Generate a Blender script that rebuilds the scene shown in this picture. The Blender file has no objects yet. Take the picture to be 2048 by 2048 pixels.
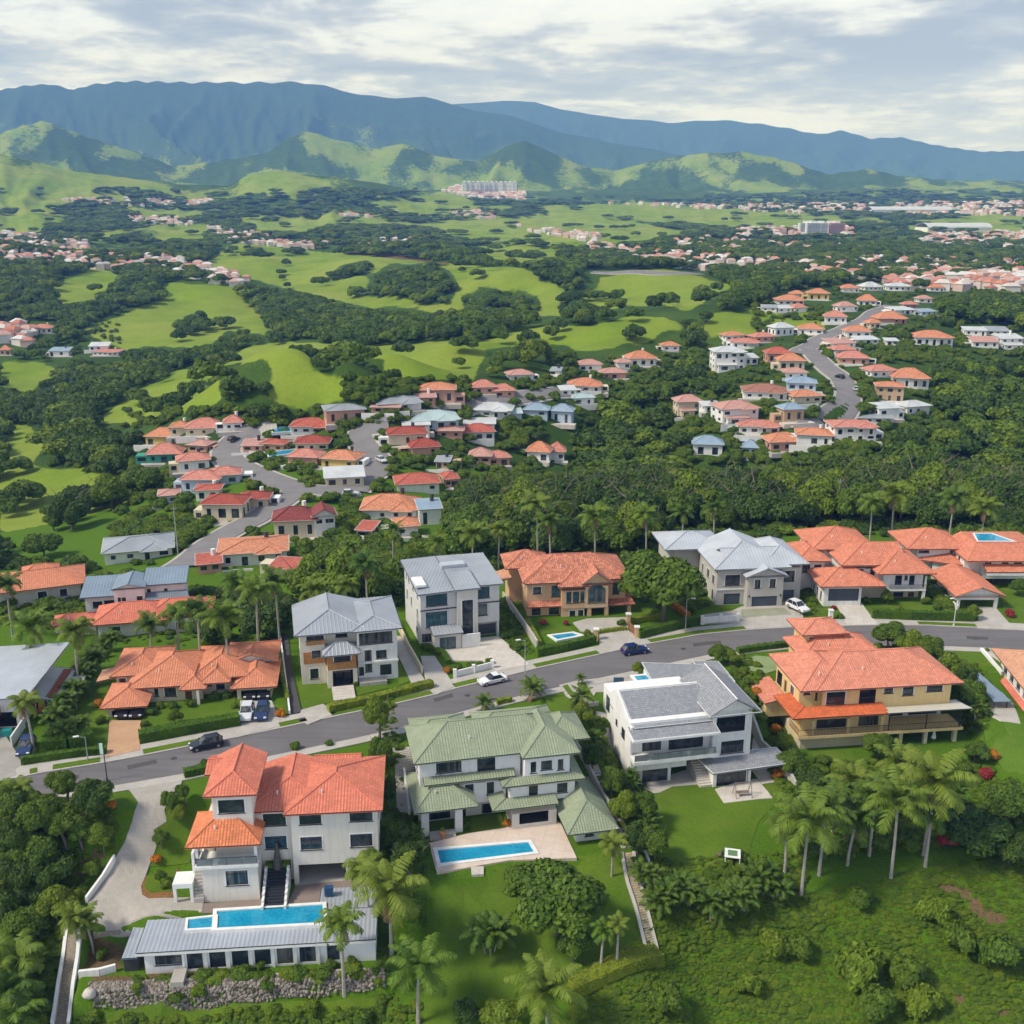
import bpy, math, random
import numpy as np
from mathutils import Vector, Matrix, geometry
random.seed(7); np.random.seed(7)
R = math.radians
sc = bpy.context.scene; col = sc.collection
# ------------------------------------------------------------------ camera
FPX = 2100.0; CAMZ = 74.0; PITCH = R(16.55)
cd = bpy.data.cameras.new('camera'); cam = bpy.data.objects.new('camera', cd); col.objects.link(cam)
cam.location = (0, 0, CAMZ); cam.rotation_euler = (R(90)-PITCH, 0, 0)
cd.sensor_width = 36; cd.lens = 36*FPX/2048; cd.clip_start = 1; cd.clip_end = 60000
sc.camera = cam
# ------------------------------------------------------------------ sun, sky
SUN_EL, SUN_AZ = R(48), R(250)      # azimuth measured from +Y clockwise
sd = bpy.data.lights.new('sun', 'SUN'); sun = bpy.data.objects.new('sun', sd); col.objects.link(sun)
sd.energy = 3.3; sd.angle = R(11); sd.color = (1, .955, .88)
sdir = Vector((math.sin(SUN_AZ)*math.cos(SUN_EL), math.cos(SUN_AZ)*math.cos(SUN_EL), math.sin(SUN_EL)))
sun.rotation_euler = sdir.to_track_quat('Z', 'Y').to_euler()
w = bpy.data.worlds.new('World'); sc.world = w; w.use_nodes = True
def world():
    nt = w.node_tree; N = nt.nodes; L = nt.links; N.clear()
    def n(t, **k):
        o = N.new(t)
        for a, b in k.items(): setattr(o, a, b)
        return o
    out = n('ShaderNodeOutputWorld'); mixs = n('ShaderNodeMixShader')
    sky = n('ShaderNodeTexSky', sky_type='NISHITA', sun_disc=False, sun_elevation=SUN_EL, sun_rotation=SUN_AZ)
    bg = n('ShaderNodeBackground'); bg.inputs[1].default_value = .1; L.new(sky.outputs[0], bg.inputs[0])
    bc = n('ShaderNodeBackground'); bc.inputs[1].default_value = 1.0
    tc = n('ShaderNodeTexCoord'); sp = n('ShaderNodeSeparateXYZ'); L.new(tc.outputs['Generated'], sp.inputs[0])
    def m(op, a, b=None, c=None, cl=False):
        o = n('ShaderNodeMath', operation=op); o.use_clamp = cl
        for i, x in enumerate((a, b, c)):
            if x is None: continue
            if isinstance(x, (int, float)): o.inputs[i].default_value = x
            else: L.new(x, o.inputs[i])
        return o.outputs[0]
    z = m('MAXIMUM', sp.outputs[2], 0.0); zz = m('ADD', z, .115)
    px = m('DIVIDE', sp.outputs[0], zz); py = m('DIVIDE', sp.outputs[1], zz)
    cb = n('ShaderNodeCombineXYZ'); L.new(px, cb.inputs[0]); L.new(py, cb.inputs[1])
    def noise(scale, det, rough, off, dist=0):
        mp = n('ShaderNodeMapping'); mp.inputs['Location'].default_value = off; L.new(cb.outputs[0], mp.inputs[0])
        o = n('ShaderNodeTexNoise'); o.inputs['Scale'].default_value = scale; o.inputs['Detail'].default_value = det
        o.inputs['Roughness'].default_value = rough; o.inputs['Distortion'].default_value = dist
        L.new(mp.outputs[0], o.inputs[0]); return o.outputs[0]
    n1 = noise(.75, 10, .55, (3.1, 1.7, 0), .15); n2 = noise(2.3, 10, .6, (7.4, 2.2, 0), .25); n4 = noise(6.5, 8, .62, (2.4, 5.2, 0), .1); n3 = noise(.4, 2, .5, (1.3, 8.8, 0))
    dens = m('ADD', m('MULTIPLY', m('SUBTRACT', m('ADD', m('MULTIPLY', n1, .52), m('ADD', m('MULTIPLY', n2, .34), m('MULTIPLY', n4, .14))), .5), 2.7), .54)
    r1 = n('ShaderNodeValToRGB'); L.new(dens, r1.inputs[0]); e = r1.color_ramp.elements
    e[0].position = .33; e[0].color = (.88, .95, 1.06, 1); e[1].position = .74; e[1].color = (.36, .40, .48, 1)
    for p, c in ((.46, (.80, .88, 1.0, 1)), (.53, (.66, .71, .79, 1)), (.61, (.48, .53, .61, 1))):
        x = e.new(p); x.color = c
    # brighter, whiter low band towards the horizon
    hz = n('ShaderNodeMapRange'); hz.inputs[1].default_value = .02; hz.inputs[2].default_value = .11
    hz.inputs[3].default_value = .62; hz.inputs[4].default_value = 0; L.new(z, hz.inputs[0])
    mx = n('ShaderNodeMix', data_type='RGBA'); L.new(hz.outputs[0], mx.inputs[0]); L.new(r1.outputs[0], mx.inputs[6]); mx.inputs[7].default_value = (.78, .90, 1.16, 1)
    L.new(mx.outputs[2], bc.inputs[0])
    # small blue gaps where the cloud is thinnest
    gp = n('ShaderNodeMapRange'); gp.inputs[1].default_value = .16; gp.inputs[2].default_value = .27; L.new(m('ADD', m('MULTIPLY', dens, .7), m('MULTIPLY', n3, .3)), gp.inputs[0])
    zf = n('ShaderNodeMapRange'); zf.inputs[1].default_value = .28; zf.inputs[2].default_value = .75; zf.inputs[3].default_value = 1; zf.inputs[4].default_value = .3; L.new(z, zf.inputs[0])
    L.new(m('MULTIPLY', gp.outputs[0], zf.outputs[0]), mixs.inputs[0]); L.new(bg.outputs[0], mixs.inputs[1]); L.new(bc.outputs[0], mixs.inputs[2])
    L.new(mixs.outputs[0], out.inputs[0])
world()
sc.view_settings.view_transform = 'Standard'; sc.view_settings.look = 'None'; sc.view_settings.gamma = 1
sc.view_settings.exposure = .18; sc.view_settings.use_curve_mapping = False
sc.cycles.volume_bounces = 1; sc.cycles.max_bounces = 5; sc.cycles.diffuse_bounces = 2; sc.cycles.transparent_max_bounces = 6
sc.cycles.glossy_bounces = 2
# ------------------------------------------------------------------ photo layout -> world
CP, SP = math.cos(PITCH), math.sin(PITCH)
def ray(u, v):
    a = (u-1024)/FPX; b = (v-1024)/FPX
    return np.array([a, CP-b*SP, -SP-b*CP])
def G(u, v, z=0.0):
    d = ray(u, v); t = (z-CAMZ)/d[2]; return d*t+np.array([0, 0, CAMZ])
def proj(P):
    P = np.asarray(P, float); x = P[..., 0]; y = P[..., 1]; z = P[..., 2]-CAMZ
    dep = y*CP-z*SP; up = y*SP+z*CP
    return 1024+FPX*x/dep, 1024-FPX*up/dep, dep
def ZF(ox, oy, s): return lambda x, y: (ox+x/s, oy+y/s)
Z0 = ZF(0, 1480, 3.402); Z1 = ZF(0, 1400, 2.415); Z2 = ZF(700, 1350, 2.76); Z3 = ZF(1300, 1350, 2.583); Z4 = ZF(0, 1050, 2.76)
Z5 = ZF(500, 1050, 3.22); Z6 = ZF(1000, 1000, 3.22); Z7 = ZF(1450, 1000, 3.23); Z8 = ZF(1180, 1280, 4.6); Z9 = ZF(340, 1460, 4.2)
ZK = ZF(1780, 1000, 6.44); ZM = ZF(1880, 1250, 5.518); ZL = ZF(0, 1280, 6.9); ZA = ZF(200, 700, 2.147); ZB = ZF(1100, 500, 2.038); ZD = ZF(0, 0, 1932/2048)
def pts(K, *xy): return [K(xy[i], xy[i+1]) for i in range(0, len(xy), 2)]
def inpoly(u, v, poly):
    u = np.asarray(u, float); v = np.asarray(v, float); r = np.zeros(u.shape, bool); n = len(poly); j = n-1
    for i in range(n):
        xi, yi = poly[i]; xj, yj = poly[j]
        c = ((yi > v) != (yj > v)) & (u < (xj-xi)*(v-yi)/((yj-yi) or 1e-9)+xi)
        r ^= c; j = i
    return r
# house frames: key -> (zoom, x, y, z, rotation deg)   anchor = lower front left corner of the main front
FR = {
 'A': (Z9, 1030, 1300, -6.5, 5), 'B': (Z2, 415, 865, -6.0, 12), 'C': (Z8, 430, 1340, -6.0, 12), 'D': (Z7, 550, 1608, -6.0, 7),
 'E': (Z4, 725, 985, .2, 8), 'F': (Z5, 330, 1030, .2, 13), 'G': (Z5, 1100, 790, .3, 16), 'H': (Z6, 170, 745, .3, 7),
 'I': (Z6, 1395, 675, .4, 6), 'J': (Z7, 640, 655, .4, 1.5), 'K': (Z7, 1640, 560, .4, 0), 'L': (Z4, -40, 1120, .2, 7),
 'M': (ZM, 460, 830, -2.6, 5), 'N': (Z4, 230, 435, -4.5, 22), 'O': (Z4, 480, 510, -4.5, 12), 'P': (Z4, 545, 625, -4.5, 12), 'Q': (Z1, 705, 1322, -9.9, 5)}
# ------------------------------------------------------------------ terrain
ROAD_UP = [(-160, 1590), (-60, 1572), (36, 1557), (91, 1546), (203, 1528), (279, 1514), (380, 1494), (485, 1474), (565, 1457), (668, 1435), (779, 1412), (873, 1390), (913, 1378), (1000, 1357), (1074, 1338), (1202, 1310), (1298, 1289), (1404, 1270), (1497, 1261), (1600, 1255), (1738, 1252), (1852, 1252), (1958, 1257), (2060, 1263), (2200, 1275)]
ROAD_LO = [(-160, 1640), (-60, 1622), (83, 1597), (224, 1574), (369, 1549), (540, 1514), (716, 1477), (792, 1459), (900, 1432), (997, 1404), (1084, 1383), (1180, 1362), (1264, 1345), (1351, 1325), (1419, 1311), (1500, 1298), (1586, 1290), (1740, 1289), (1890, 1294), (1967, 1297), (2060, 1303), (2200, 1315)]
ctl = []
for u, v in ROAD_UP: ctl += [(u, v, 0), (u, v-14, 0), (u, v-30, .05)]
for u, v in ROAD_LO: ctl += [(u, v, 0), (u, v+8, 0)]
ctl += [((a[0]+b[0])/2, (a[1]+b[1])/2, 0) for a, b in zip(ROAD_UP, ROAD_LO)]
ctl += [(100, 1450, 0), (300, 1400, .1), (220, 1430, 0), (420, 1420, 0), (540, 1400, 0), (600, 1380, .1), (720, 1370, .1), (850, 1340, .1), (930, 1330, .1), (1030, 1300, .1), (1010, 1200, 0), (1100, 1270, .2),
 (1200, 1250, .3), (1330, 1220, .3), (1500, 1230, .3), (1660, 1220, .3), (1800, 1220, .3), (1980, 1230, .3), (2040, 1200, .3), (180, 1380, 0), (560, 1300, 0), (780, 1300, 0), (20, 1500, 0),
 (60, 1270, -3), (300, 1240, -3), (560, 1200, -4), (750, 1120, -6), (1000, 1060, -7), (1300, 1020, -8), (1600, 1000, -9), (1900, 990, -9), (2040, 1000, -9), (420, 1200, -5), (150, 1200, -6),
 (100, 1120, -12), (100, 1000, -24), (50, 900, -34), (220, 1000, -20), (250, 1120, -10), (400, 1130, -7), (600, 1130, -7), (1300, 940, -17), (1700, 920, -17), (1050, 970, -12), (1300, 870, -14), (2000, 880, -12), (1500, 960, -18), (1900, 960, -16), (1100, 900, -12),
 (450, 1050, -7), (470, 990, -6), (600, 930, -5), (600, 860, -3), (760, 960, -6), (900, 900, -5), (900, 830, 0), (1100, 790, 2), (350, 930, -9), (300, 900, -13), (420, 880, -5), (700, 820, 0), (260, 950, -16), (800, 1010, -8), (960, 1000, -11),
 (1220, 830, -8), (1400, 890, -9), (1450, 820, -2), (1500, 780, 1), (1610, 861, -4), (1640, 846, -3), (1690, 812, -1), (1698, 790, 0), (1686, 765, 1.2), (1660, 745, 2.4), (1640, 730, 3.2), (1720, 850, -3), (1750, 740, 4), (1850, 800, -5), (1950, 760, -3), (1550, 700, 6), (1620, 690, 6), (1900, 680, 5), (1400, 700, 0), (1300, 760, -6), (1650, 620, 13), (1850, 600, 10), (1550, 640, 10), (1450, 650, 10), (1250, 730, -2), (2040, 640, 8), (1700, 570, 14), (1520, 590, 12), (1950, 540, 4), (1720, 540, 6),
 (600, 694, 23), (700, 698, 23), (520, 705, 18), (780, 700, 18), (900, 690, 12), (640, 760, 4), (480, 780, -4), (400, 830, -16), (300, 830, -24), (560, 800, -6), (800, 770, 0), (350, 760, -22), (250, 720, -34), (100, 760, -40), (60, 840, -38), (560, 650, -16), (800, 640, -14), (1050, 650, 0), (1200, 650, 10), (1320, 640, 12), (1080, 700, 0), (1500, 620, 14),
 (100, 650, -22), (300, 640, -20), (420, 600, -14), (260, 590, -10), (150, 560, -8), (350, 560, -6), (520, 570, -12), (650, 560, -10), (560, 510, 4), (750, 520, 8), (900, 560, 2), (1000, 545, 14), (1150, 560, 10), (1280, 550, 12), (1000, 600, -8), (1200, 600, -6), (700, 600, -16), (1420, 560, -2),
 (50, 500, 4), (250, 510, 6), (420, 550, 4), (600, 490, 4), (100, 470, 6), (1000, 480, 0), (1300, 500, 0), (1700, 500, 0), (2000, 480, 0), (1300, 455, 8), (900, 450, 10), (600, 440, 10), (300, 450, 14), (50, 440, 18),
 # lower gardens
 (247, 1574, -.2), (276, 1606, -1.2), (265, 1645, -2.4), (250, 1686, -3.6), (229, 1721, -4.8), (176, 1809, -6.5), (190, 1866, -6.5), (300, 1850, -6.5), (400, 1820, -6.5), (280, 1760, -6.2), (300, 1700, -4.8), (310, 1640, -3.0), (330, 1590, -1.0), (330, 1570, -.4), (350, 1650, -3.6), (370, 1700, -5.2), (640, 1800, -6.5), (520, 1800, -6.5), (700, 1790, -6.5), (420, 1860, -6.5), (640, 1850, -6.5), (380, 1600, -2),
 (300, 1950, -9.9), (500, 1935, -9.9), (740, 1925, -9.9), (200, 1945, -9.9), (230, 1900, -9.4), (180, 1960, -10.2), (420, 1965, -10.4), (650, 1950, -10.4), (200, 2010, -12.4), (400, 2015, -12.6), (650, 2000, -12.2), (760, 1990, -12), (300, 2048, -13), (600, 2048, -13.2), (450, 2200, -15), (0, 2200, -15), (800, 2200, -15.5),
 (150, 1650, -2.5), (60, 1700, -5), (100, 1760, -7), (40, 1850, -9.5), (120, 1900, -9.8), (60, 2000, -12.5), (190, 1780, -6.3), (110, 1620, -.8), (30, 1640, -1.6),
 (500, 1560, -1.0), (600, 1545, -1.5), (760, 1540, -1.5), (790, 1620, -5), (780, 1700, -6), (770, 1830, -7.2),
 (870, 1690, -6.1), (1000, 1660, -6.05), (1120, 1680, -6.1), (1150, 1710, -6.2), (880, 1755, -7.7), (1000, 1735, -7.5), (1150, 1735, -7), (850, 1850, -9), (1000, 1850, -9), (950, 1950, -11), (1200, 1850, -8.8), (1280, 1960, -10.5), (1100, 2000, -12), (850, 2048, -13), (1100, 2200, -15), (1240, 1700, -6.5), (1250, 1780, -7.5), (800, 1500, -.8), (900, 1450, -.5), (1020, 1430, -.4), (1130, 1430, -.4),
 (1180, 1470, -1.2), (1200, 1560, -4), (1230, 1640, -5.8), (1150, 1400, -.2), (1290, 1590, -6.1), (1350, 1590, -6.1), (1450, 1600, -6.1), (1530, 1600, -6.1), (1560, 1570, -5.8), (1330, 1650, -6.5), (1450, 1660, -6.6), (1330, 1730, -7.6), (1470, 1720, -7.4), (1400, 1780, -8.6),
 (1480, 1330, -.4), (1520, 1400, -1.5), (1540, 1470, -3.5), (1600, 1520, -6.05), (1570, 1540, -5.9), (1720, 1520, -6.05), (1880, 1510, -6), (1930, 1480, -4.5), (1940, 1400, -2.5), (1960, 1340, -.8), (1990, 1440, -2.6), (2040, 1440, -2.6), (2020, 1540, -4.6), (1960, 1560, -6), (2048, 1650, -6.5), (1900, 1400, -2),
 (1600, 1600, -7), (1750, 1600, -7.5), (1900, 1600, -7), (1600, 1780, -10), (1750, 1780, -10), (1900, 1750, -9.5), (1500, 1850, -11), (1400, 1900, -12), (1600, 1950, -14), (1800, 1950, -14.5), (2000, 1900, -13.5), (2048, 2048, -17), (1400, 2048, -15), (1700, 2048, -16), (1700, 2200, -18), (2200, 1900, -14)]
for k, (K, x, y, z, a) in FR.items():
    u, v = K(x, y); P = G(u, v, z); c, s = math.cos(R(a)), math.sin(R(a))
    W = {'A': 15, 'B': 22, 'C': 20, 'D': 20, 'Q': 26, 'M': 8, 'K': 14}.get(k, 16)
    for t in (0, .35, .7, 1):
        for dd in ((-1.0, 0) if k in 'ABCDQ' else (-1.0, 4)):
            Q = P+np.array([c*t*W-s*dd, s*t*W+c*dd, 0]); uu, vv, _ = proj(Q); ctl.append((float(uu), float(vv), z-.1))
C = np.array([list(G(u, v, z)) for u, v, z in ctl])
CQ = np.stack([C[:, 0]/C[:, 1], np.log(C[:, 1])], 1); CZ = C[:, 2]
_c2 = .018**2
def _phi(a, b): return np.sqrt((a[:, None, 0]-b[None, :, 0])**2+(a[:, None, 1]-b[None, :, 1])**2+_c2)
CM = -5.0; RW = np.linalg.solve(_phi(CQ, CQ)-np.eye(len(CQ))*.004, CZ-CM)   # smooth surface through the spot heights
PADS = []
for k_, a0, a1, b0, b1, dz_, bl in (('A', -9, 15, -7.5, 8, 0, 1.6), ('Q', -7, 27.5, -2.6, 4.4, -.05, .8), ('B', -2.5, 22, -9, 4, -.05, 2.5), ('C', -1, 24, -5.2, 8, -.05, 2), ('D', -4, 26, -2.5, 8, -.05, 2.2)):
    K, x, y, z, a = FR[k_]; P = G(*K(x, y), z); PADS.append((P[0], P[1], R(a), a0, a1, b0, b1, z+dz_, bl))
def _perm(seed):
    r = np.random.RandomState(seed); return r.permutation(256), r.rand(256)*2*np.pi
_PC = {}
def perlin(x, y, seed=0):
    if seed not in _PC: _PC[seed] = _perm(seed)
    p, g = _PC[seed]; xi = np.floor(x).astype(int); yi = np.floor(y).astype(int); xf = x-xi; yf = y-yi
    def gr(a, b, dx, dy):
        h = g[p[(p[a & 255]+b) & 255]]; return np.cos(h)*dx+np.sin(h)*dy
    u = xf*xf*xf*(xf*(xf*6-15)+10); v = yf*yf*yf*(yf*(yf*6-15)+10)
    a = gr(xi, yi, xf, yf); b = gr(xi+1, yi, xf-1, yf); c = gr(xi, yi+1, xf, yf-1); d = gr(xi+1, yi+1, xf-1, yf-1)
    return ((a+(b-a)*u)*(1-v)+(c+(d-c)*u)*v)*1.5
def fbm(x, y, o=4, seed=0, g=.5):
    r = 0; a = 1
    for i in range(o): r = r+a*perlin(x*2**i, y*2**i, seed+i); a *= g
    return r
def ridged(x, y, o=5, seed=0):
    r = 0; a = .5
    for i in range(o): r = r+a*(1-np.abs(perlin(x*2**i, y*2**i, seed+i))*1.6)**2; a *= .5
    return np.clip(r, 0, 1.2)
def sm(x): x = np.clip(x, 0, 1); return x*x*(3-2*x)
def crest(poly):
    """photo skyline (1932 px frame) -> function of azimuth tangent giving slope dz/dr"""
    A = []
    for x, y in poly:
        d = ray(x*1.06, y*1.06); A.append((d[0]/d[1], d[2]/math.hypot(d[0], d[1])))
    A.sort(); A = np.array(A)
    return lambda t: np.interp(t, A[:, 0], A[:, 1])
LAY = [
 # slope profile, foot distance, crest distance, noise seed, spur strength
 (crest([(-500, 250), (-200, 285), (0, 290), (60, 303), (120, 320), (200, 330), (330, 347), (430, 350), (480, 326), (520, 322), (640, 335), (720, 346), (800, 362), (900, 378), (1000, 385), (1500, 390), (2400, 392)]), 1900, 3300, 11, .35),
 (crest([(-500, 200), (-100, 245), (0, 250), (40, 236), (85, 226), (130, 245), (200, 268), (260, 287), (330, 313), (420, 302), (500, 290), (540, 260), (575, 246), (640, 262), (700, 278), (760, 270), (820, 292), (900, 302), (950, 277), (990, 263), (1040, 285), (1100, 312), (1160, 322), (1230, 302), (1300, 290), (1400, 285), (1480, 300), (1560, 328), (1640, 318), (1700, 332), (1932, 350), (2400, 365)]), 3900, 5400, 23, .72),
 (crest([(-500, 190), (-100, 170), (0, 168), (50, 160), (95, 157), (140, 168), (170, 158), (240, 151), (330, 153), (560, 153), (610, 160), (680, 178), (730, 182), (800, 181), (850, 195), (900, 208), (960, 215), (1010, 232), (1060, 250), (1100, 257), (1150, 268), (1200, 275), (1260, 287), (1400, 310), (1500, 330), (1700, 345), (2400, 370)]), 5200, 9000, 37, .8),
 (crest([(-500, 250), (700, 215), (860, 195), (950, 187), (1010, 190), (1060, 205), (1110, 215), (1180, 222), (1260, 230), (1360, 225), (1430, 232), (1500, 243), (1540, 252), (1590, 245), (1640, 260), (1700, 258), (1760, 272), (1850, 285), (1932, 284), (2050, 275), (2400, 300)]), 8200, 12500, 53, .6)]
RCL = [tuple(((G(*a)+G(*b))/2)[:2]) for a, b in zip(ROAD_UP, ROAD_LO)]
def H(x, y):
    x = np.atleast_1d(np.asarray(x, float)); y = np.atleast_1d(np.asarray(y, float)); sh = x.shape
    x = x.ravel(); y = np.maximum(y.ravel(), 20); out = np.empty(len(x))
    for i in range(0, len(x), 20000):
        q = np.stack([x[i:i+20000]/y[i:i+20000], np.log(y[i:i+20000])], 1); out[i:i+20000] = _phi(q, CQ) @ RW+CM
    out = np.clip(out, -45, 26)
    nr = np.where((y < 330) & (y > 60))[0]
    if len(nr):
        d = np.full(len(nr), 1e9)
        for (ax, ay), (bx, by) in zip(RCL, RCL[1:]):
            vx, vy = bx-ax, by-ay; tt = np.clip(((x[nr]-ax)*vx+(y[nr]-ay)*vy)/(vx*vx+vy*vy), 0, 1); d = np.minimum(d, np.hypot(x[nr]-ax-tt*vx, y[nr]-ay-tt*vy))
        out[nr] *= sm((d-8.2)/7)
    if len(nr):
        for px_, py_, pa, a0, a1, b0, b1, pz, bl in PADS:
            c_, s_ = math.cos(pa), math.sin(pa); dx, dy = x[nr]-px_, y[nr]-py_; lx = c_*dx+s_*dy; ly = -s_*dx+c_*dy
            q = np.hypot(np.maximum(np.maximum(a0-lx, lx-a1), 0), np.maximum(np.maximum(b0-ly, ly-b1), 0)); wt = 1-sm(q/bl); out[nr] = out[nr]*(1-wt)+pz*wt
    r = np.hypot(x, y); t = x/y
    f = sm((r-420)/800)
    out = out*(1-sm((r-1700)/900)*.7)+f*fbm(x/420, y/420, 4, 3)*np.clip(r/90, 0, 24)*.9
    out = out+sm((r-270)/200)*fbm(x/60, y/60, 3, 9)*.8+sm((r-560)/400)*fbm(x/150+3, y/190, 3, 19)*np.clip(r/200, 0, 9)
    out = out+np.interp(r, [2500, 3500, 4500, 6000, 14000], [0, 24, 92, 150, 200])
    for cf, rf, rc, seed, k in LAY:
        zc = np.maximum(CAMZ+cf(t)*rc, 0)
        s = (r-rf)/(rc-rf); up = np.clip(s, 0, 1)
        shp = up**1.25*(1-.55*sm((r-rc)/(rc*.35)))
        th = np.arctan(t); wx = th*9+fbm(th*4+7, r/2600, 2, seed+5)*1.1
        rn = ridged(wx+r/5200, r/2300+fbm(th*7, r/1500, 2, seed+8)*.6, 6, seed)
        edge = np.clip(np.abs(1-s)*3.0, 0, 1)
        rn2 = ridged(th*34+r/2600, r/950, 4, seed+3)
        shp = shp*(1-k*(1-rn)*edge)*(1-.22*(1-rn2)*edge*np.clip(s*4, 0, 1))
        out = np.where(s > 0, np.maximum(out, shp*zc+np.where(s < 1, 0, 0)), out)
    return out.reshape(sh)
def h1(x, y): return float(H(x, y)[0])
EF = H  # alias
_rr = np.exp(np.linspace(math.log(70), math.log(12500), 1500))
def hit(u, v, dz=0.0):
    """where the sight line through a photo pixel meets the terrain raised by dz"""
    d = ray(u, v); dh = math.hypot(d[0], d[1]); X = d[0]/dh*_rr; Y = d[1]/dh*_rr; Zr = CAMZ+d[2]/dh*_rr
    g = Zr-(H(X, Y)+dz); k = np.argmax(g < 0)
    if g[k] >= 0: k = len(_rr)-1
    if k == 0: t = _rr[0]
    else: t = _rr[k-1]+(_rr[k]-_rr[k-1])*g[k-1]/(g[k-1]-g[k])
    x, y = d[0]/dh*t, d[1]/dh*t
    return np.array([x, y, h1(x, y)])
# terrain sampled once on a fan-shaped grid; everything stands on this grid
NT, NR = 620, 980; T0, T1 = -.85, .85; L0, L1 = math.log(62), math.log(14500)
_t = np.linspace(T0, T1, NT); _l = np.linspace(L0, L1, NR); _Y = np.exp(_l)
GX = _Y[:, None]*_t[None, :]; GY = np.repeat(_Y[:, None], NT, 1); GZ = H(GX, GY)
def Hg(x, y):
    x = np.asarray(x, float); y = np.maximum(np.asarray(y, float), 62.1)
    a = np.clip((x/y-T0)/(T1-T0)*(NT-1), 0, NT-1.001); b = np.clip((np.log(y)-L0)/(L1-L0)*(NR-1), 0, NR-1.001)
    i = a.astype(int); j = b.astype(int); fa = a-i; fb = b-j
    return (GZ[j, i]*(1-fa)+GZ[j, i+1]*fa)*(1-fb)+(GZ[j+1, i]*(1-fa)+GZ[j+1, i+1]*fa)*fb
_ry = np.exp(np.linspace(L0+.001, L1-.01, 2400))
def hit(u, v, dz=0.0):
    d = ray(u, v); X = d[0]/d[1]*_ry; Zr = CAMZ+d[2]/d[1]*_ry
    g = Zr-(Hg(X, _ry)+dz); k = int(np.argmax(g < 0))
    if g[k] >= 0: k = len(_ry)-1
    y = _ry[k] if k == 0 else _ry[k-1]+(_ry[k]-_ry[k-1])*g[k-1]/(g[k-1]-g[k])
    x = d[0]/d[1]*y
    return np.array([x, y, float(Hg(x, y))])
# ------------------------------------------------------------------ materials
MATS = {}
def mat(key, fn):
    if key not in MATS:
        m = bpy.data.materials.new(key); m.use_nodes = True; nt = m.node_tree
        fn(nt, nt.nodes['Principled BSDF']); MATS[key] = m
    return MATS[key]
def nd(nt, t, **k):
    o = nt.nodes.new(t)
    for a, b in k.items():
        if a in o.inputs.keys() if isinstance(a, str) else False: o.inputs[a].default_value = b
        else: setattr(o, a, b)
    return o
def _n(nt, t, ins=None, **k):
    o = nt.nodes.new(t)
    for a, b in k.items(): setattr(o, a, b)
    for a, b in (ins or {}).items():
        if hasattr(b, 'is_output'): nt.links.new(b, o.inputs[a])
        else: o.inputs[a].default_value = b
    return o
def mth(nt, op, a, b=0.0, c=None, clamp=False):
    i = {0: a, 1: b}
    if c is not None: i[2] = c
    o = _n(nt, 'ShaderNodeMath', i, operation=op); o.use_clamp = clamp; return o.outputs[0]
def mix(nt, f, a, b, mode='MIX'):
    o = _n(nt, 'ShaderNodeMix', {0: f, 6: a, 7: b}, data_type='RGBA', blend_type=mode); return o.outputs[2]
def rgba(c, k=1): return (min(c[0]*k, 1), min(c[1]*k, 1), min(c[2]*k, 1), 1)
def noise(nt, scale, det=4, rough=.55, vec=None, kind='Object'):
    if vec is None: vec = _n(nt, 'ShaderNodeTexCoord').outputs[kind]
    return _n(nt, 'ShaderNodeTexNoise', {'Vector': vec, 'Scale': scale, 'Detail': det, 'Roughness': rough}).outputs[0]
def rng(nt, x, a, b, c=0.0, d=1.0): return _n(nt, 'ShaderNodeMapRange', {0: x, 1: a, 2: b, 3: c, 4: d}).outputs[0]
def bump(nt, bs, h, s, d=.05): nt.links.new(_n(nt, 'ShaderNodeBump', {'Height': h, 'Strength': s, 'Distance': d}).outputs[0], bs.inputs['Normal'])
def setc(nt, bs, c): nt.links.new(c, bs.inputs['Base Color'])
def M_plain(name, c, rough=.8, spec=.3, var=.1, metal=0, vs=.8):
    def f(nt, b):
        n = noise(nt, vs, 5); setc(nt, b, mix(nt, rng(nt, n, .3, .7), rgba(c, 1-var), rgba(c, 1+var)))
        b.inputs['Roughness'].default_value = rough; b.inputs['Specular IOR Level'].default_value = spec; b.inputs['Metallic'].default_value = metal
    return mat(name, f)
def M_plaster(c):
    def f(nt, b):
        g = _n(nt, 'ShaderNodeTexCoord').outputs['Object']
        n = noise(nt, .35, 5, .6, g); st = _n(nt, 'ShaderNodeMapping', {0: g, 3: (1.6, 1.6, .22)}).outputs[0]; s = noise(nt, 1.1, 5, .65, st)
        a = mix(nt, rng(nt, n, .3, .7), rgba(c, .93), rgba(c, 1.05))
        a = mix(nt, rng(nt, s, .48, .75, 0, .6), a, rgba((c[0]*.74, c[1]*.72, c[2]*.68)))
        setc(nt, b, a); b.inputs['Roughness'].default_value = .88; b.inputs['Specular IOR Level'].default_value = .2
        bump(nt, b, noise(nt, 9, 3), .12, .02)
    return mat('plaster_%02x%02x%02x' % tuple(int(x*255) for x in c), f)
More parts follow.
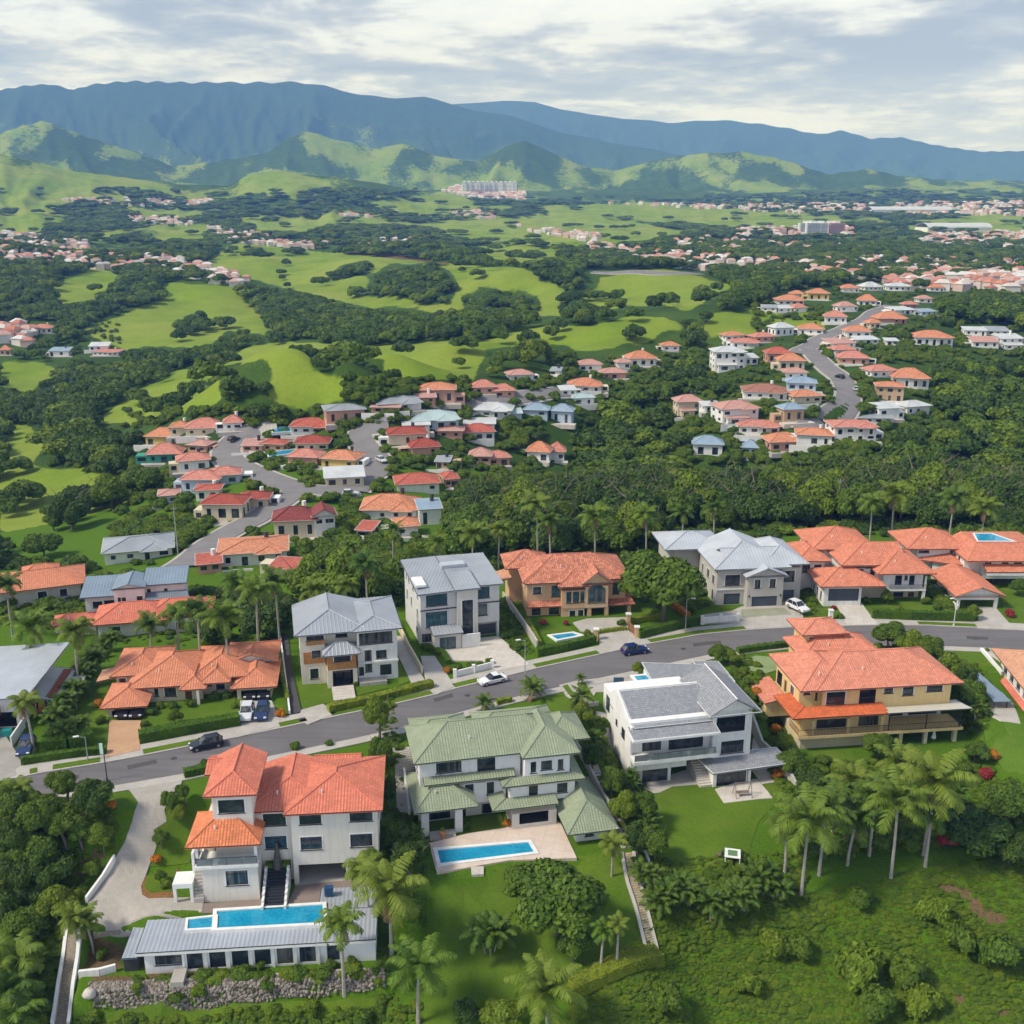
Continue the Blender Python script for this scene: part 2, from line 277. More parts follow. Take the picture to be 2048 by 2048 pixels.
def M_tile(c, wp=.42, hp=.38, var=.16):
    """fired clay / concrete tiles: a random tone per tile, weathering patches, course lips"""
    def f(nt, b):
        uv = _n(nt, 'ShaderNodeUVMap').outputs[0]; s = _n(nt, 'ShaderNodeSeparateXYZ', {0: uv})
        u = mth(nt, 'DIVIDE', s.outputs[0], wp); v = mth(nt, 'DIVIDE', s.outputs[1], hp)
        fu = mth(nt, 'FLOOR', u); fv = mth(nt, 'FLOOR', v)
        cb = _n(nt, 'ShaderNodeCombineXYZ', {0: fu, 1: fv}).outputs[0]
        wn = _n(nt, 'ShaderNodeTexWhiteNoise', {0: cb}, noise_dimensions='2D').outputs[0]
        n = noise(nt, .3, 6, .62); n2 = noise(nt, 1.7, 4, .6)
        a = mix(nt, wn, rgba(c, 1-var), rgba(c, 1+var))
        a = mix(nt, rng(nt, n, .48, .8, 0, .5), a, rgba((c[0]*.62, c[1]*.6, c[2]*.6)))
        a = mix(nt, rng(nt, n2, .6, .85, 0, .45), a, rgba((c[0]*1.15+.06, c[1]*1.15+.06, c[2]*1.1+.05)))
        fr = mth(nt, 'FRACT', v); fu_ = mth(nt, 'ABSOLUTE', mth(nt, 'SUBTRACT', mth(nt, 'FRACT', u), .5)); a = mix(nt, rng(nt, fu_, .32, .5, 0, .5), a, rgba((c[0]*.5, c[1]*.42, c[2]*.42))); setc(nt, b, mix(nt, rng(nt, fr, .82, .95, 0, .3), a, rgba((c[0]*.45, c[1]*.4, c[2]*.4))))  # darker rib valleys and course edges: groove shade painted into colour, plus joint dirt
        b.inputs['Roughness'].default_value = .78; b.inputs['Specular IOR Level'].default_value = .25
        bump(nt, b, mth(nt, 'SUBTRACT', 1.0, fr), .7, .05)
    return mat('tile_%02x%02x%02x' % tuple(int(x*255) for x in c), f)
def M_shingle(c):
    def f(nt, b):
        uv = _n(nt, 'ShaderNodeUVMap').outputs[0]
        br = _n(nt, 'ShaderNodeTexBrick', {'Vector': uv, 'Color1': rgba(c, .82), 'Color2': rgba(c, 1.18), 'Mortar': rgba(c, .5), 'Scale': 1.0, 'Mortar Size': .03, 'Brick Width': .42, 'Row Height': .36, 'Bias': 0.0})
        n = noise(nt, .5, 6, .65); setc(nt, b, mix(nt, rng(nt, n, .4, .75, 0, .4), br.outputs[0], rgba((c[0]*.7, c[1]*.72, c[2]*.75))))
        b.inputs['Roughness'].default_value = .75; bump(nt, b, br.outputs[1], -.5, .03)
    return mat('shingle_%02x%02x%02x' % tuple(int(x*255) for x in c), f)
def M_metal(c):
    def f(nt, b):
        n = noise(nt, .22, 6, .65); n2 = noise(nt, 2.2, 4, .6)
        a = mix(nt, rng(nt, n, .35, .72), rgba(c, .86), rgba(c, 1.1)); a = mix(nt, rng(nt, n2, .58, .82, 0, .35), a, rgba((c[0]*.75, c[1]*.72, c[2]*.66)))
        setc(nt, b, a); b.inputs['Roughness'].default_value = .5; b.inputs['Metallic'].default_value = .15; b.inputs['Specular IOR Level'].default_value = .35
    return mat('metal_%02x%02x%02x' % tuple(int(x*255) for x in c), f)
def M_glass(tint=(.02, .03, .038), key='window_glass'):
    def f(nt, b):
        g = _n(nt, 'ShaderNodeTexCoord').outputs['Object']
        n = noise(nt, .55, 3, .6, g); oi = _n(nt, 'ShaderNodeObjectInfo').outputs['Random']; a = mix(nt, rng(nt, n, .5, .62), rgba(tint), rgba((tint[0]*1.8+.03, tint[1]*1.7+.03, tint[2]*1.6+.03))); cu = mth(nt, 'MULTIPLY', rng(nt, oi, .62, .66), rng(nt, noise(nt, 1.1, 3, .5, _n(nt, 'ShaderNodeMapping', {0: g, 3: (2.2, 2.2, .12)}).outputs[0]), .44, .62)); setc(nt, b, mix(nt, cu, a, (.13, .125, .115, 1)))
        b.inputs['Roughness'].default_value = .06; b.inputs['Specular IOR Level'].default_value = .6
        bump(nt, b, noise(nt, .8, 2, .5, g), .08, .1)
    return mat(key, f)
def M_asphalt():
    def f(nt, b):
        g = _n(nt, 'ShaderNodeTexCoord').outputs['Object']
        n = noise(nt, 14, 3, .7, g); p = noise(nt, .12, 6, .6, g); st = noise(nt, 1.0, 4, .6, _n(nt, 'ShaderNodeMapping', {0: g, 2: (0, 0, R(14)), 3: (.05, .9, 1)}).outputs[0])
        a = mix(nt, rng(nt, n, .3, .7), (.115, .105, .108, 1), (.155, .145, .148, 1)); a = mix(nt, rng(nt, p, .35, .7), a, (.17, .158, .16, 1)); a = mix(nt, rng(nt, st, .45, .7, 0, .55), a, (.10, .092, .095, 1))
        oil = noise(nt, .9, 3, .5, g); a = mix(nt, rng(nt, oil, .66, .74, 0, .5), a, (.06, .055, .056, 1)); setc(nt, b, a); b.inputs['Roughness'].default_value = .9; bump(nt, b, n, .25, .02)
    return mat('asphalt', f)
def M_conc(c=(.46, .43, .39), slab=2.4, key='concrete', angle=14):
    def f(nt, b):
        g = _n(nt, 'ShaderNodeTexCoord').outputs['Object']; mp = _n(nt, 'ShaderNodeMapping', {0: g, 2: (0, 0, R(angle))}).outputs[0]
        n = noise(nt, .4, 7, .68, g); n2 = noise(nt, 3.5, 4, .6, g)
        br = _n(nt, 'ShaderNodeTexBrick', {'Vector': mp, 'Color1': rgba(c, .95), 'Color2': rgba(c, 1.04), 'Mortar': rgba(c, .62), 'Scale': 1.0, 'Mortar Size': .02 if slab > 1 else .012, 'Brick Width': slab, 'Row Height': slab if slab > 1 else slab*.5}, offset=0 if slab > 1 else .5)
        a = mix(nt, rng(nt, n, .38, .75, 0, .75), br.outputs[0], rgba((c[0]*.72, c[1]*.70, c[2]*.66))); a = mix(nt, rng(nt, n2, .5, .8, 0, .3), a, rgba(c, 1.18))
        setc(nt, b, a); b.inputs['Roughness'].default_value = .88; bump(nt, b, n2, .15, .02)
    return mat(key, f)
def M_water():
    def f(nt, b):
        g = _n(nt, 'ShaderNodeTexCoord').outputs['Object']; n = noise(nt, .5, 3, .5, g)
        n9 = noise(nt, 2.4, 4, .6, g); setc(nt, b, mix(nt, rng(nt, n9, .35, .7, 0, .5), mix(nt, rng(nt, n, .3, .7), (.0, .20, .38, 1), (.01, .31, .50, 1)), (.05, .42, .58, 1))); b.inputs['Roughness'].default_value = .07
        bump(nt, b, noise(nt, 3.2, 3, .6, g), .25, .04)
    return mat('pool_water', f)
def M_leaf(key, c1, c2, c3=None, tr=.25):
    def f(nt, b):
        oi = _n(nt, 'ShaderNodeObjectInfo').outputs['Random']; g = _n(nt, 'ShaderNodeTexCoord').outputs['Object']
        ge = _n(nt, 'ShaderNodeNewGeometry').outputs['Random Per Island']
        n = noise(nt, .55, 3, .6, g)
        f0 = mth(nt, 'ADD', mth(nt, 'MULTIPLY', n, .9), mth(nt, 'MULTIPLY', ge, .55))
        a = mix(nt, rng(nt, f0, .4, 1.0), rgba(c1), rgba(c2))
        a = mix(nt, rng(nt, oi, 0, 1, 0, .55), a, rgba(c3 or ((c1[0]+c2[0])*.62, (c1[1]+c2[1])*.52, (c1[2]+c2[2])*.42)))
        setc(nt, b, a); b.inputs['Roughness'].default_value = .62; b.inputs['Specular IOR Level'].default_value = .28
        t = _n(nt, 'ShaderNodeBsdfTranslucent', {0: a}); ms = _n(nt, 'ShaderNodeMixShader', {0: tr, 1: b.outputs[0], 2: t.outputs[0]})
        nt.links.new(ms.outputs[0], nt.nodes['Material Output'].inputs[0])
    return mat(key, f)
def M_grass(key, c1, c2, c3, sc_=1.0, stripe=0):
    def f(nt, b):
        g = _n(nt, 'ShaderNodeTexCoord').outputs['Object']
        n = noise(nt, .09*sc_, 6, .65, g); n2 = noise(nt, 3*sc_, 5, .75, g); n3 = noise(nt, .45*sc_, 4, .6, g)
        a = mix(nt, rng(nt, n, .35, .65), rgba(c1), rgba(c2)); a = mix(nt, rng(nt, n2, .35, .75, 0, .7), a, rgba(c3)); a = mix(nt, rng(nt, n3, .5, .8, 0, .4), a, rgba(c1, .7)); n5 = noise(nt, .22*sc_, 5, .7, g); a = mix(nt, rng(nt, n5, .52, .78, 0, .55), a, (.17, .19, .035, 1))
        setc(nt, b, a); b.inputs['Roughness'].default_value = .9; b.inputs['Specular IOR Level'].default_value = .12; bump(nt, b, n2, .9, .12)
    return mat(key, f)
WHITE = (.80, .79, .77); CREAM = (.70, .64, .54)
LAWN = M_grass('lawn_grass', (.085, .155, .010), (.13, .205, .015), (.055, .11, .008))
BARK = M_plain('bark', (.17, .14, .11), .9, .2, .3, vs=3)
PBARK = M_plain('palm_bark', (.36, .33, .29), .9, .2, .2, vs=2)
TRIM = M_plain('white_trim', (.78, .77, .74), .6); FRAME = M_plain('dark_frame', (.03, .032, .035), .4); RAIL = M_plain('railing_metal', (.06, .06, .065), .45)
GLASS = M_glass(); GLASSB = M_glass((.02, .07, .09), 'tinted_glass'); GLASSR = M_glass((.2, .22, .23), 'railing_glass')
GDOOR = M_plain('garage_door_paint', (.07, .085, .11), .5); WOOD = M_plain('honey_wood', (.42, .20, .07), .55, .3, .25, vs=3); DOORW = M_plain('door_wood', (.14, .06, .03), .5)
CONC = M_conc(); PALE = M_conc((.60, .55, .49), 1.2, 'pale_paving'); COBBLE = M_conc((.42, .385, .34), .5, 'drive_pavers', 30); BRICKP = M_conc((.55, .33, .19), .5, 'terracotta_pavers', 8)
ASPH = M_asphalt(); WATER = M_water(); DARKIN = M_plain('dark_interior', (.05, .05, .052), .9)  # near-black interior colour stands in for shade inside deep openings and voids
STONE = M_plain('stone', (.30, .26, .22), .9, .2, .35, vs=2.5)
# ------------------------------------------------------------------ mesh helpers
class MB:
    def __init__(s): s.v = []; s.f = []; s.uv = []
    def face(s, P, uv=None):
        k = len(s.v); s.v += [tuple(map(float, p)) for p in P]; s.f.append(tuple(range(k, k+len(P))))
        if uv is None:
            a = Vector(P[1])-Vector(P[0]); b = Vector(P[-1])-Vector(P[0]); n = a.cross(b)
            h = Vector((0, 0, 1)).cross(n)
            if h.length < 1e-6: h = Vector((1, 0, 0))
            h.normalize(); n.normalize() if n.length else None; w_ = n.cross(h)
            uv = [(Vector(p).dot(h), Vector(p).dot(w_)) for p in P]
        s.uv += uv
    def box(s, x0, x1, y0, y1, z0, z1, M=None):
        c = [(x0, y0, z0), (x1, y0, z0), (x1, y1, z0), (x0, y1, z0), (x0, y0, z1), (x1, y0, z1), (x1, y1, z1), (x0, y1, z1)]
        if M is not None: c = [M @ Vector(p) for p in c]
        for q in ((0, 1, 5, 4), (1, 2, 6, 5), (2, 3, 7, 6), (3, 0, 4, 7), (4, 5, 6, 7), (3, 2, 1, 0)): s.face([c[i] for i in q])
    def beam(s, a, b, r, r2=None, n=6):
        a = Vector(a); b = Vector(b); d = (b-a).normalized(); p = d.orthogonal().normalized(); q = d.cross(p); r2 = r if r2 is None else r2
        A = [a+(p*math.cos(t)+q*math.sin(t))*r for t in [2*math.pi*i/n for i in range(n)]]
        B = [b+(p*math.cos(t)+q*math.sin(t))*r2 for t in [2*math.pi*i/n for i in range(n)]]
        for i in range(n): s.face([A[i], A[(i+1) % n], B[(i+1) % n], B[i]])
        s.face(B); s.face(A[::-1])
    def strip(s, a, b, wd, zt, down=.3):
        """a straight wall-like bar between two points"""
        a = Vector(a); b = Vector(b); d = Vector((b.x-a.x, b.y-a.y, 0)).normalized(); n = Vector((-d.y, d.x, 0))*wd/2
        T = [a-n, b-n, b+n, a+n]; up = Vector((0, 0, zt)); dn = Vector((0, 0, -down))
        t = [p+up for p in T]; o = [p+dn for p in T]
        s.face(t)
        for i in range(4): s.face([o[i], o[(i+1) % 4], t[(i+1) % 4], t[i]])
    def tri_solid(s, top, th=.16):
        pass
    def build(s, name, m, parent=None, smooth=False):
        me = bpy.data.meshes.new(name); me.from_pydata(s.v, [], s.f)
        ul = me.uv_layers.new(name='UVMap'); ul.data.foreach_set('uv', np.array(s.uv, 'f').ravel())
        me.materials.append(m)
        if smooth: me.polygons.foreach_set('use_smooth', [True]*len(me.polygons))
        me.update(); o = bpy.data.objects.new(name, me); col.objects.link(o)
        if parent is not None: o.parent = parent
        return o
def npmesh(name, V, F, m, uv=False):
    me = bpy.data.meshes.new(name); V = np.asarray(V, 'f'); F = np.asarray(F, 'i'); k = F.shape[1]
    me.vertices.add(len(V)); me.vertices.foreach_set('co', V.ravel()); me.loops.add(F.size); me.loops.foreach_set('vertex_index', F.ravel())
    me.polygons.add(len(F)); me.polygons.foreach_set('loop_start', np.arange(len(F), dtype='i')*k)
    if m: me.materials.append(m)
    me.update(calc_edges=True); return me
def link(name, me, parent=None, loc=None):
    o = bpy.data.objects.new(name, me); col.objects.link(o)
    if parent is not None: o.parent = parent
    if loc is not None: o.location = loc
    return o
def tag(o, label=None, cat=None, group=None, kind=None):
    if label: o['label'] = label
    if cat: o['category'] = cat
    if group: o['group'] = group
    if kind: o['kind'] = kind
    return o
def empty(name, loc, rz=0.0):
    o = bpy.data.objects.new(name, None); col.objects.link(o); o.location = [float(a) for a in loc]; o.rotation_euler = (0, 0, rz); o.empty_display_size = .5
    return o
def drape(name, poly, m, dz, spacing=2.0, thick=.35, world_pts=False, flat=None):
    """sheet following the ground inside a traced outline, with a real edge going down"""
    W = [tuple(p[:2]) for p in poly] if world_pts else [tuple(hit(u, v)[:2]) if flat is None else tuple(G(u, v, flat)[:2]) for u, v in poly]
    B = []
    for a, b in zip(W, W[1:]+W[:1]):
        n = max(1, int(math.dist(a, b)/spacing)); B += [(a[0]+(b[0]-a[0])*i/n, a[1]+(b[1]-a[1])*i/n) for i in range(n)]
    nb = len(B); xs = [p[0] for p in B]; ys = [p[1] for p in B]
    gx, gy = np.meshgrid(np.arange(min(xs), max(xs), spacing), np.arange(min(ys), max(ys), spacing)); ins = inpoly(gx, gy, B)
    Pn = [Vector(p) for p in B]+[Vector((float(a), float(b))) for a, b in zip(gx[ins], gy[ins])]
    r = geometry.delaunay_2d_cdt(Pn, [(i, (i+1) % nb) for i in range(nb)], [], 1, 1e-4)
    V2 = np.array([tuple(p) for p in r[0]]); Z = (Hg(V2[:, 0], V2[:, 1]) if flat is None else np.full(len(V2), flat))+dz
    mb = MB()
    for t in r[2]:
        q = list(t); a, b, c = [V2[i] for i in q[:3]]
        if (b[0]-a[0])*(c[1]-a[1])-(b[1]-a[1])*(c[0]-a[0]) < 0: q = q[::-1]
        P3 = [(V2[i][0], V2[i][1], Z[i]) for i in q]; mb.face(P3, [(p[0], p[1]) for p in P3])
    area = sum(B[i][0]*B[(i+1) % nb][1]-B[(i+1) % nb][0]*B[i][1] for i in range(nb)); BB = B if area > 0 else B[::-1]
    for i in range(nb):
        a, b = BB[i], BB[(i+1) % nb]; za = (float(Hg(*a)) if flat is None else flat)+dz; zb = (float(Hg(*b)) if flat is None else flat)+dz
        mb.face([(a[0], a[1], za-thick), (b[0], b[1], zb-thick), (b[0], b[1], zb), (a[0], a[1], za)])
    return mb.build(name, m)
# ------------------------------------------------------------------ leaves
def leafcloud(rs, centres, radii, n, size, flat=.75, lo=-.35):
    """leaf-clump cards over a cluster of lobes; returns verts, quads"""
    centres = np.array(centres); radii = np.array(radii); pr = radii**2/np.sum(radii**2)
    k = rs.choice(len(radii), n, p=pr); d = rs.normal(size=(n, 3)); d /= np.linalg.norm(d, axis=1)[:, None]
    d[:, 2] = np.where(d[:, 2] < lo, -d[:, 2], d[:, 2]); rr = radii[k]*(.80+.26*rs.rand(n)**.7)
    P = centres[k]+d*rr[:, None]*np.array([1, 1, flat])
    keep = np.ones(n, bool)
    for c, r in zip(centres, radii):
        q = (P-c)/np.array([1, 1, flat]); keep &= ~((q**2).sum(1) < (r*.78)**2)
    P = P[keep]; d = d[keep]; n = len(P)
    nn = d+rs.normal(size=(n, 3))*.45+np.array([0, 0, .35]); nn /= np.linalg.norm(nn, axis=1)[:, None]
    a = np.cross(nn, rs.normal(size=(n, 3))); a /= np.linalg.norm(a, axis=1)[:, None]; b = np.cross(nn, a)
    s = size*(.6+.8*rs.rand(n))[:, None]; a = a*s; b = b*s*.62
    V = np.stack([P-a*.5, P-b*.5+a*.08, P+a*.5, P+b*.5-a*.08], 1).reshape(-1, 3); F = np.arange(4*n).reshape(-1, 4)
    return V, F
def core(centres, radii, flat=.75, k=.8, seg=8, rings=5):
    V = []; F = []
    for c, r in zip(centres, radii):
        o = len(V)
        for i in range(rings+1):
            th = math.pi*i/rings
            for j in range(seg):
                ph = 2*math.pi*j/seg; V.append((c[0]+r*k*math.sin(th)*math.cos(ph), c[1]+r*k*math.sin(th)*math.sin(ph), c[2]+r*k*flat*math.cos(th)))
        for i in range(rings):
            for j in range(seg): F.append((o+i*seg+j, o+(i+1)*seg+j, o+(i+1)*seg+(j+1) % seg, o+i*seg+(j+1) % seg))
    return np.array(V), np.array(F)
def crown_mesh(name, seed, m, n, size, lobes=9, flat=.72, spread=.62, base=.0):
    """unit-radius crown centred on (0,0,1)-ish, scaled later"""
    rs = np.random.RandomState(seed); Cc = []; Rr = []
    for i in range(lobes):
        a = 2*math.pi*(i*.618+rs.rand()*.15); q = spread*math.sqrt((i+.5)/lobes); h = (1-q*q)*.55*flat+rs.uniform(-.12, .16)
        Cc.append((q*math.cos(a), q*math.sin(a), base+h)); Rr.append(rs.uniform(.30, .46)*(1.1-q*.35))
    V, F = leafcloud(rs, Cc, Rr, n, size); V2, F2 = core(Cc, Rr)
    return npmesh(name, np.vstack([V2, V]), np.vstack([F2, F+len(V2)]), m)
def trunk_mesh(name, m, h, r, limbs=5, seed=0, spread=.5):
    mb = MB(); rs = random.Random(seed); top = Vector((rs.uniform(-.15, .15), rs.uniform(-.15, .15), h*.62))
    mb.beam((0, 0, -.6), (top.x*.5, top.y*.5, h*.3), r*1.25, r*.9, 7); mb.beam((top.x*.5, top.y*.5, h*.3), top, r*.9, r*.62, 7)
    for i in range(limbs):
        a = 6.283*i/limbs+rs.random(); e = Vector((math.cos(a)*spread, math.sin(a)*spread, h*rs.uniform(.8, .98))); s0 = Vector((0, 0, h*.3)).lerp(top, rs.uniform(.3, 1)); mid = s0.lerp(e, .5)+Vector((0, 0, -.06*h))
        mb.beam(s0, mid, r*.45, r*.3, 5); mb.beam(mid, e, r*.3, r*.1, 5)
    me = bpy.data.meshes.new(name); me.from_pydata(mb.v, [], mb.f); me.materials.append(m); me.update(); return me
def palm_crown(name, seed, m, nf=18, L=4.2, droop=1.0, nl=26, wl=.95, dead=False):
    rs = np.random.RandomState(seed); V = []; F = []
    def quad(a, b, c, d): k = len(V); V.extend([a, b, c, d]); F.append((k, k+1, k+2, k+3))
    for i in range(nf):
        az = 2*math.pi*(i*.618)+rs.uniform(-.2, .2); q = i/(nf-1); e0 = R(82-78*q+rs.uniform(-8, 8)) if not dead else R(-25-30*q); ln = L*rs.uniform(.82, 1.08)*(1 if q > .15 else .75)
        hd = np.array([math.cos(az), math.sin(az), 0]); up = np.array([0, 0, 1.]); sd_ = np.array([-math.sin(az), math.cos(az), 0]); p = np.array([0, 0, 0.]); e = e0; P = [p.copy()]; D = []
        st = nl
        for j in range(st):
            d = hd*math.cos(e)+up*math.sin(e); D.append(d); p = p+d*ln/st; P.append(p.copy()); e -= droop*(1.15+.8*q)*(j+3)/st/st*1.55*1.25
        for j in range(st):
            a, b = P[j], P[j+1]; wd = .045*(1-j/st)+.012; quad(a-sd_*wd, b-sd_*wd, b+sd_*wd, a+sd_*wd)
            if j < 2: continue
            s = j/st; ll = wl*math.sin(math.pi*min(1, s*.86+.14))**.6*(.75+.5*rs.rand()); d = D[j]; nu = np.cross(d, sd_); nu = -nu if nu[2] < 0 else nu
            for sg in (-1, 1):
                dr = sd_*sg*.86+d*.42-up*(.30+.35*rs.rand())+nu*.12; dr /= np.linalg.norm(dr); w_ = d*.075*(1+.4*rs.rand())
                t0 = a+d*rs.uniform(0, .08); t1 = t0+dr*ll*.55; t2 = t0+dr*ll-up*ll*.16
                quad(t0-w_*.6, t0+w_*.6, t1+w_, t1-w_); quad(t1-w_, t1+w_, t2+w_*.25, t2-w_*.25)
    return npmesh(name, V, F, m)
LM = M_leaf('leaf_mid', (.040, .086, .006), (.135, .225, .016)); LD = M_leaf('leaf_dark', (.020, .052, .006), (.085, .155, .014)); LY = M_leaf('leaf_bright', (.070, .130, .006), (.205, .29, .018))
LP = M_leaf('palm_leaf', (.055, .125, .010), (.17, .27, .025), (.24, .27, .03), .3); LPD = M_leaf('palm_leaf_dark', (.035, .09, .010), (.11, .20, .020), (.15, .20, .02), .3)
LH = M_leaf('hedge_leaf', (.040, .10, .006), (.11, .21, .012)); LHY = M_leaf('hedge_yellow', (.10, .17, .010), (.34, .38, .03), (.22, .27, .02)); LO = M_leaf('orange_leaf', (.30, .12, .01), (.65, .27, .02)); LR = M_leaf('red_leaf', (.16, .02, .02), (.42, .05, .05))
CR = {}
for i, (mm, n, lob, fl) in enumerate([(LM, 5200, 12, .75), (LD, 5200, 14, .7), (LY, 4200, 10, .8), (LM, 4200, 9, .95), (LD, 4600, 11, .62)]):
    CR['n%d' % i] = crown_mesh('crown_leaves', 40+i, mm, n, .105, lob, fl)
for i, (mm, n, lob, fl) in enumerate([(LM, 950, 10, .8), (LD, 950, 11, .72), (LY, 850, 9, .8), (LM, 900, 8, .9), (LD, 900, 9, .65)]):
    CR['f%d' % i] = crown_mesh('crown_leaves', 60+i, mm, n, .21, lob, fl)
CR['bush'] = crown_mesh('bush_leaves', 80, LM, 1500, .19, 6, .8, .5); CR['bushy'] = crown_mesh('bush_leaves', 81, LY, 1500, .19, 6, .8, .5); CR['busho'] = crown_mesh('bush_leaves', 82, LO, 1200, .2, 6, .8, .5); CR['bushr'] = crown_mesh('bush_leaves', 83, LR, 1200, .2, 6, .8, .5)
PC = {0: palm_crown('palm_fronds', 1, LP, 19, 4.4), 1: palm_crown('palm_fronds', 2, LP, 17, 4.0, 1.15), 2: palm_crown('palm_fronds', 3, LPD, 18, 3.9, .95), 3: palm_crown('palm_fronds', 4, LPD, 14, 2.6, .8, 18, .6)}
DRY = M_leaf('dry_frond', (.16, .10, .045), (.30, .20, .09), (.22, .15, .07), .2); PC['dead'] = palm_crown('dry_fronds', 9, DRY, 3, 3.0, .8, 18, .7, True)
TK = {0: trunk_mesh('trunk_wood', BARK, 1, .035, 5, 1), 1: trunk_mesh('trunk_wood', BARK, 1, .045, 6, 2)}
def ptrunk(seed):
    rs = random.Random(seed); mb = MB(); p = Vector((0, 0, -.5)); r = .2; n = 9; lean = Vector((rs.uniform(-.04, .04), rs.uniform(-.04, .04), 0))
    for i in range(n):
        q = p+Vector((0, 0, 1.5/n*1 if 0 else (1+.5/1)*1/n))+lean*(i/n)*.25; mb.beam(p, q, r*(1.25 if i == 0 else 1)*(1-i*.045), r*(1-(i+1)*.045), 8); p = q
    me = bpy.data.meshes.new('palm_trunk'); me.from_pydata(mb.v, [], mb.f); me.materials.append(PBARK); me.update(); return me, p
NTREE = [0]
def tree(u, v, Ht, wd, kind, label, group=None, near=True, name='broadleaf_tree', base=None):
    """crown centre at photo pixel (u, v); Ht total height, wd crown diameter"""
    P = hit(u, v, Ht*.58) if base is None else base
    o = empty(name, P, random.uniform(0, 6.28)); tag(o, label, 'tree', group)
    t = link('trunk', TK[kind % 2], o); t.scale = (Ht*.75, Ht*.75, Ht*.8)
    c = link('crown', CR[('n' if near else 'f')+str(kind)], o); c.scale = (wd/2*1.06, wd/2*1.06, Ht*.66); c.location = (0, 0, Ht*(.27 if name != 'forest_tree' else .17))
    NTREE[0] += 1; return o
def palm(u, v, Ht, kind, label, group=None, s=1.0, base=None, top=True):
    P = hit(u, v, Ht) if base is None else base
    o = empty('palm_tree', P, random.uniform(0, 6.28)); tag(o, label, 'palm tree', group)
    mb = MB(); n = 8; rs = random.Random(int(u*7+v)); lx, ly = rs.uniform(-.5, .5), rs.uniform(-.5, .5); r = .17*min(1, Ht/8)+.05; p = Vector((0, 0, -.5))
    for i in range(n):
        t = (i+1)/n; q = Vector((lx*t*t, ly*t*t, Ht*t)); mb.beam(p, q, r*(1.3 if i == 0 else 1.05)*(1-i*.045), r*(1-(i+1)*.045), 7); p = q
    mb.build('trunk', PBARK, o)
    if rs.random() < .65: dl = link('dry_fronds', PC['dead'], o, p); dl.scale = (s, s, s); dl.rotation_euler = (0, 0, rs.uniform(0, 6))
    c = link('crown', PC[kind], o, p); c.scale = (s, s, s); c.rotation_euler = (rs.uniform(-.1, .1), rs.uniform(-.1, .1), rs.uniform(0, 6.28))
    return o
def bush(u, v, wd, label, kind='bush', Ht=None, group=None, cat='shrub', base=None, name='shrub'):
    Ht = Ht or wd*.8; P = hit(u, v, Ht*.5) if base is None else base
    me = CR[kind]; o = link(name, me, None, tuple(float(a) for a in (P[0], P[1], P[2]-Ht*.05))); o.scale = (wd/2, wd/2, Ht*.9); o.rotation_euler = (0, 0, random.uniform(0, 6.28))
    tag(o, label, cat, group); return o
def areca(u, v, wd, label, group=None, n=5, base=None, Ht=None):
    """clumping palm: several short stems with arching fronds"""
    Ht = Ht or wd*.75; P = hit(u, v, Ht*.7) if base is None else base; o = empty('clumping_palm', P, random.uniform(0, 6)); tag(o, label, 'palm', group)
    for i in range(n):
        a = 6.28*i/n; rr = wd*.17 if i else 0; h = Ht*random.uniform(.4, .72); x, y = rr*math.cos(a), rr*math.sin(a)
        mb = MB(); mb.beam((x*.4, y*.4, -.3), (x, y, h), .07, .05, 5); mb.build('stem', PBARK, o)
        c = link('fronds', PC[3 if i % 2 else 3], o, (x, y, h)); k = wd/6.4; c.scale = (k, k, k); c.rotation_euler = (math.sin(a)*-.15, .15*math.cos(a), random.uniform(0, 6))
    return o
def hedge(name, path, wd, ht, m, label, dens=26, size=.26, world_pts=False, group=None):
    """clipped hedge along a traced line: leafy core with real leaf cards over it"""
    rs = np.random.RandomState(len(path)*7+int(ht*100)); W = [hit(*p) for p in path] if not world_pts else [np.array(p) for p in path]; o = empty(name, W[0]); tag(o, label, 'hedge', group)
    O = W[0]; mb = MB(); VV = []; 
    for a, b in zip(W[:-1], W[1:]):
        L_ = math.hypot(*(b-a)[:2]); n = max(1, int(L_/2.5))
        for i in range(n):
            p = a+(b-a)*i/n; q = a+(b-a)*(i+1)/n; p[2] = Hg(p[0], p[1]) if not world_pts else p[2]; q[2] = Hg(q[0], q[1]) if not world_pts else q[2]
            mb.strip(p-O, q-O, wd*.88, ht*.95, .4)
        d = (b-a)/L_; nrm = np.array([-d[1], d[0], 0]); cnt = int(dens*L_*(wd+2*ht)); t = rs.rand(cnt); s = rs.rand(cnt)*(wd+2*ht)
        off = np.where(s < ht, -wd/2, np.where(s < ht+wd, s-ht-wd/2, wd/2)); zz = np.where(s < ht, s, np.where(s < ht+wd, ht, s-ht-wd))
        P = a[None]+(b-a)[None]*t[:, None]; P[:, 2] = Hg(P[:, 0], P[:, 1]) if not world_pts else P[:, 2]
        outn = np.where((s < ht)[:, None], -nrm, np.where((s < ht+wd)[:, None], np.array([0, 0, 1.]), nrm)); P = P+nrm*off[:, None]+np.array([0, 0, 1.])*zz[:, None]+outn*rs.uniform(-.06, .07, cnt)[:, None]
        nn = outn+rs.normal(size=(cnt, 3))*.5; nn /= np.linalg.norm(nn, axis=1)[:, None]; A = np.cross(nn, rs.normal(size=(cnt, 3))); A /= np.linalg.norm(A, axis=1)[:, None]; Bv = np.cross(nn, A)
        A *= size*.5; Bv *= size*.35; P -= O; VV.append(np.stack([P-A, P-Bv, P+A, P+Bv], 1).reshape(-1, 3))
    mb.build('foliage_core', m, o); V = np.vstack(VV); link('foliage', npmesh('hedge_leaves', V, np.arange(len(V)).reshape(-1, 4), m), o)
    return o
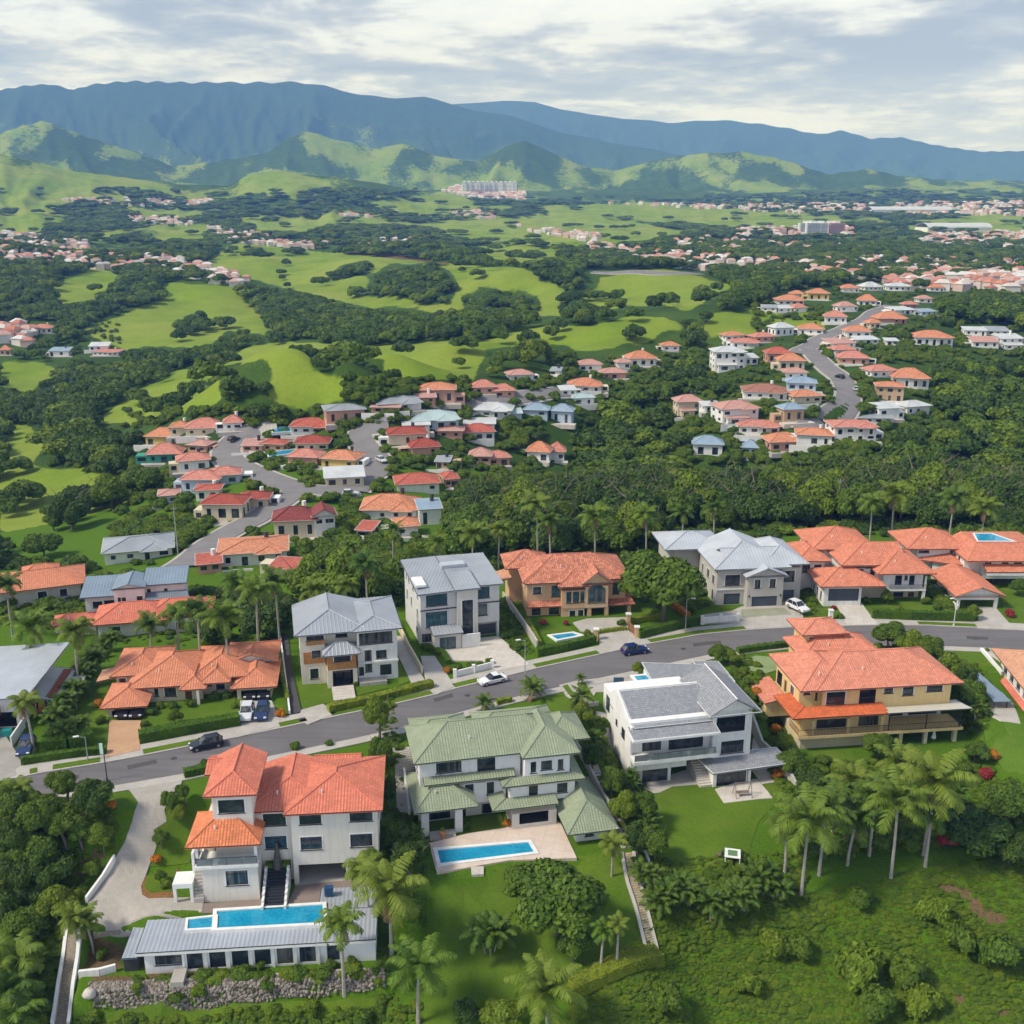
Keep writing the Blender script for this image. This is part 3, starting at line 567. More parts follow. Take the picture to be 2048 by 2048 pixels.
# ------------------------------------------------------------------ house kit
def polyrange(P2, h):
    vs = []
    for (a, b), (c, d) in zip(P2, P2[1:]+P2[:1]):
        if (a <= h <= c) or (c <= h <= a):
            if abs(c-a) < 1e-9: vs += [b, d]
            else: vs.append(b+(d-b)*(h-a)/(c-a))
    return (min(vs), max(vs)) if vs else None
def slope_face(mb, P, rib=.42, amp=.075, prof=(0, .62, 1, .62), off=.0):
    """one roof plane (convex) laid with barrel tiles or standing seams as real corrugation"""
    P = [Vector(p) for p in P]; n = (P[1]-P[0]).cross(P[-1]-P[0]).normalized(); n = -n if n.z < 0 else n
    h = Vector((0, 0, 1)).cross(n); h = Vector((1, 0, 0)) if h.length < 1e-5 else h.normalized(); w_ = n.cross(h); O = P[0]
    P2 = [((p-O).dot(h), (p-O).dot(w_)) for p in P]; a0 = min(p[0] for p in P2); a1 = max(p[0] for p in P2)
    k = len(prof); st = rib/k; N = int((a1-a0)/st)+1; xs = [a0+1e-4]+[a0+st*(i+1) for i in range(N) if a0+st*(i+1) < a1-1e-3]+[a1-1e-4]
    rows = []
    for i, x in enumerate(xs):
        r = polyrange(P2, x)
        if r is None: continue
        e = n*(amp*prof[i % k]); rows.append((O+h*x+w_*r[0]+e, O+h*x+w_*r[1]+e, x, r[0], r[1]))
    for a, b in zip(rows, rows[1:]):
        mb.face([a[0], b[0], b[1], a[1]], [(a[2], a[3]), (b[2], b[3]), (b[2], b[4]), (a[2], a[4])])
STYLE = {'tile': (.36, .055, (0, .62, 1, .62)), 'seam': (.6, .05, (0, 0, 0, 0, 1)), 'corr': (.5, .045, (0, .6, 1, .6)), 'flat': None}
class House:
    def __init__(s, key, name, label, cat, z=None, group=None, fr=None):
        K, x, y, zz, a = FR[key] if key else fr; s.K = K; s.a = R(a); u, v = K(x, y); s.O = Vector(G(u, v, zz)); s.root = empty(name, s.O, s.a); tag(s.root, label, cat, group)
        s.Mi = Matrix.Rotation(-s.a, 3, 'Z'); s.cam = s.Mi @ (Vector((0, 0, CAMZ))-s.O)
    def _d(s, x, y): return s.Mi @ Vector(ray(*s.K(x, y)))
    def P(s, x, y, yl=0.0):
        d = s._d(x, y); t = (yl-s.cam.y)/d.y; q = s.cam+d*t; return q.x, q.z
    def Z(s, x, y, zl=0.0):
        d = s._d(x, y); t = (zl-s.cam.z)/d.z; q = s.cam+d*t; return q.x, q.y
    def S(s, x, y, xl):
        d = s._d(x, y); t = (xl-s.cam.x)/d.x; q = s.cam+d*t; return q.y, q.z
    def rect(s, r, yl):
        x0, y0, x1, y1 = r; xm, ym = (x0+x1)/2, (y0+y1)/2
        return s.P(x0, ym, yl)[0], s.P(x1, ym, yl)[0], s.P(xm, y1, yl)[1], s.P(xm, y0, yl)[1]
    def world(s, x, y, z): return s.O+Matrix.Rotation(s.a, 3, 'Z') @ Vector((x, y, z))
    def block(s, r, y0, d, m, F=(), L=(), Rt=(), z0=None, z1=None, x0=None, x1=None, name='wall', top=True, B=()):
        if r is not None:
            a, b, c, e = s.rect(r, y0)
            x0 = a if x0 is None else x0; x1 = b if x1 is None else x1; z0 = c if z0 is None else z0; z1 = e if z1 is None else z1
        mb = MB(); dk = MB(); y1 = y0+d; fo = []
        for op in F:
            if op[0].isupper(): k_, a, b, c, e = op[0].lower(), *s.rect(op[1:5], y0)   # traced
            else: k_, a, b, c, e = op[:5]
            fo.append((k_, max(a, x0+.08), min(b, x1-.08), max(c, z0), min(e, z1-.02), op[5] if len(op) > 5 else None))
        faces = [(Vector((x0, y0, 0)), Vector((1, 0, 0)), Vector((0, -1, 0)), x1-x0, fo, x0), (Vector((x0, y1, 0)), Vector((0, -1, 0)), Vector((-1, 0, 0)), d, L, None), (Vector((x1, y0, 0)), Vector((0, 1, 0)), Vector((1, 0, 0)), d, Rt, None), (Vector((x1, y1, 0)), Vector((-1, 0, 0)), Vector((0, 1, 0)), x1-x0, B, None)]
        dep = {'w': .14, 'g': .22, 'd': .2, 'o': 2.4, 'b': 1.5, 's': .14, 'p': .16, 'a': .14, 'q': .12}
        todo = []
        for fi, (O, A, N, Lg, ops, sub) in enumerate(faces):
            oo = []
            for op in ops:
                k_, a, b, c, e = op[:5]; dd = op[5] if len(op) > 5 and op[5] is not None else dep[k_]
                if sub is not None: a -= sub; b -= sub
                elif fi == 1: a, b = Lg-b, Lg-a
                dd = min(dd, (d if fi in (0, 3) else x1-x0)-.2)
                a = max(a, .06); b = min(b, Lg-.06); c = max(c, z0); e = min(e, z1-.02)
                if b-a < .15 or e-c < .15: continue
                oo.append((k_, a, b, c, e, dd))
            xs = sorted({0.0, Lg}|{q for o_ in oo for q in o_[1:3]}); zs = sorted({z0, z1}|{q for o_ in oo for q in o_[3:5]})
            def dp(i, j):
                cx, cz = (xs[i]+xs[i+1])/2, (zs[j]+zs[j+1])/2
                for o_ in oo:
                    if o_[1] < cx < o_[2] and o_[3] < cz < o_[4]: return o_[5]
                return 0.0
            D = [[dp(i, j) for j in range(len(zs)-1)] for i in range(len(xs)-1)]
            pt = lambda a, z, q: O+A*a+Vector((0, 0, z))-N*q
            for i in range(len(xs)-1):
                for j in range(len(zs)-1):
                    q = D[i][j]; (dk if q > 1 else mb).face([pt(xs[i], zs[j], q), pt(xs[i+1], zs[j], q), pt(xs[i+1], zs[j+1], q), pt(xs[i], zs[j+1], q)])
                    if i+1 < len(xs)-1 and D[i+1][j] != q: (dk if max(q, D[i+1][j]) > 1 else mb).face([pt(xs[i+1], zs[j], q), pt(xs[i+1], zs[j], D[i+1][j]), pt(xs[i+1], zs[j+1], D[i+1][j]), pt(xs[i+1], zs[j+1], q)])
                    if j+1 < len(zs)-1 and D[i][j+1] != q: (dk if max(q, D[i][j+1]) > 1 else mb).face([pt(xs[i], zs[j+1], q), pt(xs[i+1], zs[j+1], q), pt(xs[i+1], zs[j+1], D[i][j+1]), pt(xs[i], zs[j+1], D[i][j+1])])
            for o_ in oo: todo.append((O, A, N)+o_)
        if top: mb.face([(x0, y0, z1), (x1, y0, z1), (x1, y1, z1), (x0, y1, z1)])
        # foundation skirt into the ground when the block stands on it
        if z0 < .6:
            for a, b in (((x0, y0), (x1, y0)), ((x1, y0), (x1, y1)), ((x1, y1), (x0, y1)), ((x0, y1), (x0, y0))):
                mb.face([(a[0], a[1], z0-2.5), (b[0], b[1], z0-2.5), (b[0], b[1], z0), (a[0], a[1], z0)])
        if dk.f: dk.build('interior', DARKIN, s.root)  # deep recess faces get their shade as near-black paint
        wl = mb.build(name, m, s.root); s.wm = m if name not in ('lower_wall',) else getattr(s, 'wm', m)
        for O, A, N, k_, a, b, c, e, q in todo: s.opening(O, A, N, k_, a, b, c, e, q)
        return x0, x1, y0, y1, z0, z1
    def fr_box(s, mb, O, A, N, a, b, c, e, q0, q1):
        pt = lambda a_, z_, q_: O+A*a_+Vector((0, 0, z_))-N*q_
        P = [pt(a, c, q0), pt(b, c, q0), pt(b, e, q0), pt(a, e, q0), pt(a, c, q1), pt(b, c, q1), pt(b, e, q1), pt(a, e, q1)]
        for f in ((0, 1, 2, 3), (1, 5, 6, 2), (4, 0, 3, 7), (3, 2, 6, 7), (4, 5, 1, 0), (5, 4, 7, 6)): mb.face([P[i] for i in f])
    def opening(s, O, A, N, k_, a, b, c, e, q):
        W_, H_ = b-a, e-c
        if k_ == 'q':
            g = MB(); pt = lambda a_, z_, q_: O+A*a_+Vector((0, 0, z_))-N*q_
            g.face([pt(a, c, q-.02), pt(b, c, q-.02), pt(b, e, q-.02), pt(a, e, q-.02)]); g.build('window', GLASS, s.root); return
        if k_ in 'wspa':
            mb = MB(); t = .07; q0, q1 = q-.07, q-.005
            s.fr_box(mb, O, A, N, a+.003, a+t, c+.003, e-.003, q0, q1); s.fr_box(mb, O, A, N, b-t, b-.003, c+.003, e-.003, q0, q1)
            s.fr_box(mb, O, A, N, a+t+.002, b-t-.002, c+.003, c+t, q0, q1); s.fr_box(mb, O, A, N, a+t+.002, b-t-.002, e-t, e-.003, q0, q1)
            n = max(1, round(W_/1.25)) if k_ != 's' else 1
            for i in range(1, n):
                x = a+W_*i/n; s.fr_box(mb, O, A, N, x-.03, x+.03, c+t+.002, e-t-.002, q0, q1)
            if k_ == 'w' and H_ > 1.0 and H_ < 2.4: s.fr_box(mb, O, A, N, a+t+.004, b-t-.004, c+H_*.72, c+H_*.72+.045, q0+.01, q1)
            if k_ in 'wa':   # sill and raised surround
                s.fr_box(mb, O, A, N, a-.12, b+.12, c-.12, c-.002, -.07, .02)
            f = mb.build('window' if k_ != 'p' else 'glass_door', FRAME, s.root)
            g = MB(); pt = lambda a_, z_, q_: O+A*a_+Vector((0, 0, z_))-N*q_
            g.face([pt(a+t, c+t, q-.03), pt(b-t, c+t, q-.03), pt(b-t, e-t, q-.03), pt(a+t, e-t, q-.03)]); g.build('pane', GLASS if k_ != 'a' else GLASSB, f)
            if k_ == 'w' and W_ > .8:
                tm = MB()
                for r_ in ((a-.14, a-.004, c-.002, e+.14), (b+.004, b+.14, c-.002, e+.14), (a-.003, b+.003, e+.004, e+.14)): s.fr_box(tm, O, A, N, *r_, -.045, .01)
                tm.build('window_surround', TRIM, s.root)
        elif k_ == 'g':
            mb = MB(); n = max(3, round(H_/.5))
            for i in range(n): s.fr_box(mb, O, A, N, a+.02, b-.02, c+H_*i/n+.012, c+H_*(i+1)/n-.012, q-.09, q-.005)
            mb.build('garage_door', GDOOR, s.root)
        elif k_ == 'd':
            mb = MB(); s.fr_box(mb, O, A, N, a+.05, b-.05, c+.02, e-.05, q-.08, q-.005); mb.build('door', DOORW, s.root)
        elif k_ in 'ob':
            g = MB(); pt = lambda a_, z_, q_: O+A*a_+Vector((0, 0, z_))-N*q_
            t0, t1 = a+W_*.05, b-W_*.05; g.face([pt(t0, c+.06, q-.03), pt(t1, c+.06, q-.03), pt(t1, e-.12*H_, q-.03), pt(t0, e-.12*H_, q-.03)]); g.build('glass_door', GLASS, s.root)
            if k_ == 'b': s.rail(pt(a+.02, c, -.0), pt(b-.02, c, -.0), 1.0)
    def rail(s, a, b, h=1.0, m=None, glass=False, name='railing'):
        a = Vector(a); b = Vector(b); mb = MB(); n = max(2, int((b-a).length/(.22 if not glass else 1.6)))
        up = Vector((0, 0, h)); mb.beam(a+up, b+up, .04, .04, 4)
        for i in range(n+1):
            p = a.lerp(b, i/n); mb.beam(p, p+up, .022 if not glass else .03, None, 4)
        if not glass: mb.beam(a+up*.12, b+up*.12, .03, .03, 4)
        o = mb.build(name, m or RAIL, s.root)
        if glass:
            g = MB(); lo = Vector((0, 0, .08)); g.face([a+lo, b+lo, b+up*.94, a+up*.94]); g.build('glass_panel', GLASSR, o)
        return o
    def box(s, name, x0, x1, y0, y1, z0, z1, m):
        mb = MB(); mb.box(x0, x1, y0, y1, z0, z1); return mb.build(name, m, s.root)
    def _roof(s, faces, eave, m, style, caps=(), th=.2, capm=None, name='roof', cap_r=.09):
        mb = MB(); st = STYLE[style]
        for f in faces:
            if st: slope_face(mb, f, *st)
            else: mb.face(f)
        dn = Vector((0, 0, -th)); E = [Vector(p) for p in eave]; n = len(E)
        for i in range(n):
            a, b = E[i], E[(i+1) % n]; mb.face([a+dn, b+dn, b+Vector((0, 0, .01)), a+Vector((0, 0, .01))])
        o = mb.build(name, m, s.root)
        sf = MB()
        for f in faces:
            f = [Vector(p)+dn for p in f]; sf.face(f[::-1])
        sf.build('soffit', TRIM, o)
        if caps:
            cb = MB()
            for a, b in caps:
                a = Vector(a)+Vector((0, 0, .07)); b = Vector(b)+Vector((0, 0, .07)); cb.beam(a, b, cap_r, None, 6)
            cb.build('ridge_cap', capm or m, o)
        g = MB()
        for i in range(n):
            a, b = E[i]+Vector((0, 0, -.03)), E[(i+1) % n]+Vector((0, 0, -.03))
            g.beam(a, b, .055, .055, 4)
        g.build('gutter', FRAME if style != 'flat' else TRIM, o)
        return o
    def hip(s, x0, x1, y0, y1, z, rise, m, style='tile', ov=.7, name='roof', ends='LR', caps=True, capm=None, run=None):
        """hipped roof; an end missing from ends is left as a gable"""
        up = min(.5, ov*.55); hb = MB(); hb.box(x0+.03, x1-.03, y0+.03, y1-.03, z-.03, z+up-.16); hb.build('wall_head', s.wm, s.root); z += up
        x0 -= ov; x1 += ov; y0 -= ov; y1 += ov; A, B, C_, D = (Vector(p) for p in ((x0, y0, z), (x1, y0, z), (x1, y1, z), (x0, y1, z)))
        w_, d = x1-x0, y1-y0
        if w_ >= d:
            k = run or d/2; ym = (y0+y1)/2; p = Vector((x0+(k if 'L' in ends else 0), ym, z+rise)); q = Vector((x1-(k if 'R' in ends else 0), ym, z+rise))
            if q.x-p.x < .05: mx = (p.x+q.x)/2; p.x = mx-.01; q.x = mx+.01
            F = [[A, B, q, p], [C_, D, p, q]]+([[D, A, p]] if 'L' in ends else [])+([[B, C_, q]] if 'R' in ends else [])
            cp = [(p, q)]+([(A, p), (D, p)] if 'L' in ends else [])+([(B, q), (C_, q)] if 'R' in ends else [])
            gab = ([] if 'L' in ends else [[D, A, p]])+([] if 'R' in ends else [[B, C_, q]])
        else:
            k = run or w_/2; xm = (x0+x1)/2; p = Vector((xm, y0+(k if 'L' in ends else 0), z+rise)); q = Vector((xm, y1-(k if 'R' in ends else 0), z+rise))
            if q.y-p.y < .05: mx = (p.y+q.y)/2; p.y = mx-.01; q.y = mx+.01
            F = [[D, A, p, q], [B, C_, q, p]]+([[A, B, p]] if 'L' in ends else [])+([[C_, D, q]] if 'R' in ends else [])
            cp = [(p, q)]+([(A, p), (B, p)] if 'L' in ends else [])+([(C_, q), (D, q)] if 'R' in ends else [])
            gab = ([] if 'L' in ends else [[A, B, p]])+([] if 'R' in ends else [[C_, D, q]])
        ea = [A, B, C_, D]
        o = s._roof(F, ea, m, style, cp if caps else [], capm=capm, name=name)
        if style == 'tile' and w_ > 8 and caps:
            vp = MB(); vx = x0+w_*.37; vz = z+rise*.5; vp.beam((vx, y0+min(d, w_)*.25, vz-.2), (vx, y0+min(d, w_)*.25, vz+.5), .09, None, 7); vp.build('vent_pipe', TRIM, o)
        if gab:
            g = MB()
            for f in gab:
                c = (f[0]+f[1]+f[2])/3; cc = Vector((((x0+x1)/2), (y0+y1)/2, c.z)); inn = (cc-c).normalized()*ov*.96; f2 = [v_+inn for v_ in f]; g.face(f2)
            g.build('gable_wall', GW[0], s.root)
        return o
    def shed(s, P, m, style='tile', th=.16, caps=(), name='roof', capm=None):
        """single plane (or several) given by corner points low-left, low-right, high-right, high-left"""
        return s._roof([P], P, m, style, caps, th, capm, name)
    def skirt(s, x0, x1, y0, z, dep, rise, m, style='tile', l=0, r=0, dl=0, dr=0):
        """lean-to roof strip in front of a wall at y0; l/r: hipped return lengths along the side walls"""
        A = Vector((x0-(l and dep), y0-dep, z)); B = Vector((x1+(r and dep), y0-dep, z)); Cc = Vector((x1, y0, z+rise)); D = Vector((x0, y0, z+rise))
        F = [[A, B, Cc, D]]; E = [A, B]; cp = []
        if r: q = Vector((x1+dep, y0+r, z)); q2 = Vector((x1, y0+r, z+rise)); F.append([B, q, q2, Cc]); E += [q, q2, Cc]; cp.append((B, Cc))
        else: E += [Cc]
        if l: p = Vector((x0-dep, y0+l, z)); p2 = Vector((x0, y0+l, z+rise)); F.append([p, A, D, p2]); E += [D, p2, p]; cp.append((A, D))
        else: E += [D]
        return s._roof(F, E, m, style, cp, name='skirt_roof')
    def skirt_px(s, x0, x1, y0, dep, xm, ye, yt, m, **k):
        z = s.P(xm, ye, y0-dep)[1]; zt = s.P(xm, yt, y0)[1]; rise = max(.35, min(1.6, zt-z)); return s.skirt(x0, x1, y0, z+.15, dep, rise, m, **k)
    def stairs(s, x0, x1, yf, zf, yb, zb, m, n=None, name='staircase'):
        n = n or max(3, int(abs(zb-zf)/.18)); mb = MB()
        for i in range(n):
            y = yf+(yb-yf)*i/n; mb.box(x0, x1, y, yf+(yb-yf)*(i+1)/n, min(zf, zb)-.3, zf+(zb-zf)*(i+1)/n)
        return mb.build(name, m, s.root)
GW = [M_plaster(WHITE)]
def slab_pool(name, label, poly, z, coping=.35, wallh=.5, wz=-.02, m=None):
    """pool: coping ring round a sunken water sheet"""
    W = [Vector(G(u, v, z)) for u, v in poly]; c = sum(W, Vector())/len(W); o = empty(name, c); tag(o, label, 'swimming pool')
    ar = sum(W[i].x*W[(i+1) % len(W)].y-W[(i+1) % len(W)].x*W[i].y for i in range(len(W)))
    if ar < 0: W = W[::-1]
    n = len(W); L_ = [p-c for p in W]
    def off(d):
        r = []
        for i in range(n):
            a, b, e = L_[i-1], L_[i], L_[(i+1) % n]; d1 = (b-a).normalized(); d2 = (e-b).normalized(); n1 = Vector((d1.y, -d1.x, 0)); n2 = Vector((d2.y, -d2.x, 0)); k = (n1+n2); k = k/max(.3, (1+n1.dot(n2))); r.append(b+k*d)
        return r
    out = off(coping); mb = MB(); up = Vector((0, 0, .12)); dn = Vector((0, 0, -wallh))
    for i in range(n):
        j = (i+1) % n; mb.face([out[i]+up, out[j]+up, L_[j]+up, L_[i]+up]); mb.face([out[i]+dn, out[j]+dn, out[j]+up, out[i]+up]); mb.face([L_[j]-up*3, L_[i]-up*3, L_[i]+up, L_[j]+up])
    mb.build('coping', m or TRIM, o); wm = MB(); wm.face([p+Vector((0, 0, wz)) for p in L_]); wm.build('water', WATER, o)
    return o
# ------------------------------------------------------------------ the ground
def ground():
    V = np.stack([GX, GY, GZ], -1).reshape(-1, 3); idx = np.arange(NT*NR).reshape(NR, NT)
    F = np.stack([idx[:-1, :-1], idx[:-1, 1:], idx[1:, 1:], idx[1:, :-1]], -1).reshape(-1, 4)
    def f(nt, b):
        g = _n(nt, 'ShaderNodeTexCoord').outputs['Object']
        at = lambda k: _n(nt, 'ShaderNodeAttribute', attribute_name=k).outputs['Fac']
        n = noise(nt, .035, 7, .65, g); n2 = noise(nt, .8, 6, .75, g); n3 = noise(nt, .008, 5, .6, g); n4 = noise(nt, 4, 4, .75, g)
        wood = mix(nt, rng(nt, n2, .35, .7), (.022, .05, .008, 1), (.075, .135, .016, 1)); wood = mix(nt, rng(nt, n, .4, .7, 0, .6), wood, (.085, .15, .018, 1)); nm = noise(nt, .018, 8, .75, g); wood = mix(nt, rng(nt, nm, .42, .6, 0, .7), wood, (.02, .05, .01, 1))
        mead = mix(nt, rng(nt, n, .35, .65), (.125, .205, .012, 1), (.20, .285, .022, 1)); mead = mix(nt, rng(nt, n3, .4, .65, 0, .8), mead, (.26, .30, .05, 1)); mead = mix(nt, rng(nt, n2, .5, .75, 0, .55), mead, (.065, .125, .014, 1))
        scr = mix(nt, rng(nt, n4, .3, .7), (.045, .105, .005, 1), (.11, .205, .010, 1)); scr = mix(nt, rng(nt, n2, .55, .75, 0, .5), scr, (.12, .19, .02, 1))
        dirt = mix(nt, rng(nt, n4, .35, .65), (.07, .075, .02, 1), (.22, .13, .075, 1))
        hf = rng(nt, _n(nt, 'ShaderNodeSeparateXYZ', {0: g}).outputs[2], 180, 620, 0, .7); wood = mix(nt, hf, wood, mix(nt, rng(nt, nm, .35, .65), (.008, .018, .014, 1), (.040, .066, .024, 1)))
        a = mix(nt, rng(nt, mth(nt, 'ADD', at('meadow'), mth(nt, 'MULTIPLY', mth(nt, 'SUBTRACT', noise(nt, .06, 7, .7, g), .5), 1.5)), .33, .52), wood, mead)
        a = mix(nt, rng(nt, mth(nt, 'ADD', at('scrub'), mth(nt, 'MULTIPLY', mth(nt, 'SUBTRACT', n2, .5), .5)), .4, .6), a, scr)
        a = mix(nt, rng(nt, mth(nt, 'ADD', at('dirt'), mth(nt, 'MULTIPLY', mth(nt, 'SUBTRACT', n2, .5), .9)), .45, .6), a, dirt)
        setc(nt, b, a); b.inputs['Roughness'].default_value = .95; b.inputs['Specular IOR Level'].default_value = .1
        bump(nt, b, n2, .8, .3)
    m = mat('ground_cover', f); me = npmesh('ground', V, F, m); me.polygons.foreach_set('use_smooth', [True]*len(F))
    u, v, dep = proj(V); r = np.hypot(V[:, 0], V[:, 1])
    md = np.zeros(len(V)); sel = (r < 5200)
    k_ = np.clip(r/500, .6, 4); wq = fbm(V[:, 0]/(22*k_), V[:, 1]/(30*k_), 4, 61); wr = fbm(V[:, 0]/(22*k_)+31, V[:, 1]/(30*k_), 4, 62); u0, v0 = u, v; u = u+wq*17; v = v+wr*np.clip(26-(r-400)/90, 5, 26)*.45
    for p in MEADOW: md[sel & inpoly(u, v, p)] = 1
    for p in WOODHOLE: md[sel & inpoly(u, v, p)] = 0
    M2_ = md.reshape(NR, NT)
    for _ in range(3):
        for ax in (0, 1): M2_ = (np.roll(M2_, 1, ax)+np.roll(M2_, -1, ax)+M2_*2)/4
    md = M2_.ravel()
    # pasture on the far foothills: on ridge crests and open slopes
    gx = np.gradient(GZ, axis=1)/np.maximum(np.gradient(GX, axis=1), 1e-6)
    rid = ridged(V[:, 0]/1100, V[:, 1]/1500, 4, 23); big = fbm(V[:, 0]/900, V[:, 1]/1300, 3, 77); sm_ = fbm(V[:, 0]/200, V[:, 1]/260, 5, 78)
    far = (.40+.8*(rid-.5)+big*.5+sm_*.7)*sm((10000-r)/4200)
    tt = V[:, 0]/V[:, 1]; far = far+.25*sm((-tt-.12)/.3)*sm((6500-r)/1500)
    md = np.where(r > 2300, np.maximum(far, md*.9*(r < 5200)), np.where((r > 1500) & (md < .5), .32+fbm(V[:, 0]/230, V[:, 1]/330, 4, 79)*.5, md))
    a = me.attributes.new('meadow', 'FLOAT', 'POINT'); a.data.foreach_set('value', md.astype('f'))
    sb = np.zeros(len(V)); nz = fbm(V[:, 0]/3, V[:, 1]/3, 3, 5)
    near = (r < 330)
    sb[near] = 1
    a = me.attributes.new('scrub', 'FLOAT', 'POINT'); a.data.foreach_set('value', sb.astype('f'))
    dt = np.zeros(len(V))
    u, v = u0, v0
    for p in DIRT: dt[near & inpoly(u+wq*6, v+wr*4, p)] = 1
    dt[(r > 400) & (r < 3500) & inpoly(u, v, pts(ZD, 655, 468, 830, 492, 860, 500, 720, 486, 640, 474))] = 1
    a = me.attributes.new('dirt', 'FLOAT', 'POINT'); a.data.foreach_set('value', dt.astype('f'))
    o = link('ground', me); tag(o, kind='structure')
MEADOW = [pts(ZD, *p) for p in (
 (170, 805, 250, 740, 330, 700, 420, 682, 470, 655, 560, 641, 700, 653, 760, 658, 880, 638, 930, 665, 890, 720, 780, 716, 700, 742, 560, 765, 430, 748, 350, 778, 250, 795),
 (0, 895, 60, 870, 250, 910, 330, 960, 330, 1010, 200, 1040, 60, 1040, 0, 1000), (0, 685, 70, 675, 115, 700, 60, 735, 0, 735), (0, 785, 40, 795, 100, 825, 60, 870, 0, 880), (95, 545, 170, 508, 240, 513, 190, 565, 110, 580),
 (150, 625, 240, 588, 330, 560, 420, 570, 450, 605, 400, 645, 330, 655, 200, 652), (290, 533, 440, 533, 490, 590, 520, 640, 440, 625, 370, 580),
 (380, 500, 440, 460, 560, 468, 700, 483, 850, 498, 980, 508, 1060, 555, 1060, 605, 900, 575, 840, 592, 700, 580, 640, 565, 580, 548, 480, 533),
 (1055, 590, 1130, 520, 1300, 513, 1390, 540, 1300, 583, 1160, 583, 1080, 560), (860, 660, 1000, 620, 1200, 603, 1300, 613, 1210, 655, 1000, 655), (1325, 620, 1360, 592, 1450, 583, 1560, 590, 1540, 628, 1340, 635),
 (790, 420, 980, 408, 1100, 400, 1310, 440, 1200, 458, 1000, 460, 850, 447), (690, 385, 860, 358, 910, 400, 750, 402), (1690, 430, 1850, 403, 1960, 403, 1960, 437, 1720, 440), (1000, 390, 1200, 383, 1590, 408, 1610, 432, 1400, 427, 1100, 412),
 (-40, 310, 120, 328, 175, 360, 130, 388, -40, 385), (-40, 400, 80, 388, 135, 410, 60, 442, -40, 442), (280, 425, 400, 423, 385, 450, 300, 456), (455, 405, 650, 418, 560, 438, 480, 432), (880, 470, 1000, 453, 1070, 490, 960, 497), (230, 392, 400, 398, 300, 418),
 (440, 320, 520, 320, 640, 345, 560, 360, 460, 352))]
WOODHOLE = [pts(ZD, *p) for p in ((755, 560, 740, 505, 830, 498, 862, 530, 850, 570, 800, 582), (590, 700, 600, 655, 660, 655, 730, 680, 735, 715, 640, 712), (410, 735, 415, 690, 500, 680, 525, 720, 490, 750, 430, 752), (690, 560, 700, 520, 745, 500, 760, 560), (1065, 540, 1075, 498, 1140, 495, 1140, 545), (640, 500, 700, 490, 700, 520, 620, 525), (860, 560, 930, 540, 1020, 560, 1020, 590, 880, 585))]
DIRT = [pts(Z3, *p) for p in ((1450, 1075, 1560, 1080, 1680, 1120, 1640, 1150, 1500, 1110), (1640, 1150, 1700, 1160, 1730, 1210, 1840, 1240, 1830, 1290, 1740, 1280, 1650, 1210), (1560, 1640, 1640, 1660, 1640, 1710, 1590, 1700), (1780, 1720, 1860, 1730, 1850, 1780, 1780, 1770), (1300, 830, 1400, 860, 1380, 910, 1290, 890))]+[
 pts(Z0, 400, 410, 470, 405, 465, 465, 390, 460), pts(Z0, 380, 1160, 480, 1150, 400, 1400, 340, 1500), pts(Z0, 560, 790, 740, 760, 640, 900, 540, 1030, 470, 1010), pts(Z1, 450, 1340, 1750, 1290, 1800, 1320, 1500, 1345, 460, 1375), pts(Z1, 455, 1190, 585, 1190, 585, 1300, 400, 1310)]
ground()
def S(name, poly, m, dz, spacing=2.2, **k): return tag(drape(name, poly, m, dz, spacing, **k), kind='structure')
def roadpoly(up, lo): return up+lo[::-1]
S('road', roadpoly(ROAD_UP, ROAD_LO), ASPH, .05, 3)
def offs(line, d, z=0):
    W = [Vector(hit(u, v)[:2]) for u, v in line]; r = []
    for i, p in enumerate(W):
        a = W[max(i-1, 0)]; b = W[min(i+1, len(W)-1)]; t = (b-a).normalized(); r.append(p+Vector((-t.y, t.x))*d)
    return [tuple(p) for p in r]
def band(name, line, d0, d1, m, dz, u0=None, u1=None, sp=2.5):
    ln = line if u0 is None else resample(line, u0, u1)
    return tag(drape(name, offs(ln, d0)+offs(ln, d1)[::-1], m, dz, sp, world_pts=True), kind='structure')
def resample(line, u0, u1):
    xs = [p[0] for p in line]; ys = [p[1] for p in line]; us = [u0]+[x for x in xs if u0 < x < u1]+[u1]
    return [(u, float(np.interp(u, xs, ys))) for u in us]
band('pavement', ROAD_UP, 0, 3.3, CONC, .17)
band('pavement', ROAD_LO, 0, -1.7, CONC, .17)
for u0, u1 in ((60, 75), (105, 200), (288, 420), (562, 616), (666, 868), (913, 966), (1075, 1202), (1304, 1494), (1840, 1955)):
    band('verge', ROAD_UP, .35, 1.65, LAWN, .22, u0, u1)
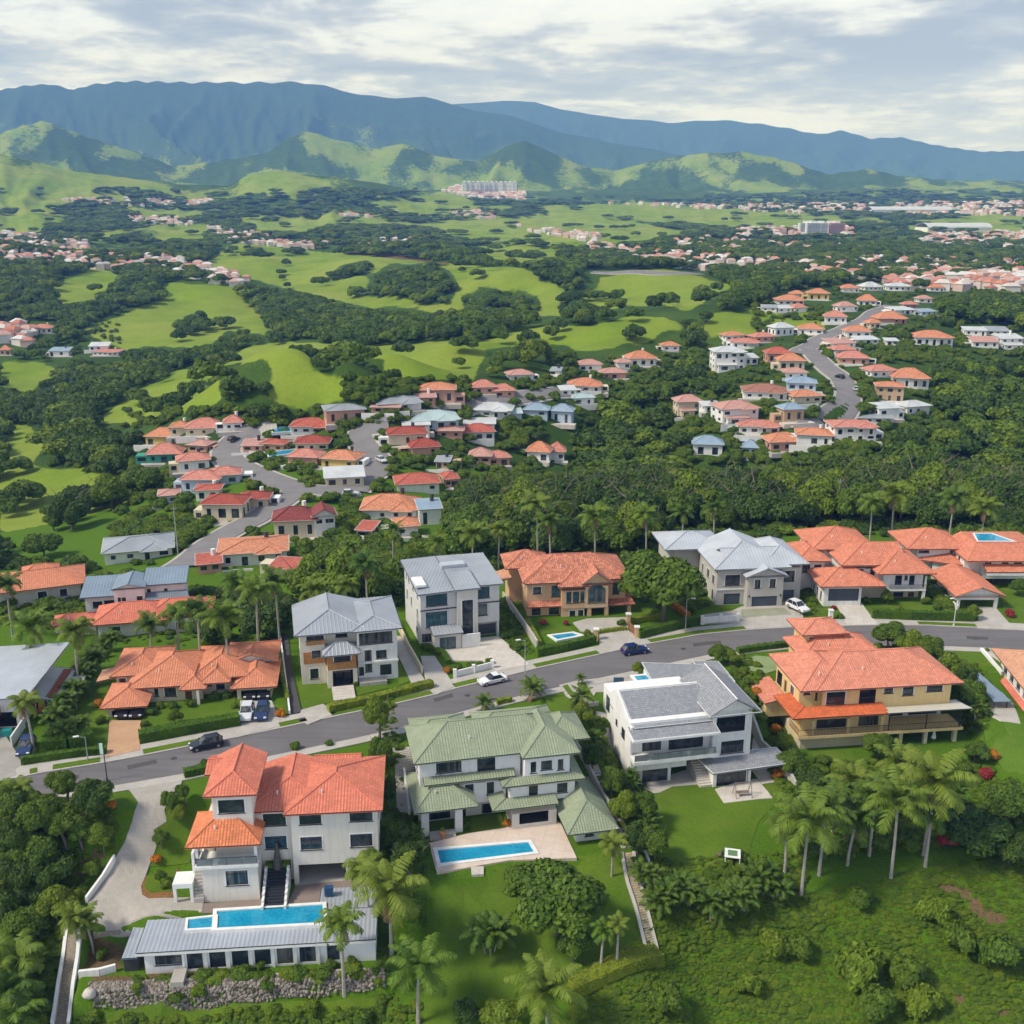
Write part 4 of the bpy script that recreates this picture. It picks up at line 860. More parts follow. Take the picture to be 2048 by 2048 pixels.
# lawns and plots along the upper side of the road
S('lawn', pts(Z4, 95, 1355, 240, 1330, 590, 1270, 600, 1100, 600, 950, 600, 830, 540, 860, 440, 980, 250, 1150, 100, 1300), LAWN, .10)
S('lawn', pts(Z4, 780, 1240, 1335, 1128, 1330, 1040, 1300, 1000, 1300, 925, 800, 960, 780, 1095), LAWN, .11)
S('lawn', pts(Z4, 1500, 990, 1560, 1000, 1590, 1080, 1565, 1098, 1510, 1095), LAWN, .11)
S('lawn', pts(Z5, 310, 1010, 520, 1040, 545, 1140, 340, 1190, 280, 900), LAWN, .12)
S('lawn', pts(Z5, 670, 1030, 850, 1010, 885, 1055, 700, 1100), LAWN, .12); S('lawn', pts(Z5, 930, 890, 970, 890, 1030, 1010, 960, 1035), LAWN, .12)
S('lawn', pts(Z6, 255, 830, 440, 812, 490, 850, 270, 866), LAWN, .10); S('lawn', pts(Z6, 260, 1040, 640, 960, 620, 930, 240, 985), LAWN, .12); S('lawn', pts(Z6, 890, 895, 1530, 805, 1520, 785, 890, 870), LAWN, .12)
S('lawn', pts(Z6, 830, 690, 980, 700, 1010, 760, 850, 760), LAWN, .1)
S('lawn', pts(Z7, 960, 775, 1630, 800, 1600, 700, 1200, 660, 900, 690), LAWN, .12); S('lawn', pts(Z7, 1800, 780, 1960, 820, 1960, 560, 1780, 570), LAWN, .12); S('lawn', pts(Z7, 600, 770, 780, 765, 720, 700, 590, 700), LAWN, .12)
S('lawn', pts(Z6, 1300, 650, 1440, 690, 1480, 730, 1310, 735), LAWN, .1)
# driveways
S('driveway', pts(Z4, 605, 1085, 778, 1085, 772, 1248, 588, 1290), BRICKP, .215); S('driveway', pts(Z4, 1325, 975, 1500, 975, 1560, 1112, 1335, 1172), CONC, .215)
S('alley', pts(Z4, 1515, 610, 1590, 610, 1610, 800, 1665, 1035, 1592, 1055, 1560, 860), M_plain('dark_tar', (.075, .07, .072), .9), .2)
S('driveway', pts(Z5, 340, 1195, 470, 1160, 560, 1215, 380, 1290, 310, 1265, 330, 1200), CONC, .22)
S('driveway', pts(Z5, 1100, 850, 1190, 850, 1250, 940, 1320, 1045, 1200, 1100, 1130, 1000), CONC, .22)
S('path', pts(Z5, 920, 720, 970, 720, 1100, 960, 1125, 1005, 1040, 1025, 960, 860), CONC, .2)
S('forecourt', pts(Z5, 1230, 815, 1470, 735, 1600, 720, 1690, 800, 1800, 905, 1590, 945, 1500, 880, 1260, 880), PALE, .215)
S('forecourt', pts(Z6, 470, 795, 560, 770, 810, 760, 830, 850, 960, 925, 640, 1000, 640, 870, 520, 850), CONC, .215)
S('forecourt', pts(Z6, 1300, 745, 1490, 720, 1560, 690, 1940, 650, 1960, 815, 1590, 835, 1540, 800, 1310, 800), CONC, .214)
S('forecourt', pts(Z6, 1550, 712, 1830, 700, 1880, 742, 1560, 768), M_conc((.30, .31, .22), 2.4, 'mossy_concrete'), .225)
S('driveway', pts(Z7, 700, 655, 865, 650, 990, 810, 790, 815, 740, 720), PALE, .22); S('driveway', pts(Z7, 1560, 690, 1745, 700, 1880, 845, 1628, 835, 1640, 740), CONC, .22)
S('forecourt', pts(Z0, -100, -60, 0, -80, 120, 100, 250, 60, 210, 130, 105, 205, 110, 245, 0, 290, -120, 310), M_conc((.36, .34, .31), 2.4, 'stained_concrete'), .2)
# below the road: left plot
S('driveway', pts(Z0, 835, 322, 1258, 232, 1235, 300, 1120, 480, 1135, 560, 1045, 620, 1075, 700, 1015, 860, 960, 1000, 970, 1060, 1010, 1085, 1180, 1080, 1385, 1072, 1378, 1172, 1270, 1235, 1255, 1290, 640, 1315, 600, 1120, 780, 820, 850, 700, 900, 560, 942, 430, 885, 350), COBBLE, .16, 1.1)
S('lawn', pts(Z0, 760, 350, 870, 345, 938, 420, 925, 490, 880, 610, 790, 600, 800, 480), LAWN, .08, 1.6)
S('lawn', pts(Z0, 1130, 510, 1340, 520, 1330, 700, 1290, 840, 1020, 860, 1078, 720, 1050, 620), LAWN, .10, 1.2)
S('flower_bed', pts(Z0, 985, 930, 1210, 880, 1190, 1075, 1010, 1085, 965, 1050, 962, 990), M_plain('bed_soil', (.22, .11, .04), .9, .2, .4, vs=4), .12, 1.2)
S('lawn', pts(Z0, 1000, 930, 1195, 885, 1180, 1035, 1020, 1045, 985, 1010), LAWN, .17, 1.2)
S('patio', pts(Z1, 975, 985, 1260, 965, 1400, 965, 1430, 900, 1800, 860, 1860, 1000, 1560, 1000, 1045, 1030, 975, 1035), M_conc((.27, .21, .18), .6, 'slate_patio', 5), .10, 1.6)
S('lawn', pts(Z1, 380, 1360, 900, 1490, 1800, 1440, 1940, 1500, 1940, 1700, 330, 1700), LAWN, .04, 2.5)
# middle plot
S('terrace', pts(Z2, 436, 935, 660, 880, 860, 850, 900, 800, 1130, 790, 1165, 830, 1252, 1018, 880, 1030, 480, 1100), M_conc((.68, .56, .47), 1.6, 'pink_terrace', 12), .22, 2, flat=-6.05, thick=2.2)
S('lawn', pts(Z2, 465, 1090, 890, 1055, 1260, 1000, 1440, 985, 1500, 1060, 1560, 1250, 1625, 1540, 1190, 1740, 900, 1900, 640, 2100, 400, 2100, 410, 1500, 470, 1200), LAWN, .06, 2.2)
S('lawn', pts(Z2, 660, 800, 830, 770, 860, 850, 665, 870), LAWN, .26, 2, flat=-6.05)
S('lawn', pts(Z2, 1060, 110, 1200, 120, 1260, 220, 1120, 220), LAWN, .08)
S('steps_court', pts(Z2, 235, 400, 330, 400, 360, 550, 345, 780, 260, 780, 250, 560), CONC, .1)
# right plots
S('patio', pts(Z8, 470, 1330, 1010, 1160, 1040, 1330, 760, 1352, 640, 1410, 540, 1420), CONC, .12, 1.6); S('patio', pts(Z8, 1150, 1380, 1440, 1290, 1540, 1290, 1680, 1462, 1232, 1508), PALE, .16, 1.6)
S('patio', pts(Z8, 1500, 900, 1560, 1000, 1690, 1060, 1700, 1310, 1580, 1330, 1470, 1180), PALE, .10, 1.6)
S('lawn', pts(Z3, 20, 615, 110, 585, 240, 570, 330, 595, 380, 664, 632, 640, 590, 565, 660, 560, 700, 620, 560, 760, 500, 950, 360, 990, 60, 1030, 0, 900, 0, 700), LAWN, .07, 2.2)
S('lawn', pts(Z3, 830, 395, 1040, 385, 1060, 440, 900, 505, 850, 470), LAWN, .07)
S('lawn', pts(Z3, 1720, 260, 1960, 255, 1960, 520, 1830, 500, 1760, 380), M_grass('mown_lawn', (.085, .165, .015), (.12, .21, .02), (.06, .13, .01)), .08)
S('lawn', pts(Z7, 1480, 965, 1650, 970, 1780, 1120, 1640, 1130, 1520, 1040), LAWN, .08)
S('putting_green', pts(Z7, 110, 1040, 200, 1008, 330, 1020, 345, 1100, 270, 1122, 170, 1105, 120, 1070), M_grass('pale_turf', (.25, .32, .15), (.30, .36, .18), (.22, .29, .12)), .12, 1.5)
S('path', pts(Z7, 300, 1200, 350, 1200, 500, 1480, 430, 1500, 330, 1300), PALE, .1)
S('forecourt', pts(Z6, 380, 1195, 480, 1170, 640, 1150, 830, 1110, 880, 1100, 920, 1200, 700, 1240, 620, 1240, 560, 1330, 430, 1270), CONC, .12)
S('lawn', pts(Z6, 492, 1190, 545, 1178, 618, 1300, 570, 1310), LAWN, .23, .9); S('lawn', pts(Z6, 402, 1205, 435, 1195, 500, 1290, 480, 1300), LAWN, .23, .9)
S('path', pts(Z2, 1350, 200, 1450, 220, 1470, 330, 1490, 460, 1400, 380), CONC, .1)
S('path', pts(ZM, 440, 270, 500, 260, 930, 700, 930, 760), PALE, .1)
# village roads beyond
def vroad(line, wd, name='road'):
    W = [Vector(hit(*p)[:2]) for p in line]; f = []
    for i in range(len(W)-1):
        p0 = W[max(i-1, 0)]; p1 = W[i]; p2 = W[i+1]; p3 = W[min(i+2, len(W)-1)]
        for t in (0, .25, .5, .75): f.append(.5*((2*p1)+(p2-p0)*t+(2*p0-5*p1+4*p2-p3)*t*t+(3*p1-p0-3*p2+p3)*t*t*t))
    f.append(W[-1]); A = []; B = []
    for i, p in enumerate(f):
        t = (f[min(i+1, len(f)-1)]-f[max(i-1, 0)]).normalized(); n = Vector((-t.y, t.x))*wd/2; A.append(p+n); B.append(p-n)
    for nm, m, e, dz in ((name, ASPHF, 0, .55), ('pavement', CONC, 1.0, .42)):
        mb = MB()
        for i in range(len(f)-1):
            q = []
            for P_, Q_ in ((A[i], B[i]), (B[i], A[i]), (B[i+1], A[i+1]), (A[i+1], B[i+1])):
                d = (P_-Q_).normalized(); q.append(P_+d*e)
            q = [q[1], q[2], q[3], q[0]]; P3 = [(p.x, p.y, float(Hg(p.x, p.y))+dz) for p in q]; mb.face(P3)
            for a, b in ((P3[0], P3[1]), (P3[2], P3[3])): mb.face([(a[0], a[1], a[2]-1.2), (b[0], b[1], b[2]-1.2), b, a])
        tag(mb.build(nm, m), kind='structure')
ASPHF = M_plain('village_asphalt', (.21, .20, .20), .9, .2, .12, vs=.2)
VR = [(pts(ZA, 350, 935, 400, 900, 470, 840, 560, 785, 650, 740, 730, 690, 800, 640, 850, 610, 920, 605, 1000, 612, 1110, 608), 8), (pts(ZA, 850, 600, 760, 570, 690, 545, 600, 505, 548, 465, 545, 425, 590, 380, 650, 358, 700, 345, 760, 340), 9),
 (pts(ZA, 1090, 610, 1140, 560, 1190, 520, 1190, 470, 1150, 430, 1115, 385, 1120, 355, 1180, 335, 1240, 330), 8), (pts(ZA, 1480, 270, 1600, 240, 1750, 215, 1932, 185, 2100, 150), 8),
 (pts(ZB, 1040, 735, 1100, 705, 1165, 670, 1205, 635, 1215, 590, 1195, 540, 1150, 500, 1110, 465, 1085, 440, 1060, 410), 9), (pts(ZB, 1010, 425, 1060, 395, 1100, 365, 1200, 325, 1280, 290, 1330, 255, 1400, 230), 9),
 (pts(ZB, 170, 92, 330, 90, 480, 96, 620, 100), 8)]
for ln, wd in VR: vroad(ln, wd)
# ------------------------------------------------------------------ the houses along the street
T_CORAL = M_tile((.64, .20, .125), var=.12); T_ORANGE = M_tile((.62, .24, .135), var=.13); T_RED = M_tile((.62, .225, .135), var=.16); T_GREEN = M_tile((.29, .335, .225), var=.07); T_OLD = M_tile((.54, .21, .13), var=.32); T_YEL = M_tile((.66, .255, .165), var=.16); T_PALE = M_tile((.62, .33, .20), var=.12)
S_GREY = M_shingle((.29, .30, .32)); MT_GREY = M_metal((.36, .385, .42)); MT_BLUE = M_metal((.24, .31, .38)); MT_PALE = M_metal((.50, .53, .57)); MT_DARK = M_metal((.20, .24, .29)); MT_STEEL = M_metal((.40, .43, .48))
P_WHITE = M_plaster((.80, .79, .77)); P_CREAM = M_plaster((.72, .67, .59)); P_OFF = M_plaster((.66, .63, .58)); P_YEL = M_plaster((.74, .55, .26)); P_TAN = M_plaster((.66, .43, .26)); P_STONE = M_plaster((.50, .48, .44)); P_BEIGE = M_plaster((.66, .57, .42)); P_GREY = M_plaster((.62, .61, .60))
def hA():
    h = House('A', 'coral_roof_house', 'three storey cream house with coral tile roofs and tower above the long pool', 'house')
    D_ = 11.5; z9 = h.P(1300, 690)[1]
    e = h.block((1030, 690, 1750, 1300), 0, D_, P_CREAM, z0=2.75, F=[('W', 1085, 685, 1270, 792), ('W', 1097, 897, 1277, 1005), ('W', 1508, 655, 1700, 765), ('W', 1515, 872, 1700, 980)], Rt=[('w', 2, 4, 4, 5.4), ('w', 7, 9, 4, 5.4), ('w', 2, 4, 7.6, 9), ('w', 7, 9, 7.6, 9)])
    x0, x1, _, _, _, zt = e; zt = 10.6 if zt < 8 else zt
    for x in (x0+.25, (x0+x1)/2+1.4, x1-.25): h.box('column', x-.28, x+.28, .05, .6, -2.5, 2.75, P_CREAM)
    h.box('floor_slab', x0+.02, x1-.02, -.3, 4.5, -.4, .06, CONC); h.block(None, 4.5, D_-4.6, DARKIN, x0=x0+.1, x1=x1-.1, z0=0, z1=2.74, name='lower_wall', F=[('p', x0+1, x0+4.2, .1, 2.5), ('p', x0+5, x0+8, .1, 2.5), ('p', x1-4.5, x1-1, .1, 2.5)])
    a = h.block((722, 700, 1028, 1300), 1.1, D_-1.2, P_CREAM, z0=0, F=[('W', 782, 700, 972, 803), ('W', 798, 890, 980, 996), ('P', 860, 1100, 985, 1290)], x1=x0-.003, name='middle_wall')
    xa = a[0]
    h.hip(x0, x1, 0, D_, zt, 1.95, T_CORAL, ov=.75); h.hip(xa-.4, x0+4, 1.1, D_-.6, zt-.12, 1.5, T_CORAL, ov=.7, ends='L')
    # tower wing on the left
    t = h.block((355, 550, 690, 760), -.6, 6, P_CREAM, z0=5.0, F=[('W', 405, 585, 625, 697)], name='tower_wall', L=[('w', 2, 4, 7.4, 8.9)])
    h.hip(t[0], t[1], -.6, 7.6, t[5], 1.45, T_CORAL, ov=.8, ends='L', run=3.0); h.hip(t[0]-1.2, t[0]+4, 4.8, 8.6, t[5]-.25, .8, T_CORAL, ov=.5, ends='')
    h.block(None, 5.45, 3.0, P_CREAM, x0=t[0]+.05, x1=xa-.05, z0=0, z1=t[5]-.3, name='rear_wall', L=[('w', 1, 2.5, 6.5, 8), ('w', 4, 5.5, 6.5, 8)])
    yb = -2.6; pr = h.rect((275, 1150, 745, 1375), yb); b0, b1 = pr[0], pr[1]; zf = h.P(480, 1150, yb)[1]
    h.block((275, 1175, 745, 1375), yb, 4.2, P_CREAM, z0=0, z1=zf, F=[('W', 470, 1180, 655, 1303)], name='porch_base')
    bl = h.P(225, 1130, yb)[0]; h.box('balcony_slab', bl-.2, b1+.15, yb-.35, 1.3, zf+.003, zf+.35, TRIM)
    zr = h.P(480, 965, yb)[1]
    h.block(None, .2, 6.2, P_CREAM, x0=bl+.3, x1=b1, z0=zf+.36, z1=zr+.1, name='porch_wall', F=[('p', bl+1.6, bl+2.9, zf+.4, zf+2.5), ('p', bl+3.6, bl+5.6, zf+.4, zf+2.5), ('p', bl+6.1, b1-.4, zf+.4, zf+2.5)])
    for x in (bl+.1, b1-.1): h.box('column', x-.16, x+.16, yb+.0, yb+.32, zf+.35, zr, TRIM)
    h.rail((bl, yb-.15, zf+.35), (b1, yb-.15, zf+.35), 1.0, glass=True); h.rail((bl, yb-.15, zf+.35), (bl, .3, zf+.35), 1.0, glass=True)
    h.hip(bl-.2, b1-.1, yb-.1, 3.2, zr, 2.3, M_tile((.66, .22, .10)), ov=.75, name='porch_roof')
    h.hip(x0+2.2, x0+7.5, D_-1, D_+2.2, zt-.3, 1.0, T_CORAL, ov=.4, ends='', name='rear_roof'); h.shed([(xa-6.4, 4.6, 7.0), (t[0]-.1, 4.6, 7.4), (t[0]-.1, 9.5, 7.4), (xa-6.4, 9.5, 7.0)], M_tile((.68, .38, .24)), 'corr', name='side_roof')
    # entry canopy and outside stairs
    cx0, cx1 = h.rect((20, 1180, 190, 1400), -2.6)[:2]; zc = h.P(105, 1295, -2.8)[1]
    h.box('entry_canopy', cx0, cx1, -2.8, -.3, zc-.6, zc, TRIM); zf2_ = zf; 
    for x in (cx0+.2, cx1-.2): h.box('column', x-.18, x+.18, -2.75, -2.4, -.5, zc-.6, TRIM)
    h.stairs(cx1+.02, b0-.02, -2.9, 0.55, -.1, zf, CONC, 13); h.box('side_wall', cx1-.3, cx1, -.85, 4.5, 0, zf+.9, TRIM)
    # dark stepped water chute between the wings
    q0, q1 = h.rect((790, 1100, 1000, 1410), -1.2)[:2]; mb = MB(); n = 14
    for i in range(n): mb.box(q0+.35, q1-.35, -4.6+i*.36, -4.24+i*.36, -.3, .25+i*.17)
    mb.build('water_chute', M_plain('black_slate', (.035, .038, .045), .35), h.root)
    for x in (q0, q1-.3):
        mb = MB()
        for i in range(7): mb.box(x, x+.3, -4.8+i*.72, -4.8+(i+1)*.72, -.3, .6+i*.36)
        mb.build('side_wall', TRIM, h.root)
    mb = MB(); mb.beam(((q0+q1)/2, .4, 2.2), ((q0+q1)/2, .6, 5.6), .65, .12, 7); mb.build('rock_spire', M_plain('dark_stone', (.11, .10, .09), .85, .2, .3, vs=2), h.root)
    tag(h.box('planter', q0, q0+.9, .1, 1, 2.0, 2.9, LH)); h.box('planter', q1-.9, q1, .1, 1, 2.0, 2.9, LH)
hA()
def hB():
    h = House('B', 'green_roof_house', 'large white house under sage green tile roofs, beside the rectangular pool', 'house')
    zu0 = h.P(640, 590, 2.2)[1]; T = T_GREEN
    u = h.block((385, 460, 940, 592), 2.2, 8.7, P_WHITE, F=[('W', 475, 472, 615, 537), ('W', 702, 455, 802, 530)], L=[('w', 2, 3.5, zu0+.8, zu0+2.2), ('w', 6, 7.5, zu0+.8, zu0+2.2)], name='upper_wall')
    v = h.block((965, 470, 1212, 572), .6, 9, P_WHITE, z1=u[5], F=[('W', 997, 480, 1028, 540), ('W', 1055, 472, 1115, 522), ('W', 1147, 465, 1178, 522)], name='upper_wall')
    zt = u[5]; h.hip(u[0], v[1]-.6, 2.2, 11, zt, 2.9, T, ov=.85); h.hip(v[0]+.4, v[1]+.3, .6, 8, zt+.05, 2.3, T, ov=.9, ends='L'); h.hip(v[1]-2, v[1]+3.0, 4.5, 10.8, zt-.15, 2.0, T, ov=.7)
    h.hip(u[0]+.5, u[0]+7.4, 10.0, 14.6, zt-.4, 1.0, T, ov=.6, name='rear_roof'); h.hip(v[0]-4.3, v[1]-.2, 10.2, 14.6, zt-.4, 1.1, T, ov=.6, name='rear_roof')
    h.block(None, 10.2, 4.3, P_WHITE, x0=u[0]+.6, x1=u[0]+7.2, z0=2.5, z1=zt-.4, name='rear_wall'); h.block(None, 10.3, 4.2, P_WHITE, x0=v[0]-4.1, x1=v[1]-.4, z0=2.5, z1=zt-.4, name='rear_wall')
    # middle storey
    m = h.block((430, 592, 860, 705), 1.6, 10.5, P_WHITE, z0=h.P(700, 705, 1.6)[1], z1=zu0-.02, F=[('W', 635, 600, 682, 662), ('W', 755, 587, 795, 655)], name='middle_wall')
    n_ = h.block((885, 605, 1240, 692), -.3, 11, P_WHITE, z1=v[4]-.02, F=[('W', 987, 608, 1037, 668), ('W', 1143, 595, 1200, 648)], name='middle_wall')
    h.skirt_px(u[0]+.4, v[0]-1.2, 2.15, 1.5, 660, 590, 556, T); h.skirt_px(n_[0]+.3, n_[1]-.3, .55, 1.5, 1075, 601, 562, T, l=3, r=5)
    # ground floor
    zm = m[4]; g0 = h.block((640, 705, 900, 860), 2.6, 8, P_OFF, z0=0, z1=zm, F=[('P', 728, 705, 860, 770)], name='lower_wall')
    g = h.block((895, 720, 1140, 840), -2.0, 8, P_CREAM, z0=0, F=[('O', 935, 735, 1095, 815)], z1=n_[4]-.5, name='garage_wall')
    h.skirt_px(g[0]-.6, g[1]+.2, -.35, 2.1, 1000, 733, 690, T, l=3)
    p = h.P(395, 765, -1.0); p2 = h.P(615, 745, -1.0); zr = p[1]+.3; x0, x1 = p[0], p2[0]
    h.hip(x0-.1, x1+1.0, -1.1, 6.8, zr, 2.6, T, ov=1.0, name='pavilion_roof')
    for x in (x0+.45, x1-.35): h.box('column', x-.5, x+.5, -1, -.1, -1.5, zr, TRIM)
    h.block(None, 2.4, 4, P_OFF, x0=x0, x1=x1+.6, z0=0, z1=zr, F=[('p', x0+1.4, x1-1.0, .05, 2.6)], name='porch_wall')
    h.stairs(x0+.9, x1-.9, -2.2, .15, -1.0, .6, CONC, 3, 'porch_steps')
    # right hand pavilion wing
    q = h.block((1248, 865, 1422, 975), -6.3, 11, P_WHITE, F=[('W', 1297, 858, 1345, 888)], name='wing_wall', L=[('o', 5.5, 8.5, .05, 2.3)])
    h.hip(q[0]-.4, q[1]+.2, -6.3, 4.7, q[5]+.1, 2.5, T, ov=1.0, name='wing_roof')
hB()
def hC():
    h = House('C', 'white_modern_house', 'white modern house with grey shingle gable roofs and glass balconies', 'house')
    S_ = S_GREY; m = P_WHITE
    r = h.rect((1128, 720, 1478, 1085), 0); x0, x1 = r[0], r[1]; zf2 = h.P(1300, 850)[1]; zf1 = h.P(1300, 1085)[1]; ze = h.P(1110, 705)[1]
    h.block((1130, 705, 1478, 1090), 0, 12, m, z0=zf1, z1=ze, F=[('B', 1165, 705, 1425, 845), ('W', 1205, 925, 1413, 1038)], Rt=[('w', 2, 4, zf2+.6, zf2+2.1), ('w', 7, 9, zf2+.6, zf2+2.1)], name='gable_wall_block')
    mb = MB(); xm = (x0+x1)/2; rise = 2.3; mb.face([(x0, .0, ze), (x1, .0, ze), (xm, .0, ze+rise*.86)]); mb.build('gable_wall', m, h.root)
    h.hip(x0, x1, 0, 10.2, ze, rise, S_, 'flat', ov=1.0, ends='', capm=TRIM)
    for o in list(h.root.children):
        pass
    xl = h.P(405, 1000, -1.0)[0]; zb = h.P(700, 905, -1.2)[1]; zfl = h.P(700, 1085, -1.2)[1]
    h.block(None, .8, 13, m, x0=xl, x1=x0-.003, z0=zfl, z1=ze-.2, F=[('P', 480, 905, 655, 1020), ('P', 725, 880, 1040, 1000)], L=[('w', 3, 4.2, zfl+1.2, zfl+2.7), ('w', 8, 9.5, zfl+3.2, zfl+5.8), ('w', 5.6, 6.2, zfl+1.5, zfl+2.6)], name='main_wall')
    h.box('balcony_slab', xl-.1, x0+.4, -1.6, .79, zfl-.5, zfl+.02, TRIM); h.rail((xl, -1.5, zfl+.02), (x0-.1, -1.5, zfl+.02), 1.0, glass=True)
    h.box('balcony_canopy', xl-.5, x0+.3, -2.0, .6, zb+.15, zb+.5, TRIM); h.shed([(xl-.4, -1.9, zb+.56), (x0+.2, -1.9, zb+.56), (x0+.2, 1.2, zb+1.1), (xl-.4, 1.2, zb+1.1)], S_, 'flat', .05, name='canopy_roof')
    h.shed([(xl+.4, .3, zb+1.25), (x0+.6, .3, zb+1.25), (x0+.6, 7.3, zb+3.6), (xl+.4, 7.3, zb+3.6)], S_, 'flat', .25, name='main_roof')
    sw = MB()
    for x, sx in ((xl-.05, .3),):
        P_ = [(0.4, zfl), (.4, zb+1.3), (7.4, zb+3.8), (8.6, zb+3.2), (11.5, zb+1.2), (11.5, zfl-3.2), (.4, zfl-3.2)]
        A = [(x, a, b) for a, b in P_]; B_ = [(x+sx, a, b) for a, b in P_]; sw.face(A[::-1]); sw.face(B_)
        for i in range(len(P_)): j = (i+1) % len(P_); sw.face([A[i], A[j], B_[j], B_[i]])
    sw.build('side_wall', m, h.root); h.box('roof_parapet', xl+.4, x0+.3, 7.35, 7.65, zb+3.2, zb+3.8, TRIM)
    for k, (a, b, c, d) in enumerate(((3, 4.3, zfl+1.0, zfl+2.6), (6.5, 7.2, zfl+1.4, zfl+2.4), (10.4, 12.0, zfl+1.6, zfl+4.0))):
        g = MB(); g.box(xl-.12, xl-.06, a, b, c, d); f = g.build('window', FRAME, h.root); g = MB(); g.face([(xl-.125, b-.06, c+.06), (xl-.125, a+.06, c+.06), (xl-.125, a+.06, d-.06), (xl-.125, b-.06, d-.06)]); g.build('pane', GLASS, f)
    # rear lower roofs and roof terrace with pool
    zr = zb+1.5; c4 = [(*h.Z(600, 425, zr), zr), (*h.Z(1150, 430, zr), zr), (*h.Z(1060, 225, zr+.5), zr+.5), (*h.Z(478, 205, zr+.5), zr+.5)]; h.shed(c4, S_, 'flat', .35, name='rear_roof')
    xs_ = [p[0] for p in c4]; ys_ = [p[1] for p in c4]; h.block(None, 8.8, max(ys_)-9.6, m, x0=max(min(xs_), c4[0][0])+.5, x1=x0+1.8, z0=2, z1=zr-.2, name='rear_wall')
    c5 = [(*h.Z(1040, 300, zr-.5), zr-.5), (*h.Z(1335, 380, zr-.5), zr-.5), (*h.Z(1180, 195, zr-.3), zr-.3), (*h.Z(940, 190, zr-.3), zr-.3)]; h.shed(c5, S_, 'flat', .35, name='rear_roof'); h.block(None, 10.4, 5.5, m, x0=x1-5.5, x1=x1+1.2, z0=2, z1=zr-.9, name='rear_wall')
    h.box('white_gutter', x1+.9, x1+1.2, 9.6, 14.5, zr-.3, zr, TRIM)
    tp_ = [h.Z(335, 430, zb+.6), h.Z(600, 425, zb+.6)]; h.block(None, 8.7, 6.5, m, x0=tp_[0][0], x1=tp_[1][0]+.3, z0=2, z1=zb+.6, name='terrace_wall'); h.poolz = h.O.z+zb+.6
    # ground storey
    h.block(None, .2, 12, m, x0=xl+.02, x1=x0-3.7, z0=h.P(500, 1200, .2)[1]-.0, z1=zfl-.52, name='middle_wall')
    zl = h.P(600, 1190, .2)[1]
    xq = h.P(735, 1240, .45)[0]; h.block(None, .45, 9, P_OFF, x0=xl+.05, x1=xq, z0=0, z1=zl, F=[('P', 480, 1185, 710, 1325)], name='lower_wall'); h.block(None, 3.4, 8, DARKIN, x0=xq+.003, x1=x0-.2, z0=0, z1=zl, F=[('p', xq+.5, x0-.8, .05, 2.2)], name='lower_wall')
    for x in (xl+.2, h.P(728, 1240, .3)[0]): h.box('column', x-.2, x+.2, .25, .65, -1.5, zl, TRIM)
    h.stairs(h.P(975, 1250, -.8)[0], h.P(1110, 1300, -.8)[0], -2.4, .1, 3.0, 3.0, PALE, 14); 
    w0 = h.P(1130, 1350, -2.6)[0]; w1 = h.P(1440, 1290, -2.6)[0]; zg = h.P(1300, 1185, -2.6)[1]
    h.block(None, -2.6, 4.0, m, x0=w0, x1=w1, z0=0, z1=zg, F=[('P', 1165, 1205, 1435, 1340)], name='garden_room_wall')
    for x in (w1+.35,): h.box('column', x-.2, x+.2, -2.7, -2.3, -.5, zg, TRIM)
    h.shed([(w0-.4, -3.4, zg+.12), (w1+6.6, -3.0, zg+.12), (w1+6.0, .9, zg+.55), (w0-1.5, .9, zg+.55)], S_, 'flat', .3, name='garden_room_roof')
    h.box('column', w1+6.0, w1+6.3, -2.5, -2.2, -1, zg, TRIM)
    return h
hc_ = hC()
